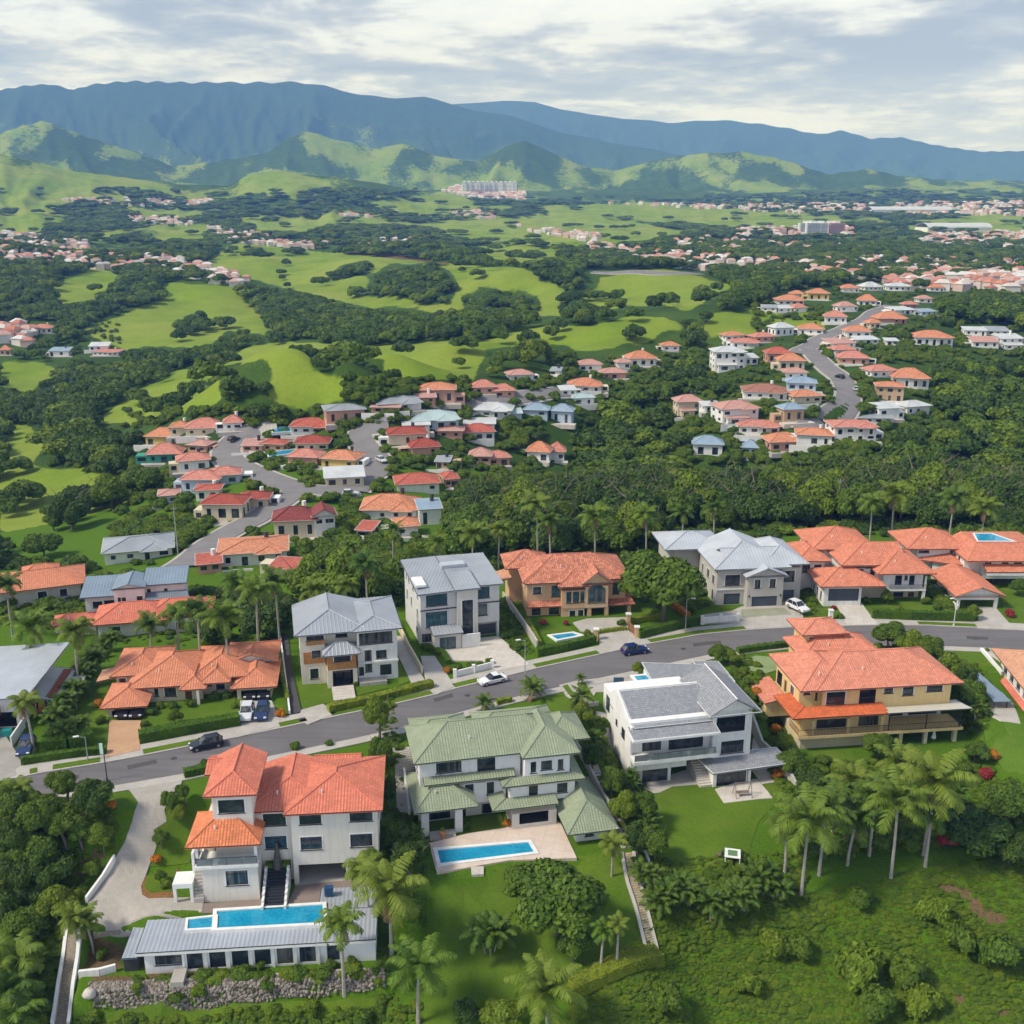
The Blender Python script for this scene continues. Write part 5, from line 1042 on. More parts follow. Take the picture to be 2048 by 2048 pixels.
def hD():
    h = House('D', 'yellow_house', 'yellow house with broad salmon tile roof, railed terrace and pale awning roof', 'house')
    m = P_YEL; T = T_YEL
    zd = h.P(1000, 1500, -.9)[1]; za = h.P(1100, 1340, 2)[1]
    u = h.block((630, 1215, 1452, 1345), 1.6, 11, m, F=[('W', 655, 1240, 775, 1320), ('B', 868, 1225, 972, 1312), ('W', 1028, 1215, 1085, 1248), ('W', 1148, 1203, 1217, 1262), ('W', 1303, 1192, 1405, 1236)], name='upper_wall')
    zt = u[5]+.15
    v = h.block((478, 1200, 632, 1340), 3.2, 9.5, m, z1=zt-.15, x1=u[0]-.003, z0=u[4], F=[('W', 510, 1192, 552, 1255), ('W', 583, 1240, 608, 1290)], L=[('w', 2, 3.4, u[4]+1, u[4]+2.5), ('d', 5, 6, u[4], u[4]+2.1), ('b', 7, 9, u[4]+.1, u[4]+2.4)], name='upper_wall')
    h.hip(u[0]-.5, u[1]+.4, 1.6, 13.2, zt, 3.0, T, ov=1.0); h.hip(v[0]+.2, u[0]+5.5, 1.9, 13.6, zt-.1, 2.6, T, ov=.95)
    l = h.block((490, 1390, 1050, 1530), 1.3, 11.5, m, z0=zd, z1=u[4]-.02, F=[('P', 590, 1415, 785, 1500), ('P', 862, 1395, 990, 1470)], L=[('w', 3, 4.5, zd+.8, zd+2.2)], name='lower_wall')
    h.block(None, 3.6, 9.2, P_OFF, x0=l[1]+.003, x1=u[1], z0=zd, z1=u[4]-.03, F=[('p', l[1]+.6, l[1]+3.6, zd+.1, zd+2.5), ('p', l[1]+4.4, u[1]-.6, zd+.1, zd+2.5)], name='terrace_wall')
    x1 = h.P(1530, 1480, -.6)[0]; x0 = h.P(480, 1490, -.6)[0]-.2
    h.box('deck', x0, x1, -.9, 3.5, zd-.45, zd, m)
    h.rail((x0+.1, -.8, zd), (x1-.1, -.8, zd), 1.05); h.rail((x0+.1, -.8, zd), (x0+.1, 3, zd), 1.05); h.rail((x1-.1, -.8, zd), (x1-.1, 3.4, zd), 1.05)
    for px in (570, 797, 1012): x = h.P(px, 1460, -.7)[0]; h.box('column', x-.22, x+.22, -.72, -.3, zd, u[4]-.1, m)
    h.skirt_px(x0+1.6, h.P(1040, 1350, 0)[0], 1.55, 2.9, 800, 1400, 1335, M_tile((.64, .16, .06)), l=5)
    zw = h.P(1330, 1362, -1.9)[1]; h.shed([(h.P(1055, 1385, -1.9)[0], -1.9, zw), (h.P(1600, 1350, -1.9)[0], -1.9, zw), (x1+.6, 3.0, za+.35), (h.P(1020, 1275, 1.5)[0], 1.5, za+.45)], M_plain('pale_awning', (.55, .53, .46), .6, .3, .06), 'corr', .12, name='awning_roof')
    for px in (1060, 1300, 1515): x = h.P(px, 1440, -.7)[0]; h.box('post', x-.06, x+.06, -.75, -.63, zd+.01, zd+2.7, FRAME)
    for px in (1130, 1290, 1478): x = h.P(px, 1550, -.3)[0]; h.box('column', x-.28, x+.28, -.5, .1, -1.5, zd-.45, M_plaster((.66, .57, .42)))
    h.block(None, .3, 11, P_BEIGE, x0=x0+.9, x1=l[1]-.6, z0=0, z1=zd-.46, name='base_wall'); h.block(None, 4.5, 8, P_STONE, x0=l[1]-.55, x1=x1-.6, z0=0, z1=zd-.47, F=[('p', l[1]+1, l[1]+4, .05, 2), ('p', l[1]+6, l[1]+9, .05, 2)], name='base_wall')
    # left side annex, tower and rear wing
    h.block(None, 6.0, 7, m, x0=x0-2.6, x1=v[0]-.003, z0=zd, z1=u[4]-.1, L=[('w', 1, 2.5, zd+1, zd+2.2), ('d', 4, 5, zd, zd+2.1)], name='annex_wall'); h.shed([(x0-3.1, 5.5, u[4]-.1), (x0-3.1+3.6, 5.5, u[4]+.7), (x0+.5, 13.4, u[4]+.7), (x0-3.1, 13.4, u[4]-.1)], T, name='annex_roof')
    h.hip(v[0]+5, v[0]+17.5, 13.4, 21, zt-.35, 2.4, T, ov=.7, name='rear_roof'); h.block(None, 13.5, 7.3, m, x0=v[0]+5.2, x1=v[0]+17.3, z0=3, z1=zt-.4, name='rear_wall')
    h.block(None, 17.0, 5, m, x0=v[0]+6.4, x1=v[0]+12.2, z0=zt-.3, z1=zt+2.3, F=[('w', v[0]+7, v[0]+8.2, zt+1.0, zt+1.9)], name='tower_wall'); h.hip(v[0]+6.4, v[0]+12.2, 17, 22, zt+2.3, 1.2, T, ov=1.1, name='tower_roof')
hD()
def hE():
    h = House('E', 'orange_roof_house', 'single storey beige house with a sprawling orange barrel tile roof and two garages', 'house'); T = T_ORANGE; m = P_BEIGE
    a = h.block((725, 895, 1120, 985), 0, 12, m, z0=0, F=[('W', 787, 908, 820, 942), ('W', 852, 902, 874, 945), ('W', 908, 898, 972, 945), ('D', 1022, 905, 1060, 975)])
    b = h.block((1122, 855, 1285, 950), 1.6, 12, m, z0=0, x0=a[1]+.003, F=[('W', 1133, 853, 1168, 888), ('W', 1192, 852, 1240, 905)])
    z = a[5]; x0, x1, x2 = a[0], a[1], b[1]
    h.hip(x0+.2, x1+.3, 0, 12, z, 2.5, T, ov=.75); h.hip(x1-1.5, x2+2, 1.6, 12.6, z+.25, 1.9, T, ov=.7); h.hip(x0+8, x1+.3, -1.2, 4.2, z-.15, 1.3, T, ov=.6, ends='L'); h.hip(x1+.2, x2-.6, -.1, 6, z+.2, 1.3, T, ov=.6)
    h.block(None, 3.8, 8.5, m, x0=x0-2.9, x1=x0-.003, z0=0, z1=z+.2, F=[('w', x0-2.5, x0-1.5, 1, 3)], L=[('w', 2, 3.4, 1.2, 2.6)], name='side_wall'); h.hip(x0-3.2, x0+4, 4.0, 13.6, z+.35, 1.7, T, ov=.6); h.shed([(x0-6, 4, z-.3), (x0-2.8, 4, z+.3), (x0-2.8, 8.5, z+.3), (x0-6, 8.5, z-.3)], T_PALE, 'tile', name='side_roof')
    g0 = h.P(590, 1050, -3.8)[0]; g1 = h.P(798, 1050, -3.8)[0]
    g = h.block(None, -3.8, 6.2, m, x0=g0, x1=g1, z0=0, z1=h.P(700, 1008, -3.8)[1], F=[('O', 620, 1022, 775, 1090, 4.5)], name='garage_wall'); h.hip(g0, g1, -3.8, 3.2, g[5], 1.5, T, ov=.75, name='garage_roof')
    r0 = h.P(1310, 950, -.6)[0]; r1 = h.P(1500, 950, -.6)[0]
    g = h.block(None, -.6, 8.0, m, x0=r0, x1=r1, z0=0, z1=h.P(1400, 900, -.6)[1], F=[('O', 1333, 910, 1478, 990, 6.0)], name='garage_wall'); h.hip(r0-.2, r1+.3, -.6, 8.0, g[5], 1.6, T, ov=.7, name='garage_roof')
    h.hip(x2-1, r1+.1, 6, 13.5, z+.4, 1.5, T, ov=.6, ends='R'); h.block(None, 7.5, 5.6, m, x0=x2, x1=r1, z0=0, z1=z+.3, name='rear_wall')
    for px in (1094,): x = h.P(px, 950, -1.6)[0]; h.box('column', x-.2, x+.2, -1.8, -1.4, 0, z, TRIM)
    return h
hE_ = hE()
def hF():
    h = House('F', 'grey_hip_roof_house', 'three storey cream house with light grey hipped metal roof and honey wood balconies', 'house'); m = M_plaster((.72, .66, .55)); w_ = P_WHITE
    a = h.block((328, 712, 487, 1030), 0, 13, m, z0=0, F=[('W', 388, 925, 442, 990), ('W', 398, 808, 455, 855), ('W', 362, 712, 480, 742)], L=[('w', 2, 3, 1, 2.4), ('w', 5, 6, 1, 2.4), ('w', 9, 10, 1, 2.4), ('w', 2, 3, 4.6, 6), ('w', 5.5, 6.5, 4.6, 6), ('w', 9, 10, 4.6, 6), ('w', 2, 3, 8, 9.2), ('w', 6, 7, 8, 9.2), ('w', 10, 11, 8, 9.2)])
    b = h.block((489, 700, 690, 1035), .9, 12, m, z0=0, z1=a[5], x0=a[1]+.003, F=[('W', 550, 685, 627, 720)], name='middle_wall')
    c = h.block((690, 690, 950, 980), -.6, 13, w_, z0=0, z1=a[5]+.05, x0=b[1]+.003, F=[('W', 702, 690, 917, 764), ('W', 740, 805, 785, 945), ('W', 812, 805, 880, 858), ('P', 838, 897, 912, 965), ('P', 702, 915, 735, 972)], Rt=[('w', 2, 4, 8, 9.4), ('w', 7, 9, 8, 9.4)])
    h.box('ledge', c[0], c[1]+.1, -1.0, -.61, h.P(820, 885, -.8)[1], h.P(820, 885, -.8)[1]+.3, TRIM)
    h.box('wood_panel', h.P(362, 760)[0], h.P(484, 760)[0], -.12, -.003, h.P(420, 772)[1], h.P(420, 745)[1], WOOD); h.box('wood_panel', h.P(345, 850)[0], h.P(396, 850)[0], -.12, -.003, h.P(420, 890)[1], h.P(420, 815)[1], WOOD); h.box('wood_panel', h.P(396, 850)[0]+.003, h.P(484, 850)[0], -.12, -.003, h.P(420, 890)[1], h.P(420, 858)[1], WOOD)
    y = -2.2; x0, x1 = h.P(497, 950, y)[0], h.P(692, 950, y)[0]; zp = h.P(590, 840, y)[1]; zw = h.P(590, 930, y)[1]
    h.block(None, y, 3.0, m, x0=x0, x1=x1, z0=0, z1=zw, F=[('O', 533, 935, 665, 1035)], name='porch_wall'); h.block(None, y, 3.0, WOOD, x0=x0+.1, x1=x1-.1, z0=zw+.02, z1=zp, F=[('W', 540, 828, 648, 877)], name='bay_wall')
    h.hip(x0, x1, y, .8, zp, 1.3, MT_GREY, 'seam', ov=.6, name='bay_roof')
    h.hip(a[0], c[0]+1, 0, 12, a[5], 1.7, MT_GREY, 'seam', ov=.85, ends='L'); h.hip(c[0]-.2, c[1], -.6, 12.4, a[5]+.1, .8, MT_GREY, 'seam', ov=.8)
    h.stairs(h.P(528, 1085, y)[0], h.P(668, 1085, y)[0], y-4.6, .1, y-.1, .25, PALE, 5, 'entrance_steps'); h.box('terrace', c[0], c[1]-2, -2.6, -.7, -1, .5, CONC)
hF()
def hG():
    h = House('G', 'grey_modern_house', 'three storey grey white modern house with a tall window tower and flat grey metal roof', 'house'); m = P_GREY
    z1 = h.P(1215, 430)[1]
    a = h.block((1100, 430, 1330, 745), 0, 15, m, z0=0, F=[('A', 1133, 428, 1270, 520), ('A', 1133, 558, 1270, 655), ('P', 1108, 700, 1170, 755)], L=[('w', 2, 3, 8.2, 9.6), ('w', 6, 7, 8.2, 9.6), ('w', 10, 11, 8.2, 10.4), ('w', 12.5, 13.3, 8.2, 10.4), ('w', 2.5, 3.5, 4.6, 6), ('w', 8, 9, 4.6, 6.2), ('w', 12, 13, 4.6, 6.2), ('w', 3, 4.5, 1.2, 2.4)])
    b = h.block((1332, 410, 1468, 800), -.7, 12, P_OFF, z0=0, x0=a[1]+.003, z1=z1+.35, F=[('W', 1367, 483, 1437, 715)], name='tower_wall')
    c = h.block((1468, 385, 1605, 625), 1.2, 13, m, x0=b[1]+.003, z1=z1-.05, F=[('A', 1468, 378, 1542, 470), ('A', 1470, 508, 1528, 582)], name='right_wall')
    h.block(None, 2.6, 11, P_STONE, x0=c[0], x1=c[1]-.2, z0=0, z1=c[4]-.01, F=[('G', 1470, 635, 1592, 735)], name='garage_wall'); h.box('column', c[1]-.4, c[1], 1.4, 1.9, -.5, c[4], m)
    for z in (h.P(1215, 545)[1], ): h.box('ledge', a[0]-.06, a[1], -.12, -.01, z, z+.18, FRAME)
    h.box('ledge', c[0], c[1]+.05, 1.05, 1.19, h.P(1530, 500, 1.2)[1], h.P(1530, 500, 1.2)[1]+.18, FRAME)
    y = -2.2; x0, x1 = h.P(1187, 750, y)[0], h.P(1362, 750, y)[0]; zz = h.P(1275, 702, y)[1]
    h.block(None, y, 2.1, P_OFF, x0=x0, x1=x1, z0=0, z1=zz, F=[('A', 1222, 722, 1326, 803)], name='bay_wall'); h.shed([(x0-.3, y-.4, zz+.12), (x1+.3, y-.4, zz+.12), (x1+.3, 0, zz+.8), (x0-.3, 0, zz+.8)], MT_GREY, 'seam', name='bay_roof')
    h.box('entry_wall', x1+.1, b[1], -2.3, -2.05, 0, 2.5, P_WHITE)
    h.shed([(a[0]-.6, -.7, z1+.05), (a[1]+.2, -.7, z1+.2), (a[1]+.2, 15.6, z1+1.1), (a[0]-.6, 15.6, z1+.9)], MT_GREY, 'seam', .28)
    h.shed([(a[1]-.5, -1.3, z1+.45), (b[1]+.4, -1.3, z1+.45), (b[1]+.4, 7, z1+1.0), (a[1]-.5, 7, z1+1.0)], MT_GREY, 'seam', .28); h.shed([(a[1]-.3, .5, z1-.0+.25), (c[1]+.7, .5, z1+.1), (c[1]+.7, 15.2, z1+.85), (a[1]-.3, 15.2, z1+1.15)], MT_GREY, 'seam', .28)
    h.box('skylight', a[1]-.5, a[1]+3.8, 9, 11, z1+.8, z1+1.35, MT_PALE); h.box('parapet', a[0]-.4, a[0]+1.4, 1.5, 6, z1+.5, z1+.9, TRIM)
hG()
def hH():
    GW[0] = P_TAN
    h = House('H', 'terracotta_roof_villa', 'tan villa with weathered red tile hip roof and arched bay windows, behind clipped hedges', 'house'); m = P_TAN; T = T_OLD
    zu = h.P(480, 675)[1]; zt = h.P(330, 535, 0)[1]
    a = h.block((175, 535, 400, 760), 0, 12, m, z0=0, z1=zt, F=[('W', 213, 560, 265, 603), ('A', 332, 552, 385, 622), ('P', 205, 690, 262, 755), ('P', 315, 690, 380, 760)], L=[('w', 2, 3.2, 4.4, 5.8), ('w', 6, 7.2, 4.4, 5.8)])
    x2 = h.P(808, 580, .6)[0]
    h.block(None, .6, 11.5, m, x0=a[1]+.003, x1=x2, z0=zu-.2, z1=zt, F=[('A', 725, 532, 770, 605)], name='upper_wall')
    h.block(None, 2.2, 9.5, m, x0=a[1]+.003, x1=h.P(690, 740, 1)[0], z0=0, z1=zu-.21, F=[('O', 577, 702, 668, 785, 5)], name='lower_wall')
    b = h.block((398, 585, 548, 672), -1.4, 2.0, m, z0=zu-.1, F=[('A', 428, 592, 460, 664), ('A', 470, 590, 510, 662), ('A', 518, 588, 543, 657)], name='bay_wall'); bb = h.block((550, 555, 697, 680), -1.6, 2.2, M_plaster((.70, .50, .32)), z0=zu-.1, F=[('A', 568, 575, 680, 662)], name='bay_wall')
    h.block(None, -1.2, 3.4, m, x0=b[0], x1=h.P(540, 740, -1.2)[0], z0=0, z1=zu-.12, F=[('W', 447, 712, 485, 775), ('W', 502, 708, 537, 775)], name='lower_wall')
    mb = MB()
    ax0, ax1 = h.P(568, 570, -1.7)[0], h.P(680, 570, -1.7)[0]; az = h.P(624, 575, -1.7)[1]; n = 12
    pts_ = [(ax0+(ax1-ax0)*i/n, az+.9*math.sin(math.pi*i/n)) for i in range(n+1)]; mb.face([(ax1, -1.63, az-.02)]+[(x, -1.63, z) for x, z in pts_[::-1]]); mb.build('arched_pane', GLASSB, h.root)
    for px in (575, 685): x = h.P(px, 740, -1.4)[0]; h.box('column', x-.35, x+.35, -1.5, -.7, -.5, zu-.12, m)
    x3 = h.P(830, 710, -.6)[0]; h.box('column', x3-.3, x3+.3, -.9, -.2, -.5, zu-.3, m); zs = h.P(780, 668, -.8)[1]
    h.shed([(bb[1]+.05, -1.3, zs), (x3+1.0, -1.3, zs), (x3+.4, 3.2, zs+1.3), (bb[1]+.05, 3.2, zs+1.3)], T, name='porch_roof'); h.block(None, 5, 4, m, x0=x2-3.2, x1=x2, z0=0, z1=zs+1, name='lower_wall', F=[('p', x2-2.8, x2-.5, .1, 2.3)])
    h.skirt(a[0]-.1, a[1]-.1, 0, h.P(270, 688, -1)[1], 1.1, .8, T)
    h.hip(a[0], x2, .3, 12, zt, 3.0, T, ov=.9); h.hip(b[0]-.1, b[1]+.5, -1.4, 6, zt-.5, 1.9, T, ov=.65); h.hip(bb[0]-.2, bb[1]+.2, -1.6, 6.2, zt-.05, 2.2, T, ov=.55, ends=''); h.hip(a[0]+.2, a[0]+6.5, -.2, 8, zt-.04, 2.2, T, ov=.8)
    h.hip(a[0]-2.6, a[0]+5, 7.5, 14.5, zt+.3, 2.2, T, ov=.7, name='rear_roof'); h.block(None, 7.8, 6.4, m, x0=a[0]-2.4, x1=a[0]-.003, z0=0, z1=zt+.2, name='side_wall'); h.shed([(a[0]-4.6, 5.4, zt-1.2), (a[0]-2.2, 5.4, zt-.6), (a[0]-2.2, 11, zt-.6), (a[0]-4.6, 11, zt-1.2)], T_PALE, name='side_roof')
hH()
def hI():
    h = House('I', 'stone_clad_house', 'pale grey stone clad house with light grey gable roofs and three dark garage doors', 'house'); m = P_STONE; T = MT_PALE; GW[0] = m
    zt = h.P(1480, 455)[1]
    a = h.block((1395, 455, 1590, 680), 0, 12, m, z0=0, F=[('W', 1450, 482, 1545, 550), ('G', 1440, 602, 1545, 680)], L=[('w', 1.5, 3, 3.6, 5.2), ('w', 5, 6.5, 3.6, 5.2), ('w', 9, 10, 3.6, 5), ('p', 2, 3, .1, 2.2), ('w', 6, 7.4, 1, 2.2)])
    b = h.block((1592, 500, 1820, 705), -1.8, 9, m, z0=0, F=[('W', 1640, 512, 1677, 567), ('W', 1737, 508, 1775, 562), ('G', 1620, 620, 1783, 705)]); c = h.block((1822, 435, 1935, 660), 1.2, 11, m, z0=0, x0=b[1]+.003, F=[('W', 1825, 455, 1897, 523), ('G', 1822, 578, 1892, 655)])
    h.box('ledge', a[0]-.05, a[1], -.12, -.01, h.P(1490, 578)[1], h.P(1490, 578)[1]+.25, TRIM)
    h.hip(b[0], b[1], -1.8, 7, b[5], 1.7, T, 'seam', ov=.7, ends=''); h.hip(a[0], c[0]+1, 0, 14, zt+.1, 3.0, T, 'seam', ov=.8, ends='L'); h.hip(c[0]-2.4, c[1]+.2, 1.2, 14, zt+.2, 2.3, T, 'seam', ov=.9); h.hip(b[0]-3, b[1]+1, 1, 9, zt+.35, 2.1, T, 'seam', ov=.6, ends='')
    h.hip(a[0]-6.5, a[0]+4.5, 12, 22, zt+.2, 1.9, T, 'seam', ov=.8, name='rear_roof'); h.block(None, 12.4, 9, m, x0=a[0]-6, x1=a[0]+4, z0=0, z1=zt+.1, name='rear_wall')
    for px in (1603, 1805): x = h.P(px, 630, -1.85)[0]; h.box('wall_lamp', x-.1, x+.1, -2.0, -1.81, 2.0, 2.4, FRAME)
    GW[0] = P_WHITE
hI()
def hJ():
    h = House('J', 'red_tile_house', 'white house with bright orange red tile hips, dark garage door and railed balcony', 'house'); m = P_WHITE; T = T_RED
    zt = h.P(850, 440, 1.5)[1]
    g = h.block((640, 565, 880, 655), -2.2, 9, m, z0=0, F=[('G', 668, 572, 865, 653)], L=[('w', 1.2, 2.2, .6, 2.4), ('w', 3.4, 4.4, .6, 2.4), ('w', 5.6, 6.6, .6, 2.4)], name='garage_wall')
    h.hip(g[0]-.2, g[1]+3.4, -2.2, 6, g[5], 2.1, T, ov=.9, name='garage_roof'); 
    a = h.block((768, 445, 1010, 500), 2.2, 10, m, F=[('W', 795, 442, 895, 463), ('W', 937, 442, 968, 492)], z0=g[5]-.5, name='upper_wall'); x1 = h.P(1278, 520, .8)[0]; zb = h.P(1170, 575, -.6)[1]
    b = h.block(None, .8, 10, m, x0=a[1]+.003, x1=x1, z0=zb, z1=h.P(1150, 478, .8)[1]+.3, F=[('P', 1098, 487, 1143, 548), ('W', 1160, 487, 1180, 515), ('P', 1190, 487, 1225, 548)], name='upper_wall')
    h.box('balcony_slab', a[1]+.5, x1, -1.0, .79, zb-.25, zb, TRIM); h.rail((a[1]+.6, -.9, zb), (x1-.1, -.9, zb), .95); h.box('column', x1-.5, x1, -.9, -.4, 0, zb-.26, m); h.box('column', x1-.3, x1, -.9, -.6, zb, b[5]-.2, m)
    h.block(None, 2.0, 9, P_BEIGE, x0=g[1]+.003, x1=x1-.1, z0=0, z1=zb-.26, F=[('D', 1180, 595, 1220, 655), ('P', 1085, 595, 1150, 655)], name='lower_wall')
    h.hip(a[1]-.8, x1+.2, -.2, 11, b[5]+.05, 2.7, T, ov=1.3); h.hip(a[0], a[1]+4, 2.2, 13, zt+.1, 2.6, T, ov=.9, ends='L')
    h.hip(a[0]-3.4, a[0]+8, 10, 21, zt+.7, 2.8, T, ov=.9, name='rear_roof'); h.block(None, 9.8, 10.8, m, x0=a[0]-3.2, x1=a[0]+7.8, z0=0, z1=zt+.6, name='rear_wall', F=[('w', a[0]-3, a[0]-1.6, zt-1.3, zt)])
    h.hip(g[0]-2.6, g[0]+2.6, 5.8, 15, zt-.2, 1.7, T, ov=.8, name='side_roof'); h.block(None, 6.0, 8.5, m, x0=g[0]-2.5, x1=g[0]+2.4, z0=0, z1=zt-.25, F=[('w', g[0]-2, g[0]-.4, zt-2.4, zt-.8), ('w', g[0]+.4, g[0]+1.8, zt-2.4, zt-.8)], L=[('w', 1, 2.4, zt-2.3, zt-.9), ('w', 4, 5.4, zt-2.3, zt-.9)], name='side_wall')
hJ()
def hK():
    h = House('K', 'roof_pool_house', 'white house with orange tile roofs and a blue pool set into its roof', 'house'); m = P_WHITE; T = T_RED
    za = h.P(1750, 368, 2)[1]
    a = h.block((1545, 372, 1650, 455), 2, 10, m, z0=1.5, name='upper_wall', L=[('w', 2, 3, za-2, za-.6)])
    b = h.block((1650, 362, 1960, 455), .5, 11, m, x0=a[1]+.003, z0=1.5, z1=za, F=[('W', 1657, 378, 1723, 422), ('W', 1790, 365, 1835, 414), ('W', 1868, 368, 1922, 416)], name='upper_wall')
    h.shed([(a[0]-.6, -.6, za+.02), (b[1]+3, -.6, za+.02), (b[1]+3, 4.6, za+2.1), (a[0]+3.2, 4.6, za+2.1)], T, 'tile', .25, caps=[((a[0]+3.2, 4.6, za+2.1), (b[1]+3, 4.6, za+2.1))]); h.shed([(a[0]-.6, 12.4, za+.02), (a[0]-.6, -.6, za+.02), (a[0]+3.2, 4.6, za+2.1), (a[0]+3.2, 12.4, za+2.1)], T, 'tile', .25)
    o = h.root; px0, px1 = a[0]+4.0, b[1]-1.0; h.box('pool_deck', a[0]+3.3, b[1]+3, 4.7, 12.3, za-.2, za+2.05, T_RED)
    mb = MB(); O = h.world(0, 0, 0)
    W = [h.world(px0, 5.8, 0), h.world(px1, 5.6, 0), h.world(px1-2.2, 10.6, 0), h.world(px0+1.2, 10.6, 0)]; z_ = h.O.z+za+2.07; uv = [proj(Vector((p.x, p.y, z_)))[:2] for p in W]
    slab_pool('roof_pool', 'turquoise pool sunk into the orange tile roof of the far right house', [(float(q[0]), float(q[1])) for q in uv], z_, .3, .05, .03)
    c = h.block((1240, 322, 1478, 392), 6.5, 9, m, z0=1, name='left_wall', F=[('W', 1252, 325, 1320, 340), ('A', 1450, 320, 1472, 386)], L=[('w', 3, 4, za-1, za+.8)]); h.hip(c[0]-1.4, c[1]+1.5, 6.5, 16, c[5]+.05, 2.6, T, ov=1.1); h.block(None, 9.5, 6, m, x0=c[0]-1.2, x1=c[0]-.003, z0=1, z1=c[5], name='left_wall')
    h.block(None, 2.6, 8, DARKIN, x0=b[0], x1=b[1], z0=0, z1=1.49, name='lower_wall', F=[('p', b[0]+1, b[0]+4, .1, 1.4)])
    h.skirt(b[0]-.2, b[1]+2, .45, h.P(1800, 462, -1.2)[1], 2.0, 1.0, T); h.box('beam', b[0], b[1]-1, -1.5, -1.2, h.P(1800, 488, -1.4)[1], h.P(1800, 466, -1.4)[1], TRIM)
    # gable fronted carport
    fr = (Z7, 1500, 695, .4, 0); k = House(None, 'carport', 'open gable fronted carport with orange tile roof beside the grey drive', 'carport', fr=fr)
    x0, x1 = k.P(1508, 640)[0], k.P(1765, 640)[0]; zz = k.P(1640, 630)[1]; zl = k.P(1640, 645)[1]
    for x, w2 in ((x0+.2, .2), (x1-.3, .3)): k.box('column', x-w2, x+w2, 0, .5, -.6, zl, TRIM)
    k.box('beam', x0, x1, -.02, .45, zl, zz+.05, TRIM); k.block(None, 1.2, 9.3, P_WHITE, x0=x0+.1, x1=x0+.35, z0=0, z1=zz, name='side_wall'); k.block(None, 9.0, .3, P_WHITE, x0=x0+.4, x1=x1-.1, z0=0, z1=zz, name='back_wall')
    k.hip(x0, x1, 0, 12, zz+.08, 1.75, T, ov=1.0, ends='')
    w_ = House(None, 'tile_outbuilding', 'low white outbuilding with orange tile roof between the two red tiled houses', 'outbuilding', fr=(Z7, 1330, 500, .4, -25)); w_.block(None, 0, 7, m, x0=0, x1=5.5, z0=0, z1=3.3); w_.hip(-2.4, 5, 0, 7, 3.3, 1.6, T, ov=.6)
hK()
def hL():
    h = House('L', 'metal_roof_house', 'white and brick house with a huge pale grey metal roof, left edge', 'house'); m = P_WHITE; BR = M_plaster((.30, .10, .06))
    x1 = h.P(160, 1000, 0)[0]; zt = h.P(60, 965, -1)[1]-.1
    h.block(None, 0, 15, m, x0=-12, x1=x1-1.2, z0=0, z1=zt, F=[('w', x1-9, x1-6.5, 3.8, 5.2), ('o', x1-5, x1-2, .1, 2.4)], Rt=[('w', 4, 6, 3.6, 5), ('w', 9, 11, 3.6, 5)])
    h.shed([(-13, -1, zt+.05), (x1+.2, -1, zt+.35), (x1+1.6, 16.5, zt+1.3), (-13, 16.5, zt+1.0)], MT_PALE, 'seam', .3)
    h.block(None, 4, 10, BR, x0=x1-1.19, x1=x1+2.2, z0=0, z1=zt-2.2, name='brick_wall', F=[('w', x1-.4, x1+1.2, 1, 2.4)]); h.shed([(x1-1, 3.4, zt-1.9), (x1+4.8, 3.4, zt-2.8), (x1+4.8, 14.5, zt-2.8), (x1-1, 14.5, zt-1.9)], MT_PALE, 'seam', .15, name='side_roof'); h.box('orange_door', x1-.1, x1+.9, 3.88, 3.99, zt-4.4, zt-2.3, M_plain('orange_paint', (.55, .22, .03), .5))
    h.box('brick_band', -12, x1-4, -2.6, -.01, 2.2, 3.6, BR); h.shed([(-13, -8.5, 1.4), (x1-6.5, -8.5, 1.4), (x1-4.6, -2.6, 2.5), (-13, -2.6, 2.5)], MT_PALE, 'seam', .15, name='porch_roof')
    h.box('teal_bin_store', x1-3.2, x1-1.9, -3.2, -2.2, 0, 1.0, M_plain('teal_paint', (.02, .22, .22), .5)); h.box('garden_wall', x1-1.0, x1-.8, -6, -.2, -1, 1.5, P_WHITE)
hL()
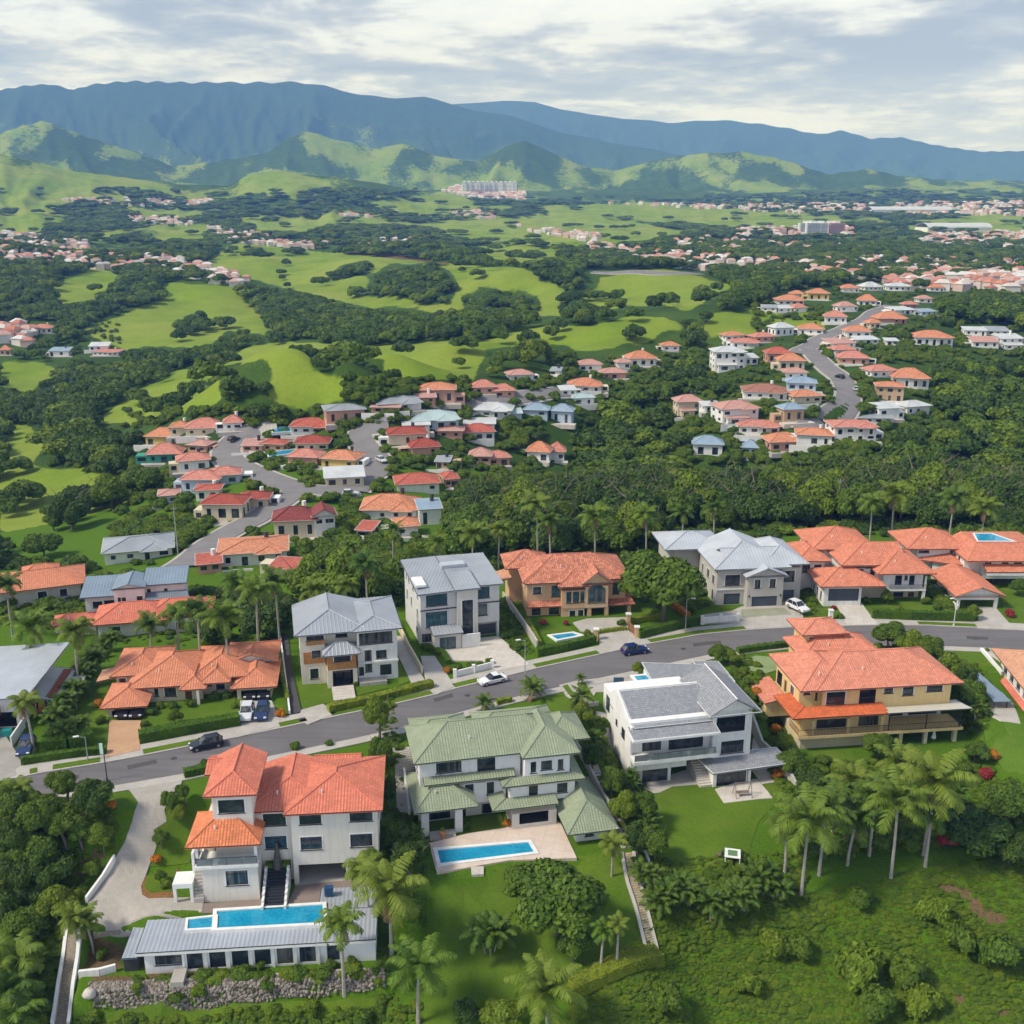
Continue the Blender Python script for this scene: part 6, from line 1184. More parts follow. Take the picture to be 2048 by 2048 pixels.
def hM():
    fr = (Z7, 1795, 1250, -3.4, 5); h = House(None, 'long_tile_house', 'long low white house with pale terracotta roof and a row of side windows', 'house', fr=fr)
    # side wall runs away from the viewer on the left
    pts2 = [h.Z(1725, 985, 4.4), h.Z(1930, 1240, 4.4)]
    (xa, ya), (xb, yb) = pts2; d = Vector((xa-xb, ya-yb)); L_ = d.length; k = House(None, 'x', 'x', 'x', fr=fr); col.objects.unlink(k.root); bpy.data.objects.remove(k.root)
    ang = math.atan2(d.y, d.x)-math.pi/2; O = h.world(xb, yb, 0); h.root.location = O; h.root.rotation_euler = (0, 0, h.a+ang); h.O = O; h.a = h.a+ang
    h.Mi = Matrix.Rotation(-h.a, 3, 'Z'); h.cam = h.Mi @ (Vector((0, 0, CAMZ))-h.O)
    n = 5; W_ = [('w', L_*(i+.25)/n, L_*(i+.8)/n, 2.6, 3.9) for i in range(n)]
    h.block(None, 0, L_, P_WHITE, x0=.9, x1=12, z0=0, z1=4.3, L=W_, F=[('w', 2, 4, 2.4, 3.8), ('p', 6, 8, .1, 2.3)]); h.hip(.9, 12, 0, L_, 4.3, 2.2, T_PALE, ov=.8)
    h.shed([(.0, L_*.9, 1.6), (.0, -1, 1.6), (.9, -1, 2.1), (.9, L_*.9, 2.1)], T_CORAL, name='side_roof')
    h.box('round_shade', 2.5, 6, L_+1, L_+3, 1.6, 3.2, TRIM)
    g = House(None, 'lean_to_shelter', 'open shelter with blue grey metal roof beside the striped lawn', 'shelter', fr=(Z7, 1720, 1440, -5.0, 2))
    x0, x1 = -.2, g.P(1850, 1300, 0)[0]; zt = g.P(1780, 1298, 0)[1]
    g.shed([(x0, -.3, zt), (x1, -.3, zt), (x1-1.3, 9.5, zt+.8), (x0-.3, 9.5, zt+.8)], MT_BLUE, 'seam', .15)
    for x in (x0+.3, x1-.6): g.box('post', x-.08, x+.08, 0, .16, -.5, zt-.1, RAIL); g.box('post', x-.08, x+.08, 8.4, 8.6, -.5, zt+.7, RAIL)
    g.stairs(x0+.3, x1, 1.5, .1, 8, 2.2, CONC, 9); tag(drape('forecourt', pts(Z7, 1670, 1450, 1910, 1450, 1850, 1300, 1700, 1300), CONC, .12), kind='structure')
hM()
def hN():
    h = House('N', 'fan_roof_house', 'beige house under a broad orange tile roof at the far left among trees', 'house'); m = P_STONE
    h.block(None, 0, 10, m, x0=-9, x1=7.5, z0=0, z1=3.2, F=[('w', -.5, 1.2, 1.2, 2.6), ('w', 3.6, 5, 1.2, 2.6)], Rt=[('w', 2, 4, 1.2, 2.6)]); h.hip(-9, 7.5, 0, 10, 3.2, 2.0, T_ORANGE, ov=1.2); h.hip(-3, 3, 9, 13, 3.4, 1.2, T_ORANGE, ov=.7)
hN()
def hO():
    h = House('O', 'blue_roof_house', 'white two storey house with slate blue metal roof, set among palms', 'house'); m = P_WHITE
    x1 = h.P(640, 450)[0]; x2 = h.P(805, 400)[0]; x3 = h.P(975, 380)[0]; zt = h.P(560, 388)[1]
    h.block(None, 0, 7, m, x0=0, x1=x1, z0=0, z1=zt, F=[('W', 512, 422, 565, 455), ('W', 575, 415, 632, 440), ('P', 495, 478, 530, 505)])
    b = h.block(None, -1.0, 7, m, x0=x1+.003, x1=x2, z0=0, z1=zt+1.3, F=[('W', 672, 400, 695, 422), ('W', 755, 392, 788, 418), ('P', 650, 400, 668, 430)]); c = h.block(None, 1.0, 6, m, x0=x2+.003, x1=x3+1.5, z0=0, z1=zt+1.2, F=[('W', 812, 352, 832, 378), ('W', 905, 350, 925, 366)])
    h.shed([(-.8, -.9, zt+.05), (x1+.4, -.9, zt+.05), (x1+.4, 7.6, zt+1.5), (-.8, 7.6, zt+1.5)], MT_BLUE, 'seam', .25); h.shed([(x2-.5, .3, zt+1.3), (x3+2.1, .3, zt+1.3), (x3+2.1, 7.6, zt+2.5), (x2-.5, 7.6, zt+2.5)], MT_BLUE, 'seam', .25); h.hip(x1, x2, -1, 6.5, zt+1.3, .9, MT_BLUE, 'seam', ov=.3, ends='')
    h.shed([(x2+.1, -2.2, zt-1.2), (x3+2.6, -2.2, zt-1.2), (x3+2.0, .9, zt-.4), (x2+.1, .9, zt-.4)], MT_DARK, 'corr', .12, name='porch_roof')
hO()
def hP():
    h = House('P', 'low_terracotta_house', 'low house with wide salmon red tile hips half hidden by palms', 'house')
    h.block(None, 0, 8, P_OFF, x0=0, x1=20, z0=0, z1=2.5, F=[('w', 2, 4, .8, 2.0), ('w', 8, 10, .8, 2.0), ('w', 14, 17, .8, 2.0)]); h.hip(0, 12, 0, 8, 2.5, 2.3, T_CORAL, ov=1); h.hip(9, 20, 1, 8.5, 2.6, 2.0, T_CORAL, ov=.9); h.hip(-8, -.5, 2, 6, 2.2, 1.2, T_CORAL, ov=.6); h.block(None, 2.2, 3.5, P_OFF, x0=-7.8, x1=-.7, z0=0, z1=2.2)
hP()
def hQ():
    h = House('Q', 'pool_pavilion', 'long white garden pavilion with grey metal roof and dark windows below the long pool', 'pavilion')
    y = 0; x1 = h.P(1815, 1230)[0]; zt = h.P(1250, 1190)[1]
    ops = [('W', 748, 1232, 880, 1278)]+[('P', *r) for r in ((903, 1222, 980, 1300), (1012, 1215, 1090, 1293), (1120, 1210, 1200, 1286), (1230, 1203, 1308, 1280), (1338, 1195, 1415, 1274), (1447, 1190, 1525, 1266), (1580, 1185, 1640, 1258))]
    h.block(None, 0, 4.2, P_WHITE, x0=0, x1=x1, z0=0, z1=zt, F=ops)
    h.box('roof_fascia', -.8, x1+.15, -.55, 5.0, zt, zt+.32, TRIM); h.shed([(-.7, -.5, zt+.42), (x1+.1, -.5, zt+.42), (x1+.1, 4.9, zt+.62), (-.7, 4.9, zt+.62)], MT_STEEL, 'corr', .08, name='metal_roof')
    h.shed([(x1-6.8, 4.95, zt+.66), (x1, 4.95, zt+.66), (x1, 8.8, zt+.8), (x1-6.8, 8.8, zt+.8)], MT_STEEL, 'corr', .3, name='metal_roof'); h.box('roof_fascia', x1-7, x1+.1, 5.01, 9, zt-.4, zt+.3, TRIM)
    for px in (885, 995, 1105, 1215, 1322, 1430, 1540): x = h.P(px, 1240)[0]; h.box('pilaster', x-.14, x+.14, -.16, -.004, -.3, zt, TRIM)
    h.box('terrace_edge', h.P(890, 1320, -1.4)[0], x1-1.2, -1.7, -1.45, -1.2, .25, CONC); h.box('planter_box', h.P(828, 1320, -1.6)[0], h.P(892, 1320, -1.6)[0], -2.6, -.4, -1.2, .75, CONC)
    h.box('slate_roof', h.P(590, 1200, 1)[0], -.85, .2, 5.4, zt-.9, zt-.75, MT_BLUE); h.shed([(h.P(592, 1200, 1)[0], .2, zt-.72), (-.9, .2, zt-.72), (-.9, 5.4, zt-.5), (h.P(592, 1200, 1)[0], 5.4, zt-.5)], MT_STEEL, 'corr', .05, name='slate_roof')
    h.block(None, .6, 4.5, DARKIN, x0=h.P(594, 1200, 1)[0], x1=-.9, z0=0, z1=zt-.95, name='store_wall')
hQ()
slab_pool('swimming_pool', 'long blue lap pool between the coral roofed house and the grey pavilion roof', [Z1(1048, 1022), Z1(1558, 990), Z1(1562, 1076), Z1(1042, 1104)], -6.3, .45, 3.3)
slab_pool('swimming_pool', 'shallow pale blue wading basin at the left end of the long lap pool', [Z1(910, 1062), Z1(1040, 1048), Z1(1036, 1100), Z1(905, 1108)], -6.28, .3, 3.2)
slab_pool('swimming_pool', 'rectangular blue pool on the pink terrace of the green roofed house', [Z2(482, 968), Z2(985, 925), Z2(1016, 978), Z2(500, 1042)], -5.8, .5, 2.4)
slab_pool('swimming_pool', 'small blue pool by the driveway of the white modern house', [Z6(862, 1138), Z6(960, 1130), Z6(1000, 1170), Z6(905, 1190)], hc_.poolz+.1, .5, .1, .03)
slab_pool('swimming_pool', 'small blue garden pool inside the hedge of the tan villa', [Z6(330, 875), Z6(470, 858), Z6(515, 872), Z6(370, 900)], .3, .5, .4)
# ------------------------------------------------------------------ village houses on the middle hills
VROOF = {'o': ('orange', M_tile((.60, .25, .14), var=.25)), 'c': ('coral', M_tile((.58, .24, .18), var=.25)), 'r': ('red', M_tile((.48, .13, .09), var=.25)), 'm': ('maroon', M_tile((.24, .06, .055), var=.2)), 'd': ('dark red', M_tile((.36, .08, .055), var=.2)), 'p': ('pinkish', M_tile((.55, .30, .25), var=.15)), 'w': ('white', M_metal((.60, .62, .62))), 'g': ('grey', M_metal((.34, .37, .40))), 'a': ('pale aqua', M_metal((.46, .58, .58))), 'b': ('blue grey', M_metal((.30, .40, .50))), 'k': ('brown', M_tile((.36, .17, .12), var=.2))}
VWALL = {'w': ('white', P_WHITE), 'c': ('cream', P_BEIGE), 'y': ('yellow', M_plaster((.62, .46, .16))), 'b': ('pale blue', M_plaster((.46, .56, .66))), 'p': ('pink', M_plaster((.60, .34, .26))), 't': ('teal', M_plaster((.06, .30, .22))), 'k': ('tan', M_plaster((.50, .36, .24)))}
MIDBOX = []; VH = []
def vhouse(K, r, roof, wall, flat=0, rot=None, group='houses of the hillside village', extra=None):
    x0, x1, yt, ye, yb = r; u0, vb = K(x0, yb); u1, ve = K(x1, ye); vt = K(x0, yt)[1]; MIDBOX.append((u0-2, vt-2, u1+2, vb+3))
    uc = (u0+u1)/2; P = hit(uc, vb); rn, rm = VROOF[roof]; wn, wm = VWALL[wall]; _, _, dep = proj(P); s_ = FPX/dep
    rs = random.Random(int(uc*13+vb*7)); rot = (rs.uniform(-14, 20) if rot is None else rot)
    W = (u1-u0)/s_*.92; hh = max(2.4, min(10, (vb-ve)/s_*1.02)); D = max(6, min(13, W*.75)); sd_ = (P[2]-CAMZ)/dep; rise = ((ve-vt)/s_-D/2*abs(sd_))
    rise = max(.7, min(3.4, rise)); Q = P+np.array([-math.cos(R(rot))*W/2, -math.sin(R(rot))*W/2, 0]); uu, vv, _ = proj(Q)
    kind = 'hipped' if not flat else ('gabled' if flat == 2 else 'low')
    pc = f'at {uc/20.48:.1f} percent across, {ve/20.48:.1f} percent down'
    h = House(None, 'village_house', 'house', 'house', group=group, fr=(lambda a, b: (a, b), float(uu), float(vv), float(P[2]), rot))
    VH.append([h.root, uc, (vt+vb)/2, wn, rn, kind, group]); st = max(1, round(hh/3.1)); F = []; L = []; n = max(2, int(W/3.4)); k_ = 'q' if dep > 330 else 's'
    for j in range(st):
        z0 = hh*j/st; sh = hh/st
        for i in range(n):
            if rs.random() < .12: continue
            a = W*(i+.5)/n; w_ = rs.choice((.55, .7, 1.0)); F.append((k_, a-w_, a+w_, z0+(.9 if rs.random() > .25 else .1), z0+sh*.78))
        for i in range(2): L.append((k_, D*(i+.35)/2, D*(i+.75)/2, z0+.9, z0+sh*.75))
    if st > 1 and rs.random() < .5:
        h.block(None, -1.6, 1.59, wm, x0=W*.1, x1=W*.65, z0=0, z1=hh/st-.1, F=[(k_, W*.2, W*.4, .3, hh/st-.7)], name='porch_wall'); h.shed([(W*.05, -2.1, hh/st), (W*.7, -2.1, hh/st), (W*.7, -.02, hh/st+.5), (W*.05, -.02, hh/st+.5)], rm, 'flat', name='porch_roof')
    h.block(None, 0, D, wm, x0=0, x1=W, z0=0, z1=hh, F=F, L=L, Rt=L)
    if flat == 1: h.shed([(-.5, -.5, hh+.05), (W+.5, -.5, hh+.05), (W+.5, D+.5, hh+max(.5, rise*.7)), (-.5, D+.5, hh+max(.5, rise*.7))], rm, 'flat', .25)
    else:
        h.hip(0, W, 0, D, hh, rise, rm, 'flat', ov=.7, ends='LR' if not flat else '')
        if W > 13: h.hip(W*.55, W*.9, -1.2, D*.6, hh-.05, rise*.6, rm, 'flat', ov=.5)
    if rs.random() < .6: h.box('terrace', -rs.uniform(.5, 2.5), W+rs.uniform(0, 3), -rs.uniform(2, 4.2), -.02, -1.5, .12, CONC if rs.random() < .6 else PALE)
    if rs.random() < .5:
        w2 = rs.uniform(2.2, 4); sd2 = rs.random() < .5; a0 = W+.01 if sd2 else -w2-.01; h.block(None, rs.uniform(.5, 3), D*.6, rs.choice((wm, P_WHITE, P_BEIGE)), x0=a0, x1=a0+w2, z0=0, z1=min(hh-.3, 2.7), F=[(k_, a0+.6, a0+w2-.6, .6, 2.0)], name='annex_wall')
    if rs.random() < .3: mb = MB(); mb.beam((W*.7, D*.8, hh), (W*.7, D*.8, hh+rise+1.1), .55, None, 8); mb.build('water_tank', TRIM if rs.random() < .5 else RAIL, h.root)
    if rs.random() < .4: h.box('yard_wall', -2.6, W*rs.uniform(.3, 1), -4.6, -4.4, -1.5, rs.uniform(.6, 1.3), P_WHITE)
    if extra: extra(h, W, D, hh, rise)
    return h
def solar(h, W, D, hh, rise):
    t = rise/(D/2+.7)
    for i in range(6):
        mb = MB(); x = W*.28+i*1.05; A, B = -.2, 3.2; mb.face([(x, A, hh+(A+.7)*t+.12), (x+.85, A, hh+(A+.7)*t+.12), (x+.85, B, hh+(B+.7)*t+.12), (x, B, hh+(B+.7)*t+.12)]); mb.face([(x, A, hh+(A+.7)*t), (x+.85, A, hh+(A+.7)*t), (x+.85, A, hh+(A+.7)*t+.12), (x, A, hh+(A+.7)*t+.12)])
        mb.build('solar_panel', M_glass((.02, .05, .16), 'solar_blue'), h.root)
for a in [(190, 325, 335, 375, 408, 'o', 'y'), (300, 380, 308, 335, 370, 'o', 'c'), (365, 530, 300, 345, 368, 'c', 'c'), (535, 612, 290, 325, 345, 'c', 'w'), (202, 352, 402, 450, 485, 'c', 't'), (372, 465, 402, 425, 442, 'p', 'p'), (337, 475, 442, 478, 522, 'c', 'w'), (347, 515, 518, 560, 612, 'c', 'b'), (470, 605, 503, 540, 580, 'c', 'b'),
 (410, 515, 590, 612, 640, 'r', 'w'), (258, 340, 620, 645, 662, 'p', 'w'), (435, 620, 620, 665, 735, 'd', 'c'), (600, 725, 612, 645, 680, 'd', 'c'), (745, 940, 672, 735, 808, 'm', 'c'), (920, 1015, 668, 715, 800, 'm', 'w', 2), (1115, 1370, 618, 690, 730, 'o', 'w'), (1370, 1470, 640, 680, 750, 'b', 'w', 1), (1270, 1370, 740, 780, 800, 'o', 'w'), (1100, 1170, 770, 800, 812, 'r', 'w', 1),
 (1270, 1465, 532, 580, 612, 'r', 'w'), (965, 1140, 503, 545, 590, 'w', 'c', 1), (940, 1105, 440, 480, 505, 'o', 'y'), (800, 940, 440, 475, 495, 'c', 'p'), (835, 985, 370, 405, 435, 'd', 'c'), (610, 700, 395, 420, 440, 'p', 'p', 1), (690, 795, 400, 420, 437, 'r', 'k'), (812, 1003, 297, 335, 362, 'r', 'w'), (968, 1145, 235, 262, 315, 'g', 'p'), (1160, 1290, 240, 262, 275, 'p', 'p', 1),
 (1190, 1390, 212, 245, 262, 'g', 'w'), (1370, 1530, 142, 175, 228, 'o', 'p'), (1355, 1445, 198, 220, 232, 'p', 'p', 1), (1600, 1700, 138, 170, 190, 'c', 'p'), (1690, 1785, 155, 185, 205, 'c', 'p'), (1755, 1865, 98, 122, 135, 'p', 'w'), (1590, 1770, 230, 265, 290, 'w', 'w'), (1330, 1550, 260, 305, 345, 'a', 'b'), (1235, 1410, 332, 365, 410, 'd', 'c'), (1335, 1465, 392, 430, 452, 'd', 'p'),
 (1558, 1700, 335, 372, 385, 'r', 'w'), (1585, 1680, 422, 460, 490, 'p', 'p'), (1660, 1765, 438, 470, 497, 'c', 'p'), (1830, 1932, 395, 440, 475, 'o', 'w'), (1815, 1925, 232, 262, 288, 'b', 'b'), (1720, 1815, 265, 288, 300, 'a', 'b', 1), (1440, 1500, 485, 500, 510, 'g', 'k', 1), (1480, 1540, 530, 560, 590, 'r', 'p'), (1560, 1700, 308, 328, 345, 'w', 'w', 1), (1300, 1420, 320, 340, 352, 'w', 'w', 1),
 (420, 525, 918, 945, 960, 'r', 'p', 1), (720, 860, 945, 970, 982, 'r', 'w', 1), (1445, 1560, 345, 365, 380, 'p', 'p')]: vhouse(ZA, a[:5], *a[5:7], flat=(a[7] if len(a) > 7 else 0))
vhouse(ZA, (508, 812, 815, 872, 925), 'o', 'w', extra=solar, rot=12); vhouse(ZA, (20, 318, 825, 888, 905), 'g', 'w', rot=18)
for a in [(515, 625, 592, 622, 680, 'p', 'c'), (625, 700, 628, 645, 660, 'w', 'w', 1), (690, 860, 615, 650, 708, 'p', 'w'), (785, 970, 550, 585, 608, 'k', 'w'), (765, 940, 695, 722, 752, 'c', 'w'), (890, 1040, 745, 785, 820, 'o', 'p'), (1000, 1150, 728, 758, 800, 'o', 'w'), (1150, 1335, 695, 725, 780, 'c', 'w'), (1240, 1400, 672, 695, 710, 'g', 'w', 1), (945, 1040, 625, 652, 700, 'b', 'k'), (985, 1115, 578, 605, 625, 'o', 'c'), (580, 705, 758, 795, 835, 'b', 'w'),
 (780, 845, 780, 812, 835, 'b', 'b'), (964, 1085, 518, 545, 575, 'b', 'b'), (955, 1050, 485, 505, 525, 'p', 'w'), (930, 1040, 425, 455, 490, 'o', 'c'), (882, 985, 398, 425, 460, 'r', 'p'), (665, 800, 395, 420, 490, 'w', 'w'), (790, 850, 420, 440, 470, 'w', 'w', 1), (735, 855, 362, 380, 400, 'c', 'w'), (710, 800, 338, 355, 370, 'o', 'w'), (830, 925, 342, 360, 375, 'c', 'p'), (910, 1000, 298, 320, 350, 'w', 'w'), (1010, 1115, 302, 325, 345, 'o', 'w'), (1300, 1420, 470, 495, 520, 'c', 'w'), (1395, 1545, 480, 525, 565, 'o', 'w'),
 (1325, 1440, 540, 560, 615, 'o', 'k'), (1330, 1430, 620, 645, 690, 'w', 'w', 1), (1440, 1560, 615, 640, 670, 'w', 'w'), (1175, 1300, 415, 445, 465, 'c', 'p'), (1155, 1250, 395, 415, 430, 'c', 'w'), (1140, 1255, 365, 388, 400, 'p', 'w', 1), (1205, 1310, 310, 335, 355, 'o', 'w'), (1335, 1460, 255, 285, 300, 'o', 'p'), (1300, 1350, 285, 305, 318, 'o', 'c'), (1120, 1210, 250, 275, 298, 'c', 'w'), (1175, 1250, 212, 232, 250, 'p', 'w'), (1255, 1330, 180, 212, 225, 'o', 'w'), (925, 1040, 185, 208, 225, 'o', 'w'), (975, 1035, 172, 186, 196, 'o', 'c'),
 (1050, 1140, 160, 180, 205, 'o', 'y'), (1190, 1265, 145, 162, 172, 'o', 'w'), (1275, 1360, 135, 155, 165, 'w', 'w'), (1375, 1475, 135, 150, 167, 'w', 'w'), (990, 1050, 220, 238, 255, 'c', 'w'), (860, 925, 230, 244, 252, 'g', 'w', 1), (925, 990, 232, 246, 255, 'w', 'w', 1), (1395, 1500, 230, 245, 262, 'w', 'w', 1), (1505, 1585, 243, 256, 268, 'b', 'b', 1), (1485, 1645, 330, 360, 390, 'o', 'w'), (1690, 1780, 312, 328, 350, 'w', 'w', 1), (1780, 1870, 310, 330, 350, 'g', 'w', 1), (1830, 1932, 340, 362, 400, 'w', 'w', 1), (1720, 1830, 350, 375, 400, 'p', 'w', 1), (1850, 1932, 370, 388, 408, 'w', 'w', 1), (455, 530, 385, 402, 412, 'o', 'w'),
 (320, 440, 413, 445, 475, 'o', 'w'), (275, 330, 450, 468, 482, 'p', 'w'), (115, 215, 448, 470, 495, 'p', 'w'), (210, 315, 490, 512, 525, 'p', 'p'), (75, 215, 532, 565, 580, 'o', 'w'), (45, 110, 562, 580, 595, 'w', 'w', 1), (90, 185, 592, 612, 630, 'a', 'w'), (0, 90, 630, 660, 705, 'b', 'b'), (0, 60, 785, 825, 860, 'c', 'w'), (0, 40, 485, 500, 515, 'g', 'w', 1), (1545, 1610, 140, 156, 168, 'o', 'w'), (1640, 1695, 128, 144, 165, 'o', 'c'), (1880, 1932, 115, 135, 155, 'c', 'w'),
 (1745, 1835, 112, 123, 135, 'p', 'w'), (1250, 1345, 358, 373, 385, 'w', 'w', 1), (1370, 1420, 370, 382, 390, 'w', 'w', 1), (1440, 1500, 215, 228, 240, 'c', 'p'), (1500, 1560, 190, 204, 215, 'p', 'w')]: vhouse(ZB, a[:5], *a[5:7], flat=(a[7] if len(a) > 7 else 0), group='houses of the ridge village')
for a in [(115, 198, 470, 485, 503, 'c', 'w'), (335, 410, 535, 552, 568, 'w', 'w', 1), (345, 450, 565, 575, 588, 'c', 'w'), (185, 262, 555, 570, 590, 'b', 'w', 1), (0, 55, 468, 485, 505, 'p', 'w'), (52, 108, 500, 515, 530, 'w', 'w', 1), (0, 40, 550, 568, 585, 'o', 'k')]: vhouse(lambda x, y: (x/1.8867, 400+y/1.8867), a[:5], *a[5:7], flat=(a[7] if len(a) > 7 else 0), group='scattered houses of the left valley')
def vlabels():
    seen = {}
    for h in VH:
        o, u, v, wn, rn, kd, g = h; nb = sorted((q for q in VH if q is not h), key=lambda q: (q[1]-u)**2+(2.2*(q[2]-v))**2)
        def rel(q):
            dx, dy = u-q[1], (v-q[2])*2.2; w_ = 'right of' if dx > 0 else 'left of'
            if abs(dy) > abs(dx): w_ = 'just below' if dy > 0 else 'just above'
            return f'{w_} a {q[3]} house with {q[4]} roof'
        for a in range(6):
            for b in range(a+1, 7):
                L_ = f'{wn} house, {rn} roof, {rel(nb[a])}'; L2 = f'{wn} {rn} roofed house {rel(nb[a])}, {rel(nb[b]).replace(" house with", ",").replace(" roof", " roofed one")}'
                t = L_ if a == 0 and b == 1 else L2.replace(' a ', ' ').replace(' house with', ',')
                if t not in seen and len(t.split()) <= 16: break
            else: continue
            break
        t = ' '.join(t.split()[:16]); seen[t] = 1; o['label'] = t
vlabels()
slab_pool('swimming_pool', 'turquoise pool beside the orange roofed houses inside the loop road', [ZA(722, 440), ZA(845, 425), ZA(850, 440), ZA(725, 458)], float(hit(*ZA(785, 442))[2])+.9, .4, .9)
slab_pool('swimming_pool', 'turquoise pool left of the red roofed white house on the loop road', [ZA(740, 335), ZA(815, 328), ZA(818, 350), ZA(742, 355)], float(hit(*ZA(780, 345))[2])+.9, .4, .9)
# ------------------------------------------------------------------ far towns
TOWN = [(pts(ZD, *p), w_, nm) for p, w_, nm in [((0, 440, 160, 450, 170, 505, 0, 500), 1.0, 'left'), ((150, 478, 320, 488, 472, 528, 440, 542, 300, 512, 150, 508), 1.1, 'left'), ((390, 428, 620, 460, 590, 472, 420, 456), 1, 'left'), ((650, 466, 760, 450, 820, 454, 680, 472), 1, 'centre'), ((970, 424, 1130, 445, 1120, 462, 1000, 437), 1, 'centre'),
 ((1110, 462, 1280, 480, 1520, 500, 1650, 490, 1932, 500, 1932, 520, 1520, 530, 1250, 500, 1120, 482), 1.5, 'right'), ((1370, 433, 1610, 428, 1610, 447, 1380, 452), 1.2, 'right'), ((1730, 445, 1932, 438, 1932, 472, 1750, 466), 1.3, 'right'), ((1150, 385, 1400, 388, 1932, 383, 1932, 408, 1500, 403), .7, 'plain'), ((835, 362, 860, 352, 990, 362, 990, 378, 880, 378), 1, 'towers'), ((0, 615, 60, 620, 60, 655, 0, 650), .6, 'left'), ((240, 410, 370, 415, 360, 426, 250, 423), 1, 'left'),
 ((1640, 522, 1932, 505, 1932, 552, 1700, 548), .6, 'right'), ((100, 376, 400, 378, 400, 390, 200, 388), .7, 'left'), ((850, 400, 935, 400, 930, 414, 860, 412), 1, 'centre'), ((1250, 452, 1400, 452, 1640, 470, 1400, 480, 1280, 472), .8, 'right'), ((590, 403, 700, 408, 760, 402, 700, 412), .4, 'centre')]]
def towns():
    rs = np.random.RandomState(5); H_ = []
    for poly, dn, nm in TOWN:
        us = [p[0] for p in poly]; vs = [p[1] for p in poly]; area = (max(us)-min(us))*(max(vs)-min(vs)); n = int(area*dn/22)
        u = rs.uniform(min(us), max(us), n*2); v = rs.uniform(min(vs), max(vs), n*2); ok = inpoly(u, v, poly) & (fbm(u/38, v/11, 2, 4) > -.32)
        for a, b in zip(u[ok], v[ok]): H_.append((a, b, nm))
    H_.sort(key=lambda t: -t[1]); return H_
TCOL = [(.50, .21, .14), (.48, .25, .19), (.50, .32, .27), (.58, .52, .49), (.42, .17, .12), (.60, .59, .58), (.40, .38, .37)]; TW = [(.66, .62, .58), (.62, .54, .48), (.58, .44, .38)]
def fm():
    def f(nt, b):
        setc(nt, b, _n(nt, 'ShaderNodeAttribute', attribute_name='paint').outputs['Color']); b.inputs['Roughness'].default_value = .85
    return mat('far_house_paint', f)
def farhouses():
    L_ = towns(); rs = random.Random(3); used = {}; V = []; F = []; Cc = []; far_i = 0
    protos = {}
    for i, (u, v, nm) in enumerate(L_):
        P = hit(u, v)
        if P[1] > 6500: continue
        cs = 9.5 if P[1] < 1500 else 10.5; ck = (int(P[0]//cs), int(P[1]//cs))
        if any((ck[0]+a_, ck[1]+b_) in used for a_, b_ in ((0, 0), (1, 0), (-1, 0), (0, 1), (0, -1))) and P[1] < 3200 and rs.random() < .9: continue
        used[ck] = 1
        k = 1+max(0, (P[1]-2200)/2600); W = rs.uniform(8, 12)*k; D = rs.uniform(7, 9)*k; hh = rs.uniform(3.5, 6.5)*(1+(k-1)*.5); rise = rs.uniform(1.2, 2.4)*k; a = R(rs.uniform(-30, 30)); rc = rs.choice(TCOL); wc = rs.choice(TW)
        if far_i < 95:
            key = (TCOL.index(rc), TW.index(wc)); far_i += 1
            e = empty('distant_house', (P[0], P[1], P[2]), a); tag(e, 'small two tone house in the distant town, roof pink to terracotta', 'house', 'small houses of the distant towns')
            if key not in protos:
                mb = MB()
                for q in (((-.5, -.5), (.5, -.5)), ((.5, -.5), (.5, .5)), ((.5, .5), (-.5, .5)), ((-.5, .5), (-.5, -.5))): mb.face([(*q[0], -.6), (*q[1], -.6), (*q[1], 1), (*q[0], 1)])
                w0 = mb.build('wall', M_plain('far_wall_%d' % key[1], wc, .85, .2, .1), e); mb = MB(); o = .56
                c4 = [(-o, -o, 1), (o, -o, 1), (o, o, 1), (-o, o, 1)]; p, q = (-.25, 0, 1.45), (.25, 0, 1.45)
                for f_ in ((c4[0], c4[1], q, p), (c4[1], c4[2], q), (c4[2], c4[3], p, q), (c4[3], c4[0], p)): mb.face(f_)
                r0 = mb.build('roof', M_plain('far_roof_%d' % key[0], rc, .8, .2, .15), e); protos[key] = (w0, r0)
            else:
                w0, r0 = (o.copy() for o in protos[key])
                for o in (w0, r0): col.objects.link(o); o.parent = e
            e.scale = (W, D, hh); continue
        c, s = math.cos(a), math.sin(a); T = lambda x, y, z: (P[0]+(c*x-s*y), P[1]+(s*x+c*y), P[2]+z)
        if P[1] > 4200: W *= 1.2; 
        b = len(V); w2, d2 = W/2, D/2
        V += [T(-w2, -d2, -4), T(w2, -d2, -4), T(w2, d2, -4), T(-w2, d2, -4), T(-w2, -d2, hh), T(w2, -d2, hh), T(w2, d2, hh), T(-w2, d2, hh), T(-w2*.5, 0, hh+rise), T(w2*.5, 0, hh+rise)]
        F += [(b, b+1, b+5, b+4), (b+1, b+2, b+6, b+5), (b+3, b, b+4, b+7), (b+4, b+5, b+9, b+8), (b+5, b+6, b+9, b+9), (b+6, b+7, b+8, b+9), (b+7, b+4, b+8, b+8)]; Cc += [wc]*3+[rc]*4
    F = [tuple(dict.fromkeys(f)) for f in F]
    me = bpy.data.meshes.new('far_houses'); me.from_pydata(V, [], F); a = me.color_attributes.new('paint', 'FLOAT_COLOR', 'CORNER'); d = []
    for f, c_ in zip(F, Cc): d += [(*c_, 1)]*len(f)
    a.data.foreach_set('color', np.array(d, 'f').ravel()); me.materials.append(fm()); me.update(); tag(link('far_town_houses', me), 'mass of tiny pink and white houses spread over the far plain', 'houses', kind='stuff')
farhouses()
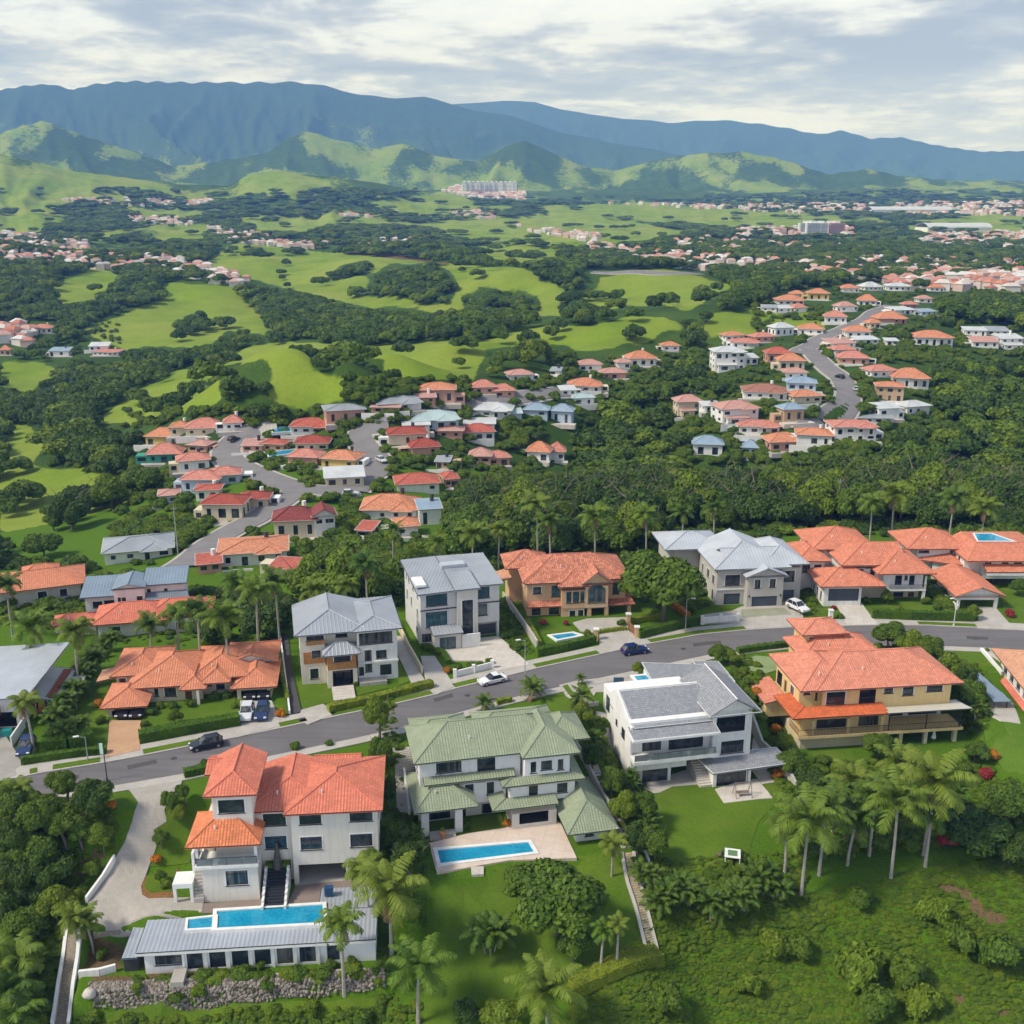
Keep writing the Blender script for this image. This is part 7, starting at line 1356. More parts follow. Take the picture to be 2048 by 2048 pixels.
# tower blocks and long sheds of the far plain
def tower(u, vb, W, Hh, c, label, group, D=14, rows=9):
    P = hit(u, vb); e = empty('apartment_tower', P, R(random.uniform(-8, 8))); tag(e, label, 'tower block', group); mb = MB(); mb.box(-W/2, W/2, 0, D, -8, Hh); mb.build('wall', M_plain('tower_%02x' % int(c[0]*255+c[2]*99), c, .8, .2, .05), e)
    g = MB()
    for j in range(rows): g.box(-W*.42, W*.42, -.6, -.2, Hh*(j+.35)/rows, Hh*(j+.72)/rows)
    g.build('window_bands', M_plain('tower_glass', (.18, .21, .25), .3), e); mb = MB(); mb.box(-W*.2, W*.2, 3, 9, Hh+.01, Hh+4); mb.build('roof_housing', TRIM, e)
sx = lambda x: x*1.06
for i in range(12): tower(sx(876+i*8.6), sx(366-(i % 2)*.6), 17, 47-(i % 2)*2, (.78, .78, .78) if i % 2 else (.85, .85, .85), 'pale slab tower in the row of white towers below the mountains', 'row of white tower blocks')
for i in range(3): tower(sx(1522+i*13), sx(443), 30, 22, (.66, .66, .66), 'grey apartment block right of centre on the plain', 'grey apartment blocks on the plain')
for i in range(2): tower(sx(1566+i*13), sx(443), 30, 22, (.55, .26, .22), 'red brick apartment block beside the grey blocks', 'red apartment blocks on the plain')
for x, y, wpx, lb in ((1810, 438, 120, 'long white vaulted shed roof among the houses on the right plain'), (1720, 403, 150, 'long pale warehouse strip far out on the right plain')):
    P = hit(sx(x), sx(y)); W = sx(wpx)*P[1]/FPX; e = empty('warehouse', P, R(4)); tag(e, lb, 'warehouse'); mb = MB(); mb.box(-W/2, W/2, 0, 60, -10, 9); mb.build('wall', P_WHITE, e); mb = MB(); n = 8
    for i in range(n):
        a0, a1 = math.pi*i/n, math.pi*(i+1)/n; f = lambda t: (30-32*math.cos(t), 9.01+9*math.sin(t)); p, q = f(a0), f(a1); mb.face([(-W/2-1, p[0], p[1]), (W/2+1, p[0], p[1]), (W/2+1, q[0], q[1]), (-W/2-1, q[0], q[1])])
    mb.build('roof', VROOF['w'][1], e)
# ------------------------------------------------------------------ woods
def roadmask():
    r = []
    for ln, wd in VR:
        for (a, b), (c, d) in zip(ln, ln[1:]):
            for t in np.linspace(0, 1, 6): r.append((a+(c-a)*t, b+(d-b)*t, wd))
    return np.array(r)
PROT = np.zeros((520, 520), bool)
def mark(u0, v0, u1, v1): PROT[max(0, int(v0/4)):max(0, int(v1/4)+1), max(0, int(u0/4)):max(0, int(u1/4)+1)] = True
for b in MIDBOX: mark(*b)
for u, v, wd in roadmask():
    P = hit(u, v); s_ = FPX/P[1]; hw = wd/2*s_; mark(u-hw, v-3, u+hw, v+3)
for b in ((0, 1140, 135, 1212), (172, 1145, 372, 1235), (120, 1205, 370, 1262)): mark(*b)
_gu, _gv = np.meshgrid(np.arange(520)*4+2, np.arange(520)*4+2); _mk = np.zeros_like(PROT)
for _i in (0, 1, 5, 7, 8, 9, 10): _mk |= inpoly(_gu, _gv, MEADOW[_i])
for _p in WOODHOLE: _mk &= ~inpoly(_gu, _gv, _p)
PROTM = _mk
FOL = [(0, 1275), (115, 1275), (125, 1295), (235, 1300), (245, 1285), (545, 1300), (575, 1225), (790, 1225), (795, 1140), (1010, 1135), (1012, 1125), (1250, 1120), (1340, 1075), (1580, 1062), (1600, 1058), (1800, 1058), (1810, 1062), (2100, 1070)]
def protected(u, v, top, hw):
    r = np.zeros(len(u), bool)
    for k in (0, .35, .7, .95):
        for o in ((-.75, 0, .75) if k < .9 else (-.3, .3)):
            j = np.clip(((v-top*k)/4).astype(int), 0, 519); i = np.clip(((u+hw*o)/4).astype(int), 0, 519); r |= PROT[j, i]
            if 0 < k < .9: r |= PROTM[j, i]
    return r
def hard(u, v): return PROT[np.clip((v/4).astype(int), 0, 519), np.clip((u/4).astype(int), 0, 519)]
def forest_points():
    rs = np.random.RandomState(12); g = 7.6; xs, ys = np.meshgrid(np.arange(-330, 330, g), np.arange(150, 700, g)); x = xs.ravel()+rs.uniform(-.48, .48, xs.size)*g; y = ys.ravel()+rs.uniform(-.48, .48, xs.size)*g
    dm = rs.uniform(6.5, 14, len(x))*np.where(rs.rand(len(x)) < .12, 1.4, 1); 
    t, l = np.meshgrid(np.arange(-.56, .56, .0085), np.arange(math.log(700), math.log(4300), .0105)); yy = np.exp(l.ravel()+rs.uniform(-.5, .5, l.size)*.0105); xx = (t.ravel()+rs.uniform(-.5, .5, l.size)*.0085)*yy
    x = np.r_[x, xx]; y = np.r_[y, yy]; dm = np.r_[dm, np.clip(yy*.0125, 8, 34)*rs.uniform(.55, 1.5, len(yy))]
    z = Hg(x, y); P = np.stack([x, y, z], 1); u, v, dep = proj(P); s_ = FPX/dep; Ht = np.clip(dm*rs.uniform(.85, 1.25, len(dm)), 6, 15)
    inside = (u > -120) & (u < 2170) & (v > 380) & (v < 1330); k_ = np.clip(y/500, .6, 4)
    wq = fbm(x/(22*k_), y/(30*k_), 4, 61); wr = fbm(x/(22*k_)+31, y/(30*k_), 4, 62); uw = u+wq*17; vw = v+wr*np.clip(26-(y-400)/90, 5, 26)*.45
    md = np.zeros(len(x), bool)
    for p in MEADOW: md |= inpoly(uw, vw, p) | inpoly(uw, vw-Ht*s_*.55, p)
    for p in WOODHOLE: md &= ~inpoly(u, v, p)
    tw = np.zeros(len(x), bool)
    for p, dn, _ in TOWN: tw |= inpoly(u, v-2, p)
    tw &= rs.rand(len(x)) > .34
    prt = protected(u, v, Ht*s_*.95, dm*s_*.42); ok = inside & (v < np.interp(u, [p[0] for p in FOL], [p[1] for p in FOL])) & ~tw
    lone = md & ((rs.rand(len(x)) < .015) | ((fbm(x/70, y/90, 3, 90) > .62) & (rs.rand(len(x)) < .8))); ok &= (~md & ~prt) | (lone & ~hard(u, v))
    # thinner woods on the far pastures
    nz = fbm(x/(260), y/(360), 3, 79); ok &= ~((y > 1500) & (nz < -.12) & (rs.rand(len(x)) < .85))
    # small shrubby gardens between the village houses
    return P[ok], dm[ok], Ht[ok], u[ok], v[ok], dep[ok]
FP, FD, FH, FU, FV, FDEP = forest_points()
_rs = np.random.RandomState(4); FK = _rs.choice(5, len(FP), p=[.32, .26, .16, .1, .16])
LMK = [(90, 1240, 'the left edge, above the metal roofed house'), (270, 1220, 'the low terracotta roofed house'), (650, 1200, 'the grey hip roofed house'), (900, 1080, 'the modern grey house'), (1130, 1060, 'the tan villa'), (1430, 1030, 'the stone clad house'), (1700, 1020, 'the red tiled house'), (1950, 1020, 'the roof pool house'), (350, 1000, 'the left village road'), (700, 1050, 'the maroon roofed house'), (1000, 930, 'the village edge'), (1600, 930, 'the ridge village'), (60, 1000, 'the left valley floor')]
def lmk(u, v): return min(LMK, key=lambda q: (q[0]-u)**2+4*(q[1]-v)**2)[2]
def understory():
    rs = np.random.RandomState(77); g = 4.3; xs, ys = np.meshgrid(np.arange(-190, 190, g), np.arange(190, 400, g)); x = xs.ravel()+rs.uniform(-.5, .5, xs.size)*g; y = ys.ravel()+rs.uniform(-.5, .5, xs.size)*g
    P = np.stack([x, y, Hg(x, y)], 1); u, v, dep = proj(P); s_ = FPX/dep; d = rs.uniform(3.5, 6, len(x)); ht = d*rs.uniform(.6, .95, len(x)); md = np.zeros(len(x), bool)
    for p in MEADOW: md |= inpoly(u, v, p)
    ok = (u > -60) & (u < 2110) & (v < np.interp(u, [p[0] for p in FOL], [p[1]+14 for p in FOL])) & ~md & ~protected(u, v, ht*s_, d*s_*.4); return P[ok], d[ok], ht[ok]
UP, UD, UH = understory(); UK = _rs.choice(5, len(UP))
order = np.argsort(FDEP); NIND = 235; TN = ('mid green', 'dark green', 'bright green', 'tall mid green', 'spreading dark green')
for i in order[:NIND]:
    tree(0, 0, FH[i]*1.1, FD[i]*1.12, int(FK[i]), f'{TN[FK[i]]} forest tree behind {lmk(FU[i], FV[i])}', f'{TN[FK[i]]} forest trees behind {lmk(FU[i], FV[i])}', near=True, base=FP[i], name='forest_tree')
def instancer(name, label, cat, P, S, K, meshes):
    """one object that plants many crowns (uncountable woodland)"""
    me = bpy.data.meshes.new(name); me.from_pydata([tuple(map(float, p)) for p in P], [], [])
    for nm, tp, dat in (('scl', 'FLOAT_VECTOR', S), ('rz', 'FLOAT', np.random.RandomState(2).uniform(0, 6.28, len(P))), ('pick', 'INT', K)):
        a = me.attributes.new(nm, tp, 'POINT'); a.data.foreach_set('vector' if tp == 'FLOAT_VECTOR' else 'value', np.asarray(dat, 'f' if tp != 'INT' else 'i').ravel())
    o = link(name, me); tag(o, label, cat, kind='stuff')
    ng = bpy.data.node_groups.new(name, 'GeometryNodeTree'); ng.interface.new_socket('Geometry', in_out='INPUT', socket_type='NodeSocketGeometry'); ng.interface.new_socket('Geometry', in_out='OUTPUT', socket_type='NodeSocketGeometry')
    N = ng.nodes; L = ng.links; gi = N.new('NodeGroupInput'); go = N.new('NodeGroupOutput'); jn = N.new('GeometryNodeJoinGeometry')
    def na(nm, tp): q = N.new('GeometryNodeInputNamedAttribute'); q.data_type = tp; q.inputs[0].default_value = nm; return q.outputs[0]
    sc_ = na('scl', 'FLOAT_VECTOR'); rz = na('rz', 'FLOAT'); pk = na('pick', 'INT'); cx = N.new('ShaderNodeCombineXYZ'); L.new(rz, cx.inputs[2])
    for k, ob in enumerate(meshes):
        oi = N.new('GeometryNodeObjectInfo'); oi.inputs[0].default_value = ob; oi.transform_space = 'ORIGINAL'
        cmp_ = N.new('FunctionNodeCompare'); cmp_.data_type = 'INT'; cmp_.operation = 'EQUAL'; L.new(pk, cmp_.inputs[2]); cmp_.inputs[3].default_value = k
        ip = N.new('GeometryNodeInstanceOnPoints'); L.new(gi.outputs[0], ip.inputs['Points']); L.new(cmp_.outputs[0], ip.inputs['Selection']); L.new(oi.outputs['Geometry'], ip.inputs['Instance']); L.new(cx.outputs[0], ip.inputs['Rotation']); L.new(sc_, ip.inputs['Scale']); L.new(ip.outputs[0], jn.inputs[0])
    L.new(jn.outputs[0], go.inputs[0]); md = o.modifiers.new('plant', 'NODES'); md.node_group = ng; return o
# five real trees of the belt lend their crown shapes to the woodland
PRO = []
for k in range(5):
    i = order[NIND+k*9]; o = tree(0, 0, FH[i], FD[i], k, f'{TN[k]} forest tree behind {lmk(FU[i], FV[i])}', f'{TN[k]} forest trees behind {lmk(FU[i], FV[i])}', near=False, base=FP[i], name='forest_tree'); PRO.append([c for c in o.children if c.name.startswith('crown')][0])
rest = order[NIND:]; Pz = FP[rest].copy(); Pz[:, 2] += FH[rest]*.18
instancer('woodland', 'dense tropical woodland covering the valleys and far hills', 'woodland', np.vstack([Pz, UP]), np.vstack([np.stack([FD[rest]*.56, FD[rest]*.56, FH[rest]*.62], 1), np.stack([UD*.56, UD*.56, UH*.7], 1)]), np.r_[FK[rest], UK], PRO)
# ------------------------------------------------------------------ gardens close by   (K, x, y, crown width m, height m, kind)
NT_ = [
 (Z0, 430, 285, 4.6, 6, 3, 'thin grey green tree beside the road, left of the dark round tree'), (Z0, 620, 345, 5.8, 6.5, 1, 'dark glossy tree at the road edge left of the paved drive'), (Z0, 60, 400, 5, 6, 0, 'leafy tree at the left edge just below the road'), (Z0, 240, 480, 6, 6.5, 0, 'spreading tree in the left wood, upper row'), (Z0, 440, 560, 5.2, 6, 3, 'tree above the bright round bush in the left wood'),
 (Z0, 90, 600, 5.5, 6.5, 1, 'dark tree at the left edge, upper part of the wood'), (Z0, 685, 630, 4.0, 4.6, 2, 'bright round tree next to the curved lawn by the drive'), (Z0, 230, 700, 6.2, 7, 0, 'big green tree in the middle of the left wood'), (Z0, 120, 830, 6, 7, 1, 'dark tree low in the left wood, at its left'), (Z0, 350, 830, 6.2, 7, 1, 'broad dark tree left of the low white drive wall'),
 (Z0, 50, 1040, 5, 6, 4, 'dense round tree at the left edge'), (Z0, 385, 1090, 5.4, 5.6, 2, 'bright round tree by the top of the garden stairs'), (Z0, 230, 980, 5, 6, 4, 'dark tree behind the bright round tree by the stairs'), (Z0, 170, 1220, 6, 6.5, 0, 'arching tree left of the garden stairs'), (Z0, 560, 620, 4, 4.6, 3, 'slim tree between two bright trees by the drive'),
 (Z0, 1150, 390, 2.6, 3.8, 0, 'small tree left of the coral roofed house, beside the drive'), (Z0, 1245, 345, 2.2, 3.4, 3, 'narrow tree by the pale side roof of the coral house'), (Z0, 1210, 480, 2.6, 3, 2, 'low leafy tree at the lawn left of the coral house'), (Z0, 1095, 655, 2.4, 3, 0, 'round clipped tree at the inner curve of the paved drive'), (Z0, 1090, 920, 1.6, 2.2, 3, 'young thin tree in the oval flower bed'),
 (Z2, 150, 190, 4.6, 8, 2, 'tall bright leafy tree by the road right of the coral roof, topmost'), (Z2, 170, 400, 3.8, 6.5, 0, 'leafy tree between coral and green roofed houses, second from road'), (Z2, 205, 600, 3.2, 6, 1, 'dark tree beside the grey steps between two houses'), (Z2, 230, 850, 4.4, 6, 0, 'tree at the right corner of the coral roofed house'), (Z2, 330, 960, 5, 6.5, 1, 'dark bushy tree left of the rectangular pool'), (Z2, 130, 1000, 4, 5.5, 2, 'leafy tree against the right wall of the coral house'),
 (Z2, 1150, 1190, 12.2, 11, 0, 'huge dark mango tree on the lawn below the rectangular pool'), (Z2, 985, 1120, 7, 6.5, 0, 'tree merging with the left side of the huge mango tree'), (Z2, 1235, 1440, 4.6, 6.5, 0, 'small leafy tree just below the huge mango tree'), (Z2, 640, 1840, 3, 5, 1, 'dark pointed tree at the bottom edge left of centre'),
 (Z2, 1285, 200, 3.6, 5, 2, 'leafy tree at the upper right corner of the green roof'), (Z2, 1345, 420, 3.8, 5, 1, 'dark tree right of the green roof beside the path'), (Z2, 1450, 560, 4.2, 6, 0, 'tree at the left wall of the white modern house'), (Z2, 1510, 700, 4.4, 6, 2, 'bright tree in the row right of the green roofed house'), (Z2, 1620, 700, 4.2, 6, 0, 'tree at the left edge of the upper bright lawn'), (Z2, 1590, 870, 4.2, 6, 1, 'darker tree in the row beside the stone steps'), (Z2, 1680, 900, 4.6, 6, 0, 'lower tree at the left edge of the bright lawn'),
 (Z3, 1680, 770, 10, 7, 1, 'broad dark tree on the slope right of the tall palms'), (Z3, 1860, 640, 8, 7, 0, 'large green tree at the right edge above the slope'), (Z3, 1880, 860, 7, 6, 4, 'dark tree at the right edge, lower of two'), (Z3, 1180, 340, 5, 5, 0, 'loose leafy tree in front of the yellow house'), (Z3, 730, 430, 5, 5, 0, 'tree in the belt between white modern and yellow houses'), (Z3, 840, 520, 5, 5, 1, 'dark tree in the belt below the yellow house corner'), (Z3, 1690, 380, 4.5, 4, 0, 'garden tree right of the yellow house columns'), (Z3, 1360, 470, 5, 4.5, 1, 'dark tree below the terrace columns of the yellow house'), (Z3, 1000, 470, 4, 4, 2, 'light green tree left of the leaning palms'),
 (Z7, 1075, 850, 7, 6.5, 0, 'leafy tree at the lower kerb behind the yellow house tower'), (Z7, 1200, 900, 5.5, 6, 2, 'bright tree right of the yellow house rear roof'), (Z7, 1330, 930, 5, 6, 0, 'tree by the road right of the yellow house'), (Z7, 1460, 1060, 5.4, 6.5, 2, 'feathery tree beside the small square lawn'), (Z7, 1590, 1220, 5.4, 6.5, 0, 'feathery tree left of the blue grey shelter roof'), (Z7, 1540, 1110, 4.6, 6, 1, 'darker tree in the row right of the salmon roof'),
 (Z6, 1045, 470, 17.5, 16, 0, 'very large round tree between the tan villa and the stone house'), (Z6, 920, 400, 8, 11, 1, 'dark tree behind the left side of the very large round tree'), (Z6, 1405, 965, 3.6, 4.4, 0, 'round tree at the kerb left of the putting green'), (Z6, 1490, 1000, 3, 3.4, 2, 'small feathery tree near the putting green'), (Z6, 895, 1075, 2.6, 3, 2, 'small round tree at the kerb by the grey shingle roof'),
 (Z7, 1050, 610, 2.8, 3.6, 2, 'yellow green tree in front of the red tiled house'), (Z7, 1615, 710, 3.0, 3.6, 2, 'bright round tree in front of the carport'), (Z7, 1900, 545, 4.2, 4.2, 0, 'round green tree right of the carport'), (Z4, 965, 1045, 2.6, 3, 0, 'small leafy tree on the lawn of the orange roofed house'), (Z2, 850, 1860, 6, 5, 2, 'large pale green bushy tree at the bottom edge')]
for K, x, y, wd, ht, k, lb in NT_:
    u, v = K(x, y); tree(u, v, ht, wd, k, lb, None)
PL = [  # crown x, y, trunk height, kind, scale, label
 (Z2, 215, 1185, 9.0, 0, 1.12, 'tall coconut palm right of the grey pavilion roof'), (Z2, 368, 1610, 7.5, 0, .95, 'yellowish palm at the lower left of the big lawn'), (Z1, 1645, 1085, 9.0, 1, .78, 'slim palm in front of the pavilion windows'), (Z2, 1090, 1730, 7, 0, 1.05, 'wide palm at the bottom edge near the flowered hedge'), (Z2, 1450, 940, 4.5, 1, .62, 'small palm beside the top of the stone steps'), (Z2, 1390, 1420, 5.5, 1, .5, 'thin young palm right of the mango tree'), (Z2, 1480, 1380, 6, 1, .42, 'second thin young palm right of the mango tree'), (Z2, 90, 1080, 6, 1, .8, 'palm against the lower right corner of the coral house'),
 (Z3, 815, 770, 10.5, 0, 1.2, 'tall palm, leftmost of the big group, with long pale trunk'), (Z3, 905, 700, 9.5, 2, 1.0, 'palm just behind the leftmost tall palm'), (Z3, 1290, 660, 11, 0, 1.15, 'tall palm in the middle of the right group'), (Z3, 1478, 550, 12.5, 0, 1.25, 'tallest palm of the right group with leaning trunk'), (Z3, 1165, 640, 8.5, 2, 1.0, 'dark palm between the tall palms'), (Z3, 715, 790, 6.5, 2, .8, 'short palm at the lawn edge left of the tall palms'), (Z3, 1045, 740, 7, 2, .95, 'low dark palm inside the tall palm group'), (Z3, 1060, 560, 7, 0, .9, 'palm behind the tall group, upper left'), (Z3, 1290, 480, 7.5, 0, .95, 'palm behind the tall group, upper middle'), (Z3, 1440, 690, 7, 2, .9, 'shorter palm under the tallest palm'),
 (Z3, 960, 620, 6.5, 2, .8, 'palm near the lawn corner behind the group'), (Z4, 150, 985, 7.5, 1, .72, 'palm in front of the metal roofed house'), (Z0, 605, 1215, 4.6, 1, .62, 'short palm at the top of the garden stairs'), (Z0, 500, 1200, 4.2, 0, .5, 'smaller palm leaning over the garden stairs'), (Z6, 228, 1195, 1.6, 3, .8, 'small fan palm by the kerb above the green roof'), (Z2, 735, 165, 1.4, 3, .75, 'small yellow palm behind the green roof'), (Z2, 1030, 75, 1.8, 3, .85, 'small palm at the kerb above the green roof corner'), (Z6, 530, 1140, 1.2, 3, .4, 'tiny palm in the striped court'), (Z2, 1280, 120, 2.6, 3, .8, 'palm in the corner right of the green roof'), (Z0, 150, 330, 3.5, 1, .6, 'young palm at the left edge by the road'),
 (Z0, 95, 1480, 4.5, 1, 1.0, 'drooping palm at the lower left edge'), (Z0, 60, 1700, 4.5, 2, 1.0, 'dark drooping palm at the lower left'), (Z0, 60, 1900, 4, 1, 1.0, 'drooping palm in the bottom left corner')]
for K, x, y, ht, k, s, lb in PL:
    u, v = K(x, y); palm(u, v, ht, k, lb, None, s*1.13)
for i, (x, y, ht, s) in enumerate([(1015, 950, 14, 1.1), (1040, 985, 13, .85), (1125, 975, 13, .95), (1222, 972, 12, .95), (1290, 968, 12, .8), (1690, 935, 12, 1.15), (1648, 950, 11, 1.0), (1800, 940, 12, 1.15), (890, 1010, 10, .9), (940, 1000, 10, .8), (690, 1065, 10, 1.0), (60, 1185, 9, 1.0), (135, 1190, 10, 1.0), (370, 1155, 11, 1.0), (425, 1165, 11, 1.05), (480, 1115, 12, 1.05), (520, 1095, 12, 1.0), (450, 1100, 10, .9), (330, 1160, 9, .9), (280, 1180, 8, .8), (595, 1115, 8, .8), (650, 1105, 9, .8), (10, 1105, 10, .9), (740, 1000, 9, .7), (660, 1030, 9, .7), (1350, 960, 10, .8), (1860, 960, 12, .9), (1450, 890, 9, .7), (1530, 900, 9, .6), (830, 1025, 9, .7)]):
    palm(x*1.06, y*1.06, ht, (1, 2, 0)[i % 3], f'palm rising from the woods behind {lmk(x*1.06, y*1.06)}', f'palms in the woods behind {lmk(x*1.06, y*1.06)}', s*1.1)
AR = [(Z2, 770, 1380, 7.0, 'large clumping palm on a red earth bed in the lawn'), (Z3, 60, 1120, 5.5, 'clumping palm at the left end of the lawn edge'), (Z3, 200, 1080, 5.5, 'clumping palm under the white garden table, left'), (Z3, 330, 1150, 6, 'broad clumping palm below the white garden table'), (Z3, 460, 1100, 6, 'clumping palm right of the white garden table'), (Z3, 580, 1020, 5.5, 'clumping palm at the lower right lawn corner'), (Z3, 660, 1090, 4.5, 'small clumping palm left of the long pale trunk'),
 (Z4, 600, 620, 5, 'clumping palm behind the upper left corner of the orange roof'), (Z4, 530, 720, 5, 'clumping palm at the head of the narrow side lawn'), (Z4, 470, 800, 5, 'second clumping palm along the narrow side lawn'), (Z4, 410, 880, 5, 'third clumping palm along the narrow side lawn'), (Z4, 350, 950, 5, 'fourth clumping palm along the narrow side lawn'), (Z4, 300, 1030, 5, 'fifth clumping palm, beside the brick walled house'), (Z4, 340, 1120, 5, 'last clumping palm behind the rounded hedge'), (Z4, 430, 1090, 4, 'low clumping palm right of the last one'),
 (Z2, 330, 880, 4, 'clumping palm by the left corner of the pink terrace'), (Z2, 1540, 560, 4, 'clumping palm along the path right of the green roof'), (Z2, 1660, 800, 4, 'clumping palm at the bright lawn edge'), (Z2, 1350, 330, 3.6, 'clumping palm beside the grey path'), (Z2, 1640, 1080, 5, 'clumping palm below the lawn wall'), (Z6, 500, 1290, 3, 'clumping palm at the striped court corner'), (Z7, 1640, 1330, 4, 'clumping palm beside the blue grey shelter'), (Z3, 1270, 600, 5, 'clumping palm at the foot of the rear palms'), (Z3, 1560, 620, 5, 'clumping palm right of the tallest palm')]
for K, x, y, wd, lb in AR: u, v = K(x, y); areca(u, v, wd, lb)
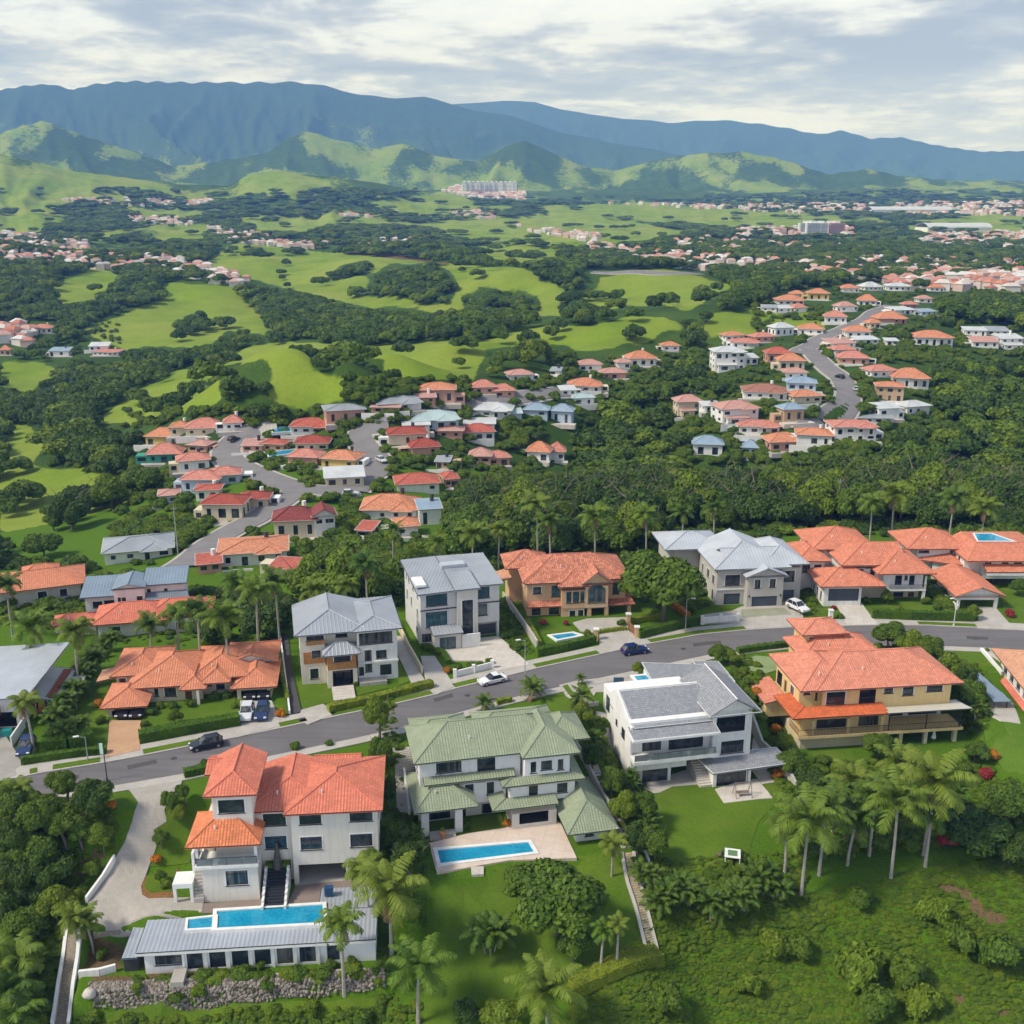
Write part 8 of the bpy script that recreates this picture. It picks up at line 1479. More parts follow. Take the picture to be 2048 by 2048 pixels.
BS = [(Z7, 120, 1090, 2.2, 'bushy', 'yellow shrub left of the putting green'), (Z7, 205, 1225, 2.3, 'busho', 'yellow orange croton shrub left of the stone steps'), (Z7, 325, 1465, 2.5, 'busho', 'bright orange flowering shrub left of the yellow house'), (Z7, 240, 1400, 2.4, 'bush', 'green shrub above the bright orange one'), (Z7, 150, 1165, 2, 'bush', 'green shrub below the yellow one by the putting green'), (Z7, 380, 1570, 3, 'bushy', 'yellow green shrub at the lower left corner of the yellow house'), (Z7, 230, 1310, 2.6, 'bush', 'leafy shrub beside the stone steps'), (Z7, 20, 1000, 2.6, 'bush', 'shrub at the kerb beside the grey shingle roof'),
 (Z4, 545, 975, 2.3, 'busho', 'orange flowered shrub at the left gable of the orange roofed house'), (Z4, 555, 1065, 2.2, 'bush', 'green shrub left of the left garage'), (Z4, 1295, 990, 1.6, 'bushy', 'round yellow bush beside the right garage'), (Z4, 1548, 1030, 2.2, 'busho', 'low orange shrub at the end of the dark alley'), (Z4, 835, 1020, 2.2, 'bush', 'shrub right of the left garage'), (Z4, 880, 985, 2, 'bushy', 'yellow shrub under the front windows'), (Z4, 950, 990, 2.2, 'bush', 'shrub left of the porch, under the windows'), (Z4, 1045, 975, 2.2, 'bush', 'shrub at the porch of the orange roofed house'), (Z4, 1180, 935, 2.2, 'bush', 'shrub under the right windows, left one'), (Z4, 1250, 930, 2, 'bush', 'shrub under the right windows, right one'), (Z4, 800, 1090, 1.6, 'bush', 'low shrub at the left end of the long hedge'),
 (Z5, 465, 980, 1.5, 'bush', 'dark round shrub at the wall of the grey roofed house'), (Z5, 680, 1010, 1.6, 'bush', 'small shrub beside the entrance steps'), (Z5, 1270, 925, 1.8, 'busho', 'orange green shrub at the left end of the planter'), (Z5, 1340, 905, 2, 'bush', 'shrub second from left in the planter of the modern house'), (Z5, 1420, 895, 2, 'bush', 'shrub in the middle of the planter'), (Z5, 1480, 890, 1.8, 'bush', 'shrub right of middle in the planter'), (Z5, 1540, 870, 2, 'bush', 'tallest shrub at the right end of the planter'), (Z5, 1140, 780, 2, 'bush', 'shrub below the left glass wall of the modern house'), (Z5, 1210, 810, 1.8, 'bush', 'shrub at the left corner of the bay'), (Z5, 1640, 700, 2.2, 'bush', 'shrub right of the dark garage'), (Z5, 1700, 760, 2.2, 'bush', 'shrub in the strip right of the forecourt'), (Z5, 1640, 480, 2.4, 'bush', 'shrub behind the modern house corner'), (Z5, 1680, 620, 2.4, 'bush', 'leafy shrub at the garden wall of the tan villa'),
 (Z6, 280, 780, 1.8, 'bushr', 'dark red shrub by the arched doors of the tan villa'), (Z6, 425, 785, 1.6, 'bushr', 'dark red shrub left of the paired windows'), (Z6, 565, 845, 2.2, 'bushy', 'yellow green bush beside the small garden pool'), (Z6, 785, 780, 2.2, 'bush', 'green bush at the corner of the villa court'), (Z6, 60, 850, 2.4, 'bush', 'shrub in the strip left of the villa wall'), (Z6, 110, 930, 2.2, 'bush', 'lower shrub in the strip left of the villa wall'), (Z6, 1340, 660, 2.2, 'bush', 'shrub at the left corner of the stone house'), (Z6, 1240, 690, 2.6, 'bush', 'shrub under the very large round tree'), (Z6, 1000, 715, 2.2, 'bushy', 'yellow bush left of the very large tree trunk'),
 (Z7, 700, 690, 1.5, 'bushr', 'red leaved bush at the white gate pillar'), (Z7, 645, 630, 1.3, 'bushr', 'small red bush at the garage corner'), (Z7, 1105, 728, 1.9, 'bushr', 'red flowering bush in front of the long hedge'), (Z7, 560, 640, 2.4, 'bush', 'shrub left of the red tiled garage'), (Z7, 920, 640, 2.2, 'bush', 'shrub right of the grey garage door'), (Z7, 1130, 690, 2, 'bushy', 'yellow green bush behind the long hedge'), (Z7, 1300, 640, 2.6, 'bush', 'shrub at the right corner of the red tiled house'), (Z7, 1370, 680, 2.4, 'bush', 'shrub left of the carport'), (Z7, 1840, 720, 2.6, 'bushr', 'dusky red shrub right of the carport'), (Z7, 745, 745, 1.8, 'bush', 'low shrub at the kerb left of the pale drive'),
 (Z0, 1060, 800, 1.8, 'busho', 'orange shrub in the bed at the inner curve'), (Z0, 760, 430, 1.7, 'busho', 'orange brown shrub beside the dark glossy tree'), (Z0, 610, 850, 3.4, 'bushy', 'yellow green shrub left of the white drive wall'), (Z0, 690, 1440, 2, 'bush', 'shrub in the sunken yard beside the stairs'), (Z0, 1130, 970, 2, 'bushy', 'fine leaved shrub in the oval bed'), (Z9, 1050, 120, 2, 'bush', 'clipped round bush behind the coral roof'), (Z9, 1335, 100, 1.5, 'bush', 'smaller round bush behind the rear coral roof'), (Z9, 290, 270, 1.8, 'bush', 'small bush at the left rear corner of the coral roof'),
 (Z1, 1260, 1270, 1.6, 'bush', 'shrub in front of the pavilion columns'), (Z1, 1600, 1265, 1.7, 'bush', 'shrub at the right end of the pavilion terrace'), (Z1, 1700, 1250, 1.7, 'bush', 'last shrub at the pavilion corner'), (Z1, 1040, 1305, 1.2, 'bush', 'low shrub by the pavilion terrace edge'), (Z1, 660, 1385, 2, 'bushy', 'shrub on the rubble slope, leftmost'), (Z1, 850, 1430, 2.4, 'bush', 'shrub on the rubble slope, second from left'), (Z1, 960, 1390, 2.6, 'bushy', 'shrub on the rubble slope, middle'), (Z1, 1290, 1370, 2.2, 'bush', 'shrub high on the rubble slope'), (Z1, 1500, 1470, 3, 'bushy', 'large weedy shrub below the rubble slope'), (Z1, 1750, 1520, 3.2, 'bush', 'large shrub at the right foot of the rubble slope'),
 (Z3, 640, 1350, 5.2, 'bushy', 'pale green bush on the open slope, left'), (Z3, 770, 1380, 4.4, 'bush', 'darker bush right of the pale left one on the slope'), (Z3, 510, 1570, 4.6, 'bushy', 'isolated yellow green bush low on the slope'), (Z3, 1100, 1450, 8, 'bushy', 'wide pale bush in the middle of the slope'), (Z3, 1330, 1500, 6, 'bush', 'green bush right of the wide pale bush'), (Z3, 1480, 1190, 6, 'bushy', 'yellow green bush below the tall palms, by the earth patch'), (Z3, 1420, 1650, 6, 'bushy', 'bush near the bottom right earth patch'), (Z3, 1600, 1330, 6, 'bush', 'bush below the earth patch'), (Z3, 1810, 1400, 7, 'bush', 'large bush at the right edge of the slope'), (Z3, 1180, 1660, 6, 'bush', 'low bush near the bottom edge right of centre'), (Z3, 80, 1640, 5, 'bush', 'bush at the bottom below the flowered hedge'), (Z3, 1090, 1130, 4, 'bush', 'banana like bush under the palm group'),
 (Z3, 1620, 470, 3.4, 'bush', 'round shrub at the right terrace column'), (Z3, 1740, 500, 3, 'bushr', 'brown red shrub on the slope right of the palms'), (Z3, 1770, 400, 2.6, 'busho', 'orange yellow shrub below the striped lawn'), (Z3, 700, 350, 2.6, 'bushy', 'yellow shrub at the steps right of the white modern house'), (Z3, 660, 500, 2.6, 'busho', 'orange strip shrub along the side wall'), (Z3, 790, 590, 3.6, 'bush', 'shrub beside the leaning side wall'), (Z3, 900, 430, 3, 'bush', 'shrub on the lawn corner of the yellow house'), (Z3, 960, 540, 4, 'bush', 'shrub behind the palm group, left'), (Z3, 1120, 500, 4, 'bush', 'shrub behind the palm group, middle'), (Z3, 1560, 520, 4, 'bush', 'shrub behind the palm group, right'), (Z3, 1000, 860, 5, 'bush', 'dark shrub at the feet of the palm group'), (Z3, 1350, 830, 5, 'bush', 'dark shrub between two tall pale trunks'), (Z3, 1180, 840, 5, 'bush', 'dark shrub under the middle palms'), (Z3, 860, 900, 4, 'bush', 'dark shrub right of the leftmost palm trunk'), (Z3, 1540, 830, 4, 'bushr', 'dry reddish shrub right of the tallest palm'),
 (ZL, 1130, 640, 2.6, 'bush', 'shrub along the side lawn'), (ZM, 520, 265, 1.2, 'bushy', 'tiny yellow shrub by the white shade at the right edge'), (Z2, 1620, 500, 3, 'bush', 'shrub at the path bend right of the green roof'), (Z2, 870, 810, 1.8, 'busho', 'yellow flowering shrub beside the garage of the green roofed house'), (Z2, 640, 820, 1.6, 'bush', 'shrub at the porch of the green roofed house'), (Z6, 820, 1195, 1.3, 'bush', 'small bush between the loungers and the blue pool')]
for K, x, y, wd, k, lb in BS: u, v = K(x, y); bush(u, v, wd, lb, k)
# hedges
hedge('hedge', pts(Z4, 770, 1200, 1040, 1150, 1325, 1100), 1.7, 1.7, LH, 'long clipped green hedge in front of the orange roofed house'); hedge('hedge', pts(Z4, 235, 1255, 380, 1240, 515, 1205), 2.4, 2.2, LH, 'thick rounded hedge left of the terracotta drive'); hedge('hedge', pts(Z4, 120, 1325, 350, 1290, 590, 1262), 1.0, 1.2, LH, 'low hedge along the left end of the road')
hedge('hedge', pts(Z5, 505, 1208, 850, 1130, 1175, 1045), 1.3, 1.3, LHY, 'yellow green clipped hedge in front of the grey hip roofed house'); hedge('hedge', pts(Z5, 1110, 790, 1240, 835, 1280, 900), 1.0, .9, LH, 'low hedge along the drive of the modern house')
hedge('hedge', pts(Z6, 235, 1010, 430, 970, 610, 925), 1.2, 1.6, LH, 'dark hedge left of the villa gate'); hedge('hedge', pts(Z6, 890, 895, 1100, 840, 1290, 790), 1.2, 1.6, LH, 'dark hedge right of the villa gate'); hedge('hedge', pts(Z6, 822, 800, 930, 780, 1030, 765), 1.0, 1.1, LHY, 'short yellow topped hedge inside the villa gate'); hedge('hedge', pts(Z6, 175, 800, 200, 860, 250, 950), 1.1, 1.2, LHY, 'yellow hedge left of the small garden pool'); hedge('hedge', pts(Z6, 1110, 690, 1160, 720, 1215, 765), .9, 1.1, LO, 'orange hedge under the very large tree'); hedge('hedge', pts(Z6, 605, 870, 700, 855, 815, 840), .7, .8, LHY, 'thin low hedge across the villa court')
hedge('hedge', pts(Z7, 945, 765, 1200, 775, 1600, 785), 1.1, 1.8, LH, 'long dark hedge in front of the red tiled house'); hedge('hedge', pts(Z6, 1530, 990, 1700, 965, 1960, 935), 1.0, 1.1, LH, 'dark hedge along the lower kerb above the putting green')
hedge('hedge', pts(Z2, 1185, 1775, 1400, 1670, 1560, 1600, 1705, 1570), 2.3, 1.5, LHY, 'pale flowered hedge curving along the lower lawn edge', 34, .24); hedge('hedge', pts(Z1, 985, 950, 1120, 945, 1250, 935), .7, .5, LHY, 'tiny hedge under the porch wall of the coral house'); hedge('hedge', pts(Z4, 1535, 700, 1570, 900, 1590, 980), .6, .9, LHY, 'thin yellow hedge beside the dark alley'); hedge('hedge', pts(Z9, 120, 400, 250, 370, 390, 340), 1.2, 1.2, LH, 'low hedge left of the coral roof'); hedge('hedge', pts(Z2, 350, 295, 420, 280), 1, 1, LH, 'short hedge at the left corner of the green roof')
hedge('hedge', pts(Z2, 810, 165, 890, 148), .9, .9, LHY, 'short yellow hedge at the kerb above the green roof')
# rough ground cover on the open slope and in the garden belts
def cover():
    rs = np.random.RandomState(9); P = []; S_ = []
    regs = [(pts(ZD, 0, 1090, 200, 1090, 520, 1130, 800, 1060, 960, 1060, 1300, 1010, 1932, 980, 1932, 1010, 1500, 1010, 1250, 1040, 960, 1050, 760, 1090, 560, 1160, 530, 1210, 220, 1215, 100, 1190, 0, 1180), 1500), (pts(Z3, -40, 1300, 0, 1180, 300, 1180, 700, 1150, 1400, 1000, 1990, 900, 1990, 1950, -600, 1950, -300, 1600), 7500), (pts(Z0, -100, 300, 300, 400, 700, 480, 800, 560, 760, 760, 560, 1040, 420, 1250, 330, 1932, 300, 2100, -100, 2100), 900), (pts(Z2, 120, 100, 240, 100, 300, 500, 420, 900, 420, 1100, 400, 1800, 350, 2050, 120, 2050, 150, 1500, 200, 1000, 180, 500), 420), (pts(Z2, 1220, 130, 1330, 200, 1480, 440, 1640, 600, 1700, 880, 1760, 1000, 1720, 1300, 1600, 1100, 1500, 850, 1350, 520), 420), (pts(Z3, 560, 40, 620, 160, 760, 380, 900, 480, 1250, 420, 1700, 420, 1990, 620, 1990, 900, 1400, 900, 760, 900, 640, 540), 1500), (pts(Z3, 0, 960, 560, 930, 800, 900, 800, 1180, 0, 1250), 500), (pts(Z4, 270, 1180, 300, 900, 560, 640, 600, 700, 420, 1000, 360, 1180), 260), (pts(Z6, 0, 640, 60, 700, 230, 980, 120, 1020, 0, 850), 160), (pts(Z1, 380, 1500, 1940, 1480, 1940, 1700, 350, 1700), 500), (pts(Z1, 500, 1350, 1800, 1310, 1800, 1340, 560, 1370), 60), (pts(Z7, 1000, 980, 1400, 985, 1700, 1120, 1700, 1500, 1560, 1500, 1500, 1180, 1260, 960, 960, 940), 420), (pts(Z7, -10, 940, 140, 1000, 330, 1250, 540, 1600, 300, 1600, 60, 1200), 260), (pts(Z7, 480, 560, 560, 560, 640, 760, 560, 760), 90), (pts(Z7, 1260, 560, 1340, 560, 1600, 740, 1480, 740), 120), (pts(Z6, 560, 560, 1300, 560, 1320, 700, 1000, 700), 160)]
    for poly, n in regs:
        W = [hit(*p)[:2] for p in poly]; xs = [p[0] for p in W]; ys = [p[1] for p in W]; x = rs.uniform(min(xs), max(xs), n*4); y = rs.uniform(min(ys), max(ys), n*4); ok = inpoly(x, y, [tuple(p) for p in W]); x, y = x[ok][:n], y[ok][:n]
        u, v, _ = proj(np.stack([x, y, Hg(x, y)], 1)); k = np.ones(len(x), bool)
        for p in DIRT[:5]: k &= ~inpoly(u, v, p)
        x, y = x[k], y[k]; d = rs.uniform(.35, 1.05, len(x))*(1+.7*(fbm(x/9, y/9, 2, 6) > 0))*(1+.6*(x/y < -.15))*(1+1.1*(y > 185)); fl = .42 if n == 7500 else 1; P.append(np.stack([x, y, Hg(x, y)-.1*d], 1)); S_.append(np.stack([d*.6, d*.6, d*rs.uniform(.35, .7, len(d))*fl], 1))
    # small garden trees and shrubs between the village houses
    for bx in ((230, 820, 1080, 1130, 1500), (690, 760, 1100, 860, 500), (1330, 700, 1900, 930, 1500), (1500, 560, 2048, 720, 1300), (1100, 720, 1330, 830, 250), (0, 610, 240, 690, 160)):
        n = int(bx[4]*1.5); u = rs.uniform(bx[0], bx[2], n); v = rs.uniform(bx[1], bx[3], n); v = bx[1]+(v-bx[1])
        for a, b in zip(u, v):
            j, i = min(519, int(b/4)), min(519, int(a/4))
            if PROT[j, i]: continue
            Q = hit(a, b); s1 = FPX/Q[1]; d = rs.uniform(2.5, 6.5); h1_ = d*.8*s1
            jj = max(0, int((b-h1_)/4))
            if PROT[jj, i] and rs.rand() < .55: continue
            P.append(np.array([[Q[0], Q[1], Q[2]-.2]])); S_.append(np.array([[d*.55, d*.55, d*.62]]))
    P = np.vstack(P); S_ = np.vstack(S_); obs = [o for o in bpy.data.objects if o.name.startswith('shrub') and o.data in (CR['bush'], CR['bushy'])]
    a = next(o for o in obs if o.data == CR['bush']); b = next(o for o in obs if o.data == CR['bushy'])
    instancer('ground_cover_plants', 'rough low scrub and weeds covering the open slope and garden belts', 'ground cover', P, S_, (rs.rand(len(P)) < .45).astype(int), [a, b])
cover()
# ------------------------------------------------------------------ cars
PAINT = {}
def paint(name, c): return M_plain(name, c, .25, .6, .03)
TYRE = M_plain('tyre_rubber', (.02, .02, .02), .9); RIMM = M_plain('wheel_rim', (.45, .46, .48), .35, .5, .05, .7); LAMPW = M_plain('headlight_glass', (.7, .72, .75), .15, .6); LAMPR = M_plain('tail_light_glass', (.35, .01, .01), .3)
def car(P, ang, m, label, suv=True, group=None, L_=4.7, W_=1.88):
    o = empty('parked_car' if group else 'car', P, ang); tag(o, label, 'car', group); hh = 1.68 if suv else 1.46; belt = .98 if suv else .86; hl = L_/2; hw = W_/2
    prof = [(-hl, .35), (-hl+.03, .72), (-hl+.12, belt-.02), (-hl+.5, belt+.02), (hl-1.25, belt), (hl-.35, belt-.16), (hl-.04, .66), (hl, .35)]
    def loft(sec):   # sec: list of (x, y halfwidth, z)
        pass
    mb = MB(); n = len(prof)
    secs = [(-1, 0.0, .94), (-.9, 0, 1), (.9, 0, 1), (1, 0, .94)]
    ys = [-hw, -hw*.9, hw*.9, hw]
    cols = []
    for k, y in enumerate(ys):
        f = .985 if k in (0, 3) else 1; dz = -.05 if k in (0, 3) else 0
        cols.append([(x*f, y, z+(dz if z > .6 else 0)) for x, z in prof])
    for A, B in zip(cols, cols[1:]):
        for i in range(n-1): mb.face([A[i], A[i+1], B[i+1], B[i]])
        mb.face([A[-1], A[0], B[0], B[-1]])
    mb.face(cols[0][::-1]); mb.face(cols[3]); body = mb.build('body', m, o)
    x0, x1, x2, x3 = (-hl+.25, -hl+.75, hl-2.25, hl-1.35) if suv else (-hl+.65, -hl+1.45, hl-2.35, hl-1.45)
    lo = [(x0, belt-.02), (x3, belt-.02)]; w0, w1 = hw*.93, hw*.74; mb = MB()
    bl = [(x0, -w0, belt-.03), (x3, -w0, belt-.03), (x3, w0, belt-.03), (x0, w0, belt-.03)]; tp = [(x1, -w1, hh-.04), (x2, -w1, hh-.04), (x2, w1, hh-.04), (x1, w1, hh-.04)]
    for i in range(4): mb.face([bl[i], bl[(i+1) % 4], tp[(i+1) % 4], tp[i]])
    mb.build('windows', GLASS, o)
    mb = MB(); mb.box(x1-.06, x2+.08, -w1-.02, w1+.02, hh-.05, hh+.005); mb.build('roof', m, o)
    mb = MB()
    for s in (-1, 1):
        for xa, xb in ((x0, x1), (x3, x2), ((x0+x3)/2, (x1+x2)/2)): mb.beam((xa, s*w0, belt-.03), (xb, s*w1, hh-.03), .035, None, 4)
    mb.build('pillars', m if suv else FRAME, o)
    for sx_ in (-1, 1):
        for sy in (-1, 1):
            x = sx_*(hl-.88); mb = MB(); mb.beam((x, sy*(hw-.2), .34), (x, sy*(hw+.015), .34), .34, None, 14); wl = mb.build('wheel', TYRE, o); mb = MB(); mb.beam((x, sy*(hw+.01), .34), (x, sy*(hw+.03), .34), .21, None, 10); mb.build('rim', RIMM, wl)
    for sy in (-1, 1):
        mb = MB(); mb.box(hl-.22, hl+.01, sy*hw*.72-.2, sy*hw*.72+.2, .62, .78); mb.build('headlight', LAMPW, o); mb = MB(); mb.box(-hl-.01, -hl+.1, sy*hw*.75-.17, sy*hw*.75+.17, .72, .92); mb.build('tail_light', LAMPR, o)
        mb = MB(); mb.box(x3-.25, x3-.05, sy*(hw+.1)-.1, sy*(hw+.1)+.1, belt-.02, belt+.14); mb.build('mirror', m, o)
    return o
def cp(K, x, y, z=.06, dz=.5): u, v = K(x, y); P = G(u, v, z+dz); P[2] = z; return P
roadang = lambda P: min(((math.hypot((a[0]+b[0])/2-P[0], (a[1]+b[1])/2-P[1]), math.atan2(b[1]-a[1], b[0]-a[0])) for a, b in zip(RCL, RCL[1:])))[1]
P = cp(Z4, 1140, 1208); car(P, roadang(P)+math.pi, paint('navy_paint', (.012, .016, .03)), 'dark navy estate car on the road behind the coral roof')
P = cp(Z5, 1562, 995); car(P, roadang(P)+math.pi, paint('white_paint', (.75, .75, .75)), 'white saloon car parked at the kerb below the modern house', False)
P = cp(Z6, 868, 968); car(P, roadang(P)-.12, paint('blue_paint', (.01, .03, .13)), 'deep blue car driving on the road below the tan villa')
car(cp(Z4, 1362, 1035, .26), R(-84), paint('silver_paint', (.62, .64, .66)), 'silver car on the drive, left of the blue one', True); car(cp(Z4, 1447, 1032, .26), R(-84), paint('blue_paint2', (.02, .04, .12)), 'dark blue car on the drive beside the silver one', True)
car(cp(Z4, 1368, 955, .26)+np.array([0, 2.2, 0]), R(-84), paint('black_paint', (.012, .012, .015)), 'dark car inside the open right garage, left one', True); car(cp(Z4, 1445, 952, .26)+np.array([0, 2.2, 0]), R(-84), paint('black_paint', (.012, .012, .015)), 'dark car inside the open right garage, right one', True)
car(cp(Z4, 145, 1225, .26), R(-78), paint('blue_paint2', (.02, .04, .12)), 'dark blue car under the palm by the metal roofed house'); car(cp(Z4, 655, 1060, .2)+np.array([0, 2.2, 0]), R(-82), paint('black_paint', (.012, .012, .015)), 'dark car in the left garage behind the terracotta drive'); car(cp(Z4, 735, 1058, .2)+np.array([0, 2.2, 0]), R(-82), paint('black_paint', (.012, .012, .015)), 'second dark car in the left garage, at its right')
car(cp(Z7, 470, 690, .65), R(-62), paint('white_paint', (.75, .75, .75)), 'white car on the steep drive of the stone house')
for K, x, y, a, c, lb in ((ZA, 575, 388, 60, 'black_paint', 'dark car on the left bend of the village loop road'), (ZA, 1208, 478, -55, 'silver_paint', 'silver car on the right branch of the village road'), (ZA, 1075, 622, 5, 'silver_paint', 'silver car at the village road junction'), (ZB, 1180, 520, 120, 'black_paint', 'dark car on the ridge road bend'), (ZB, 1245, 570, 80, 'silver_paint', 'silver car at the right kerb of the ridge road')):
    u, v = K(x, y); P = hit(u, v, .6); P[2] += .55; car(P, R(a), bpy.data.materials.get(c) or paint(c, (.1, .1, .1)), lb)
for i, (K, xy) in enumerate(((Z4, (700, 1330, 860, 1296, 870, 1316, 708, 1352)), (Z5, (1180, 1120, 1300, 1086, 1312, 1108, 1190, 1142)), (Z6, (1240, 925, 1420, 905, 1424, 925, 1246, 946)), (Z7, (1560, 880, 1700, 886, 1700, 905, 1560, 900)), (Z4, (360, 1395, 430, 1380, 436, 1398, 366, 1412)))): tag(drape('asphalt_patch', pts(K, *xy), M_plain('fresh_tar', (.085, .08, .082), .9), .062, 1.5, thick=.01), kind='structure')
for K, x, y, lb in ((Z4, 960, 1290, 'round iron manhole cover on the road near the navy car'), (Z5, 1400, 1100, 'round iron manhole cover on the road below the white car'), (Z6, 1180, 960, 'round iron manhole cover on the road right of the blue car'), (Z7, 1620, 900, 'round iron manhole cover on the road at the right')):
    P = hit(*K(x, y)); o = empty('manhole_cover', (P[0], P[1], P[2]+.055)); tag(o, lb, 'manhole cover'); mb = MB(); mb.beam((0, 0, 0), (0, 0, .02), .42, None, 16); mb.build('lid', RAIL, o)
# ------------------------------------------------------------------ street furniture
STEEL = M_plain('galvanised_steel', (.42, .43, .44), .45, .5, .1, .3)
def lamp(K, x, y, top, ang, label, m=STEEL, kind='arm'):
    u, v = K(x, y); P = hit(u, v); P[2] += .15; Hh = top; o = empty('street_lamp', P, ang); tag(o, label, 'street lamp'); mb = MB(); mb.beam((0, 0, -.4), (0, 0, Hh), .09, .055, 8); mb.build('pole', m, o); mb = MB(); mb.beam((0, 0, 0), (0, 0, .35), .16, .13, 8); mb.build('base', m, o)
    if kind == 'arm': mb = MB(); mb.beam((0, 0, Hh-.05), (1.1, 0, Hh+.25), .04, .035, 6); mb.build('arm', m, o); mb = MB(); mb.box(.75, 1.5, -.16, .16, Hh+.2, Hh+.32); mb.build('lamp_head', TRIM, o)
    if kind == 'flag':
        mb = MB(); mb.box(.02, .5, -.03, .03, Hh-1.6, Hh); mb.build('banner', M_plain('mint_banner', (.55, .80, .66), .7), o)
    return o
lamp(Z6, 1193, 858, 6.4, R(-20), 'tall lamp on the verge in front of the villa hedge'); lamp(Z5, 1770, 1075, 8.6, R(200), 'thin lamp at the kerb between the white car and the small palm'); lamp(Z7, 1476, 818, 5.2, R(200), 'pale lamp in front of the long dark hedge', M_plain('pale_pole', (.62, .62, .6), .6))
lamp(Z4, 486, 1305, 3.6, R(200), 'short grey post lamp by the low hedge', STEEL); lamp(Z4, 592, 1412, 5.4, R(180), 'dark pole with a pale green banner at the road edge', RAIL, 'flag')
def pole(K, x, y, Hh, label):
    u, v = K(x, y); P = hit(u, v); o = empty('utility_pole', P); tag(o, label, 'utility pole'); mb = MB(); mb.beam((0, 0, -.5), (0, 0, Hh), .16, .1, 8); mb.build('pole', STEEL, o); mb = MB(); mb.beam((-.7, 0, Hh-.5), (.7, 0, Hh-.5), .05, None, 5); mb.build('crossbar', STEEL, o)
pole(Z7, 722, 130, 11, 'tall bare pole rising from the woods behind the red tiled house'); pole(ZA, 335, 878, 12, 'slim pole beside the left village road')
def bar(name, label, cat, K, xy, wd, ht, m, down=1.0, zs=None, caps=None):
    W = [hit(*p) for p in pts(K, *xy)]; o = empty(name, W[0]); tag(o, label, cat); mb = MB()
    for a, b in zip(W, W[1:]):
        n = max(1, int(np.linalg.norm(b-a)/3))
        for i in range(n):
            p = a+(b-a)*i/n; q = a+(b-a)*(i+1)/n; p[2] = Hg(*p[:2]); q[2] = Hg(*q[:2]); mb.strip(p-W[0], q-W[0], wd, ht, down)
    mb.build('wall', m, o)
    if caps:
        for p in W:
            c = MB(); q = p-W[0]; c.box(q[0]-.28, q[0]+.28, q[1]-.28, q[1]+.28, q[2]-.3, q[2]+ht+.35); c.build('pillar', caps, o)
    return o
bar('drive_wall', 'low white wall sloping along the left side of the paved drive', 'wall', Z0, (782, 822, 700, 960, 590, 1110), .3, .9, P_WHITE); bar('garden_wall', 'curved white retaining wall below the sunken yard', 'wall', Z0, (540, 1615, 680, 1600, 790, 1570), .35, .9, P_WHITE); bar('garden_wall', 'white wall with pillars in front of the stone clad house', 'wall', Z6, (1300, 800, 1420, 790, 1530, 785), .3, 1.3, P_WHITE, caps=TRIM); bar('retaining_wall', 'dark wall between the paved yard and the sunken garden', 'wall', Z0, (635, 1322, 820, 1315), .3, .3, STONE, 3)
bar('garden_wall', 'grey side wall right of the white modern house', 'wall', Z3, (525, 240, 640, 440, 775, 650), .35, 1.5, P_STONE); bar('garden_wall', 'white side wall of the grey steps between two houses', 'wall', Z2, (300, 560, 330, 790), .3, 1.4, P_WHITE); bar('garden_wall', 'thin white wall between dark alley and orange roofed house', 'wall', Z4, (1548, 640, 1580, 880, 1600, 1050), .25, .8, P_WHITE); bar('garden_wall', 'grey wall along the hedges left of the tan villa', 'wall', Z6, (20, 640, 120, 780, 240, 960), .3, 1.6, P_STONE)
bar('planter_wall', 'low white planter wall at the kerb below the modern house', 'wall', Z5, (1320, 985, 1440, 955, 1560, 925), .3, 1.2, P_WHITE, caps=TRIM); bar('garden_wall', 'pale wall between the grey hip roofed and the modern houses', 'wall', Z5, (940, 640, 1020, 800, 1110, 960), .3, 1.2, P_BEIGE); bar('garden_wall', 'white wall dividing the red tiled house from the carport', 'wall', Z7, (1320, 560, 1420, 650, 1500, 720), .3, 1.2, P_WHITE); bar('kerb_wall', 'low white wall along the lawn right of the yellow house', 'wall', Z7, (1655, 975, 1720, 1050, 1790, 1130), .5, .6, P_WHITE)
bar('garden_wall', 'grey wall left of the path beside the green roof', 'wall', Z2, (1245, 400, 1330, 560, 1470, 800), .3, 1.3, P_STONE); bar('garden_wall', 'white retaining wall right of the lower flight of steps', 'wall', Z2, (1590, 880, 1650, 1050), .25, .8, P_WHITE); bar('court_edge', 'dark edging wall at the end of the striped court', 'wall', Z2, (1300, 175, 1370, 165), .5, .6, P_STONE)
for i, (x, y) in enumerate(((618, 905), (825, 805), (880, 890))):
    u, v = Z6(x, y); P = hit(u, v); o = empty('gate_pillar', P); tag(o, ('terracotta gate pillar left of the villa drive', 'terracotta gate pillar inside the villa drive', 'terracotta gate pillar right of the villa drive')[i], 'pillar'); mb = MB(); mb.box(-.35, .35, -.35, .35, -.4, 2.1); mb.build('shaft', P_TAN, o); mb = MB(); mb.box(-.48, .48, -.48, .48, 2.1, 2.3); mb.build('cap', TRIM, o)
u, v = Z7(680, 775); P = hit(u, v); o = empty('gate_pillar', P); tag(o, 'white gate pillar with red bush left of the pale drive', 'pillar'); mb = MB(); mb.box(-.35, .35, -.35, .35, -.4, 1.9); mb.build('shaft', P_WHITE, o)
mb = MB(); mb.box(-.45, .45, -.45, .45, 1.901, 2.05); mb.build('cap', TRIM, o)
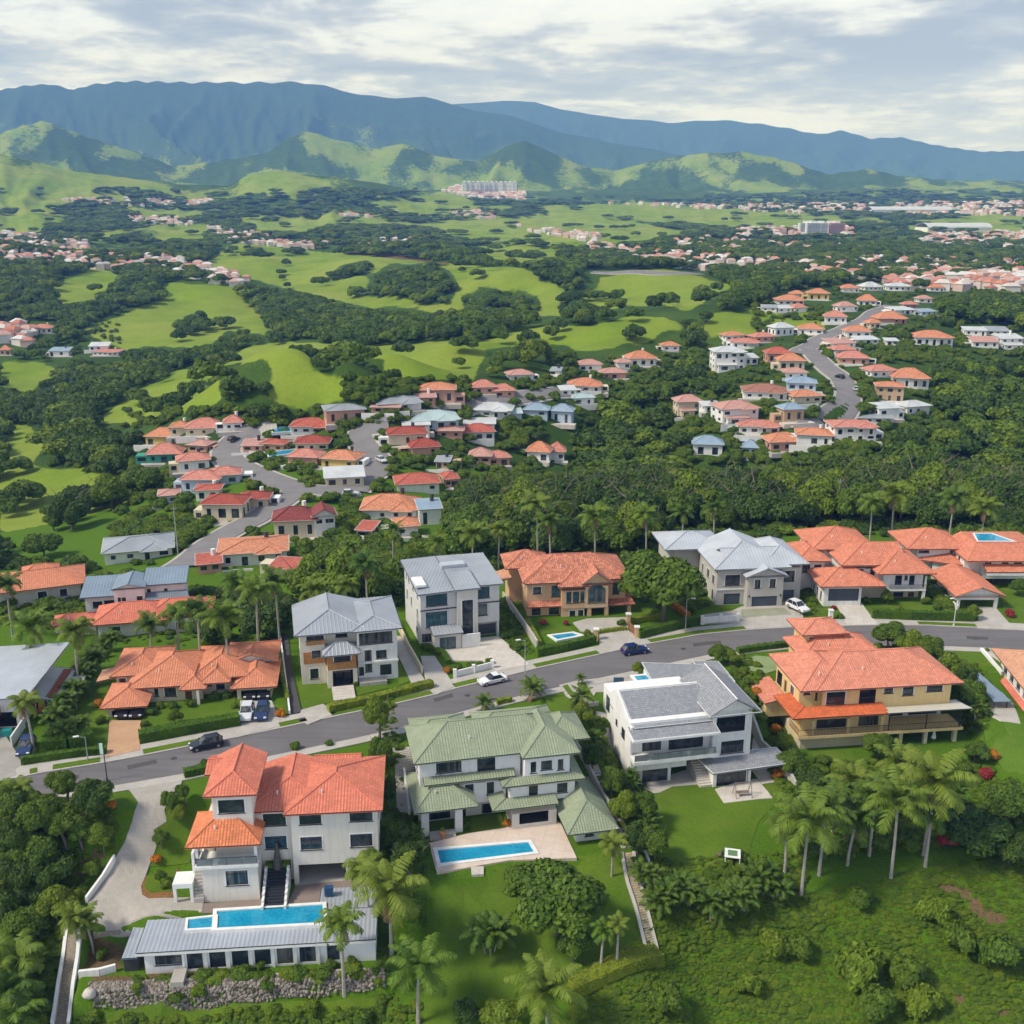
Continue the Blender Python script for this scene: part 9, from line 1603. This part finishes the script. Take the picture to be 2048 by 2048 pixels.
# gate leaf of the villa
a, b = hit(*Z6(825, 830)), hit(*Z6(880, 895)); o = empty('gate', a); tag(o, 'slatted wooden gate leaf standing open beside the villa drive', 'gate'); d = (b-a); n = 9
for i in range(n):
    p = d*(i+.5)/n; mb = MB(); mb.box(p[0]-.1, p[0]+.1, p[1]-.04, p[1]+.04, 0, 1.7); mb.build('slat', M_plain('gate_wood', (.42, .22, .10), .7), o)
def gstairs(name, label, K, L, Rr, m, n, wall=True, wh=.9):
    A = [hit(*p) for p in pts(K, *L)]; B = [hit(*p) for p in pts(K, *Rr)]
    def along(W, t):
        s = [0]
        for a, b in zip(W, W[1:]): s.append(s[-1]+np.linalg.norm(b-a))
        return np.array([np.interp(t*s[-1], s, [w_[k] for w_ in W]) for k in range(3)])
    o = empty(name, A[0]); tag(o, label, 'stairs'); mb = MB(); O = A[0]
    for i in range(n):
        t0, t1 = i/n, (i+1)/n; a, b, c, d = along(A, t0), along(B, t0), along(B, t1), along(A, t1); z = float(Hg(*((a+b)/2)[:2]))-O[2]+.14; P4 = [(p[0]-O[0], p[1]-O[1]) for p in (a, d, c, b)]
        mb.face([(x, y, z) for x, y in P4])
        for j in range(4): p, q = P4[j], P4[(j+1) % 4]; mb.face([(p[0], p[1], z-.7), (q[0], q[1], z-.7), (q[0], q[1], z), (p[0], p[1], z)])
    mb.build('steps', m, o)
    if wall:
        for W in (A, B):
            mb = MB(); k = 14
            for i in range(k): p, q = along(W, i/k), along(W, (i+1)/k); p[2] = Hg(*p[:2]); q[2] = Hg(*q[:2]); mb.strip(p-O, q-O, .38, wh, 1)
            mb.build('side_wall', P_WHITE if wall == 1 else P_STONE, o)
gstairs('garden_stairs', 'long straight flight of steps between white walls at the lower left', Z0, (465, 1260, 435, 1500, 400, 1700, 360, 1960), (560, 1290, 530, 1520, 500, 1700, 470, 1960), M_plain('worn_concrete', (.28, .24, .19), .9, .2, .2, vs=3), 46)
gstairs('garden_stairs', 'stone steps descending right of the big lawn to the flowered hedge', Z2, (1500, 985, 1530, 1150, 1580, 1300, 1640, 1545), (1565, 985, 1600, 1150, 1640, 1300, 1700, 1540), M_plain('yellow_stone', (.40, .34, .24), .9, .2, .3, vs=2), 44, 2, .35)
gstairs('side_path', 'grey side path descending right of the green roofed house', Z2, (1290, 450, 1340, 600, 1420, 780, 1500, 960), (1350, 440, 1400, 600, 1480, 780, 1560, 960), CONC, 30, 0)
gstairs('side_steps', 'grey steps between coral and green roofed houses', Z2, (235, 420, 245, 490, 250, 560), (335, 410, 350, 480, 360, 550), CONC, 12, 0); gstairs('garden_stairs', 'dark stone steps left of the yellow house', Z7, (215, 1150, 240, 1220, 270, 1290), (290, 1150, 300, 1220, 320, 1290), STONE, 9, 0)
# rubble slope
def rubble():
    rs = np.random.RandomState(8); ico = [(0, 0, 1), (.89, 0, .45), (.28, .85, .45), (-.72, .53, .45), (-.72, -.53, .45), (.28, -.85, .45), (.72, .53, -.45), (-.28, .85, -.45), (-.89, 0, -.45), (-.28, -.85, -.45), (.72, -.53, -.45), (0, 0, -1)]; fc = [(0, 1, 2), (0, 2, 3), (0, 3, 4), (0, 4, 5), (0, 5, 1), (1, 6, 2), (2, 7, 3), (3, 8, 4), (4, 9, 5), (5, 10, 1), (1, 10, 6), (2, 6, 7), (3, 7, 8), (4, 8, 9), (5, 9, 10), (6, 10, 11), (7, 6, 11), (8, 7, 11), (9, 8, 11), (10, 9, 11)]; V = []; F = []
    poly = pts(Z1, 430, 1370, 900, 1350, 1500, 1330, 1850, 1300, 1860, 1390, 1500, 1440, 1100, 1470, 900, 1500, 450, 1485); W = [tuple(hit(*p)[:2]) for p in poly]; xs = [p[0] for p in W]; ys = [p[1] for p in W]; x = rs.uniform(min(xs), max(xs), 11000); y = rs.uniform(min(ys), max(ys), 11000); ok = inpoly(x, y, W); ico = np.array(ico)
    for a, b in zip(x[ok], y[ok]):
        s = rs.uniform(.10, .25); k = len(V)*1; M_ = ico*(s*rs.uniform(.7, 1.25, 3))*rs.uniform(.85, 1.15, (12, 1)); V.extend(M_+np.array([a, b, float(Hg(a, b))+s*.5])); F.extend([(i+k, j+k, l+k) for i, j, l in fc])
    def f(nt, b):
        ri = _n(nt, 'ShaderNodeNewGeometry').outputs['Random Per Island']; setc(nt, b, mix(nt, ri, (.09, .07, .055, 1), (.34, .30, .25, 1))); b.inputs['Roughness'].default_value = .9
    tag(link('rubble_bank', npmesh('rubble_stones', V, F, mat('rubble_stone', f))), 'bank of loose rounded stones below the pavilion', 'rubble', kind='stuff')
rubble()
mb = MB(); u, v = Z0(612, 1745); P = hit(u, v)
def boulder(P, s, label):
    rs = np.random.RandomState(3); V, F = core([(0, 0, 0)], [1], .8, 1, 9, 6); V = V*(1+rs.uniform(-.12, .12, (len(V), 1)))*s+np.array([0, 0, s*.5]); o = link('boulder', npmesh('boulder_rock', V, F, M_plain('pale_rock', (.55, .50, .45), .9, .2, .2, vs=2)), None, tuple(map(float, P))); tag(o, label, 'boulder')
boulder(P, .75, 'pale boulder at the left end of the rubble bank')
# small garden things
def frame_swing():
    P = hit(*Z8(1400, 1440)); P[2] += .17; o = empty('garden_swing', P, R(8)); tag(o, 'metal framed garden swing on the pale patio', 'swing')
    m = M_plain('bronze_metal', (.22, .17, .13), .4)
    for x in (-1.15, 1.15):
        for y in (-.8, .8): mb = MB(); mb.beam((x, y, 0), (x, 0, 2.1), .05, None, 6); mb.build('leg', m, o)
    mb = MB(); mb.beam((-1.25, 0, 2.1), (1.25, 0, 2.1), .05, None, 6); mb.build('crossbar', m, o); mb = MB(); mb.box(-.9, .9, -.3, .3, .55, .63); mb.build('seat', m, o)
    for x in (-.85, .85): mb = MB(); mb.beam((x, 0, .6), (x, 0, 2.1), .02, None, 4); mb.build('chain', m, o)
frame_swing()
def table():
    P = hit(*Z3(425, 950)); P[2] += .07; o = empty('garden_table', P, R(-12)); tag(o, 'square white garden table on the bright lawn', 'table'); mb = MB(); mb.box(-1, 1, -1, 1, .72, .80); mb.build('table_top', TRIM, o); mb = MB(); mb.box(-.6, .6, -.6, .6, .803, .83); mb.build('green_inlay', M_plain('green_felt', (.12, .22, .10), .8), o)
    for x in (-.9, .9):
        for y in (-.9, .9): mb = MB(); mb.box(x-.06, x+.06, y-.06, y+.06, 0, .72); mb.build('leg', TRIM, o)
    Q = P+np.array([-1.7, .2, 0]); o = empty('garden_chair', Q, R(-80)); tag(o, 'brown garden chair beside the square white table', 'chair'); mb = MB(); mb.box(-.25, .25, -.25, .25, .42, .47); mb.build('seat', BARK, o); mb = MB(); mb.box(-.25, .25, .2, .26, .47, .95); mb.build('backrest', BARK, o)
    for x in (-.22, .22):
        for y in (-.22, .22): mb = MB(); mb.box(x-.025, x+.025, y-.025, y+.025, 0, .42); mb.build('leg', BARK, o)
table()
def lounger(P, a, label):
    o = empty('sun_lounger', P, a); tag(o, label, 'sun lounger', 'loungers by the small pool'); m = M_plain('navy_canvas', (.02, .05, .09), .8); mb = MB(); mb.box(-.33, .33, -.9, .4, .3, .38); mb.build('seat', m, o); mb = MB(); mb.face([(-.33, .42, .36), (.33, .42, .36), (.33, .95, .85), (-.33, .95, .85)]); mb.build('backrest', m, o)
    for x in (-.28, .28):
        for y in (-.8, .35): mb = MB(); mb.box(x-.03, x+.03, y-.03, y+.03, 0, .3); mb.build('leg', FRAME, o)
for i, x in enumerate((742, 762, 782)): P = hit(*Z6(x, 1195)); P[2] += .13; lounger(P, R(-10), ('dark lounger by the small blue pool, left of three', 'dark lounger by the small blue pool, middle of three', 'dark lounger by the small blue pool, right of three')[i])
P = G(*Z2(513, 900), -5.8); o = empty('clay_pot', P); tag(o, 'tall terracotta pot with a small plant at the terrace edge', 'pot'); mb = MB(); mb.beam((0, 0, 0), (0, 0, .9), .24, .36, 10); mb.build('pot', M_plain('terracotta', (.55, .22, .09), .8), o); c = link('plant', CR['bush'], o, (0, 0, .95)); c.scale = (.4, .4, .8)
P = hit(*Z1(1590, 950)); P[2] += .1; o = empty('pool_lift', P, R(5)); tag(o, 'small blue pump cabinet on the slate patio by the pool', 'cabinet'); bm_ = M_plain('cabinet_blue', (.02, .07, .16), .5); mb = MB(); mb.box(-.5, .5, -.35, .35, .3, 1.3); mb.build('cabinet', bm_, o)
for x in (-.42, .42): mb = MB(); mb.box(x-.05, x+.05, -.3, -.2, 0, .3); mb.build('leg', bm_, o)
P = hit(*Z3(1462, 345)); o = empty('parasol', P); tag(o, 'closed pale parasol under the terrace of the yellow house', 'parasol'); mb = MB(); mb.beam((0, 0, 0), (0, 0, 2.4), .04, None, 6); mb.build('pole', STEEL, o); mb = MB(); mb.beam((0, 0, .7), (0, 0, 2.3), .38, .05, 10); mb.build('canopy', TRIM, o)
# diving block steps under the terrace
tag(drape('garden_step', pts(Z2, 668, 1070, 738, 1070, 738, 1112, 672, 1115), PALE, .35, 1), kind='structure')
# ------------------------------------------------------------------ haze: one even body of air round everything
def haze():
    mb = MB(); mb.box(-17000, 17000, -300, 15500, -60, 1700); 
    m = bpy.data.materials.new('air'); m.use_nodes = True; nt = m.node_tree; nt.nodes.remove(nt.nodes['Principled BSDF'])
    pv = nt.nodes.new('ShaderNodeVolumePrincipled'); pv.inputs['Color'].default_value = (.20, .41, 1.0, 1); pv.inputs['Absorption Color'].default_value = (1, 1, 1, 1); pv.inputs['Density'].default_value = 9.5e-5; pv.inputs['Anisotropy'].default_value = .0
    nt.links.new(pv.outputs[0], nt.nodes['Material Output'].inputs['Volume']); o = mb.build('haze', m); tag(o, 'thin blue haze over the valley', 'haze', kind='stuff')
haze()
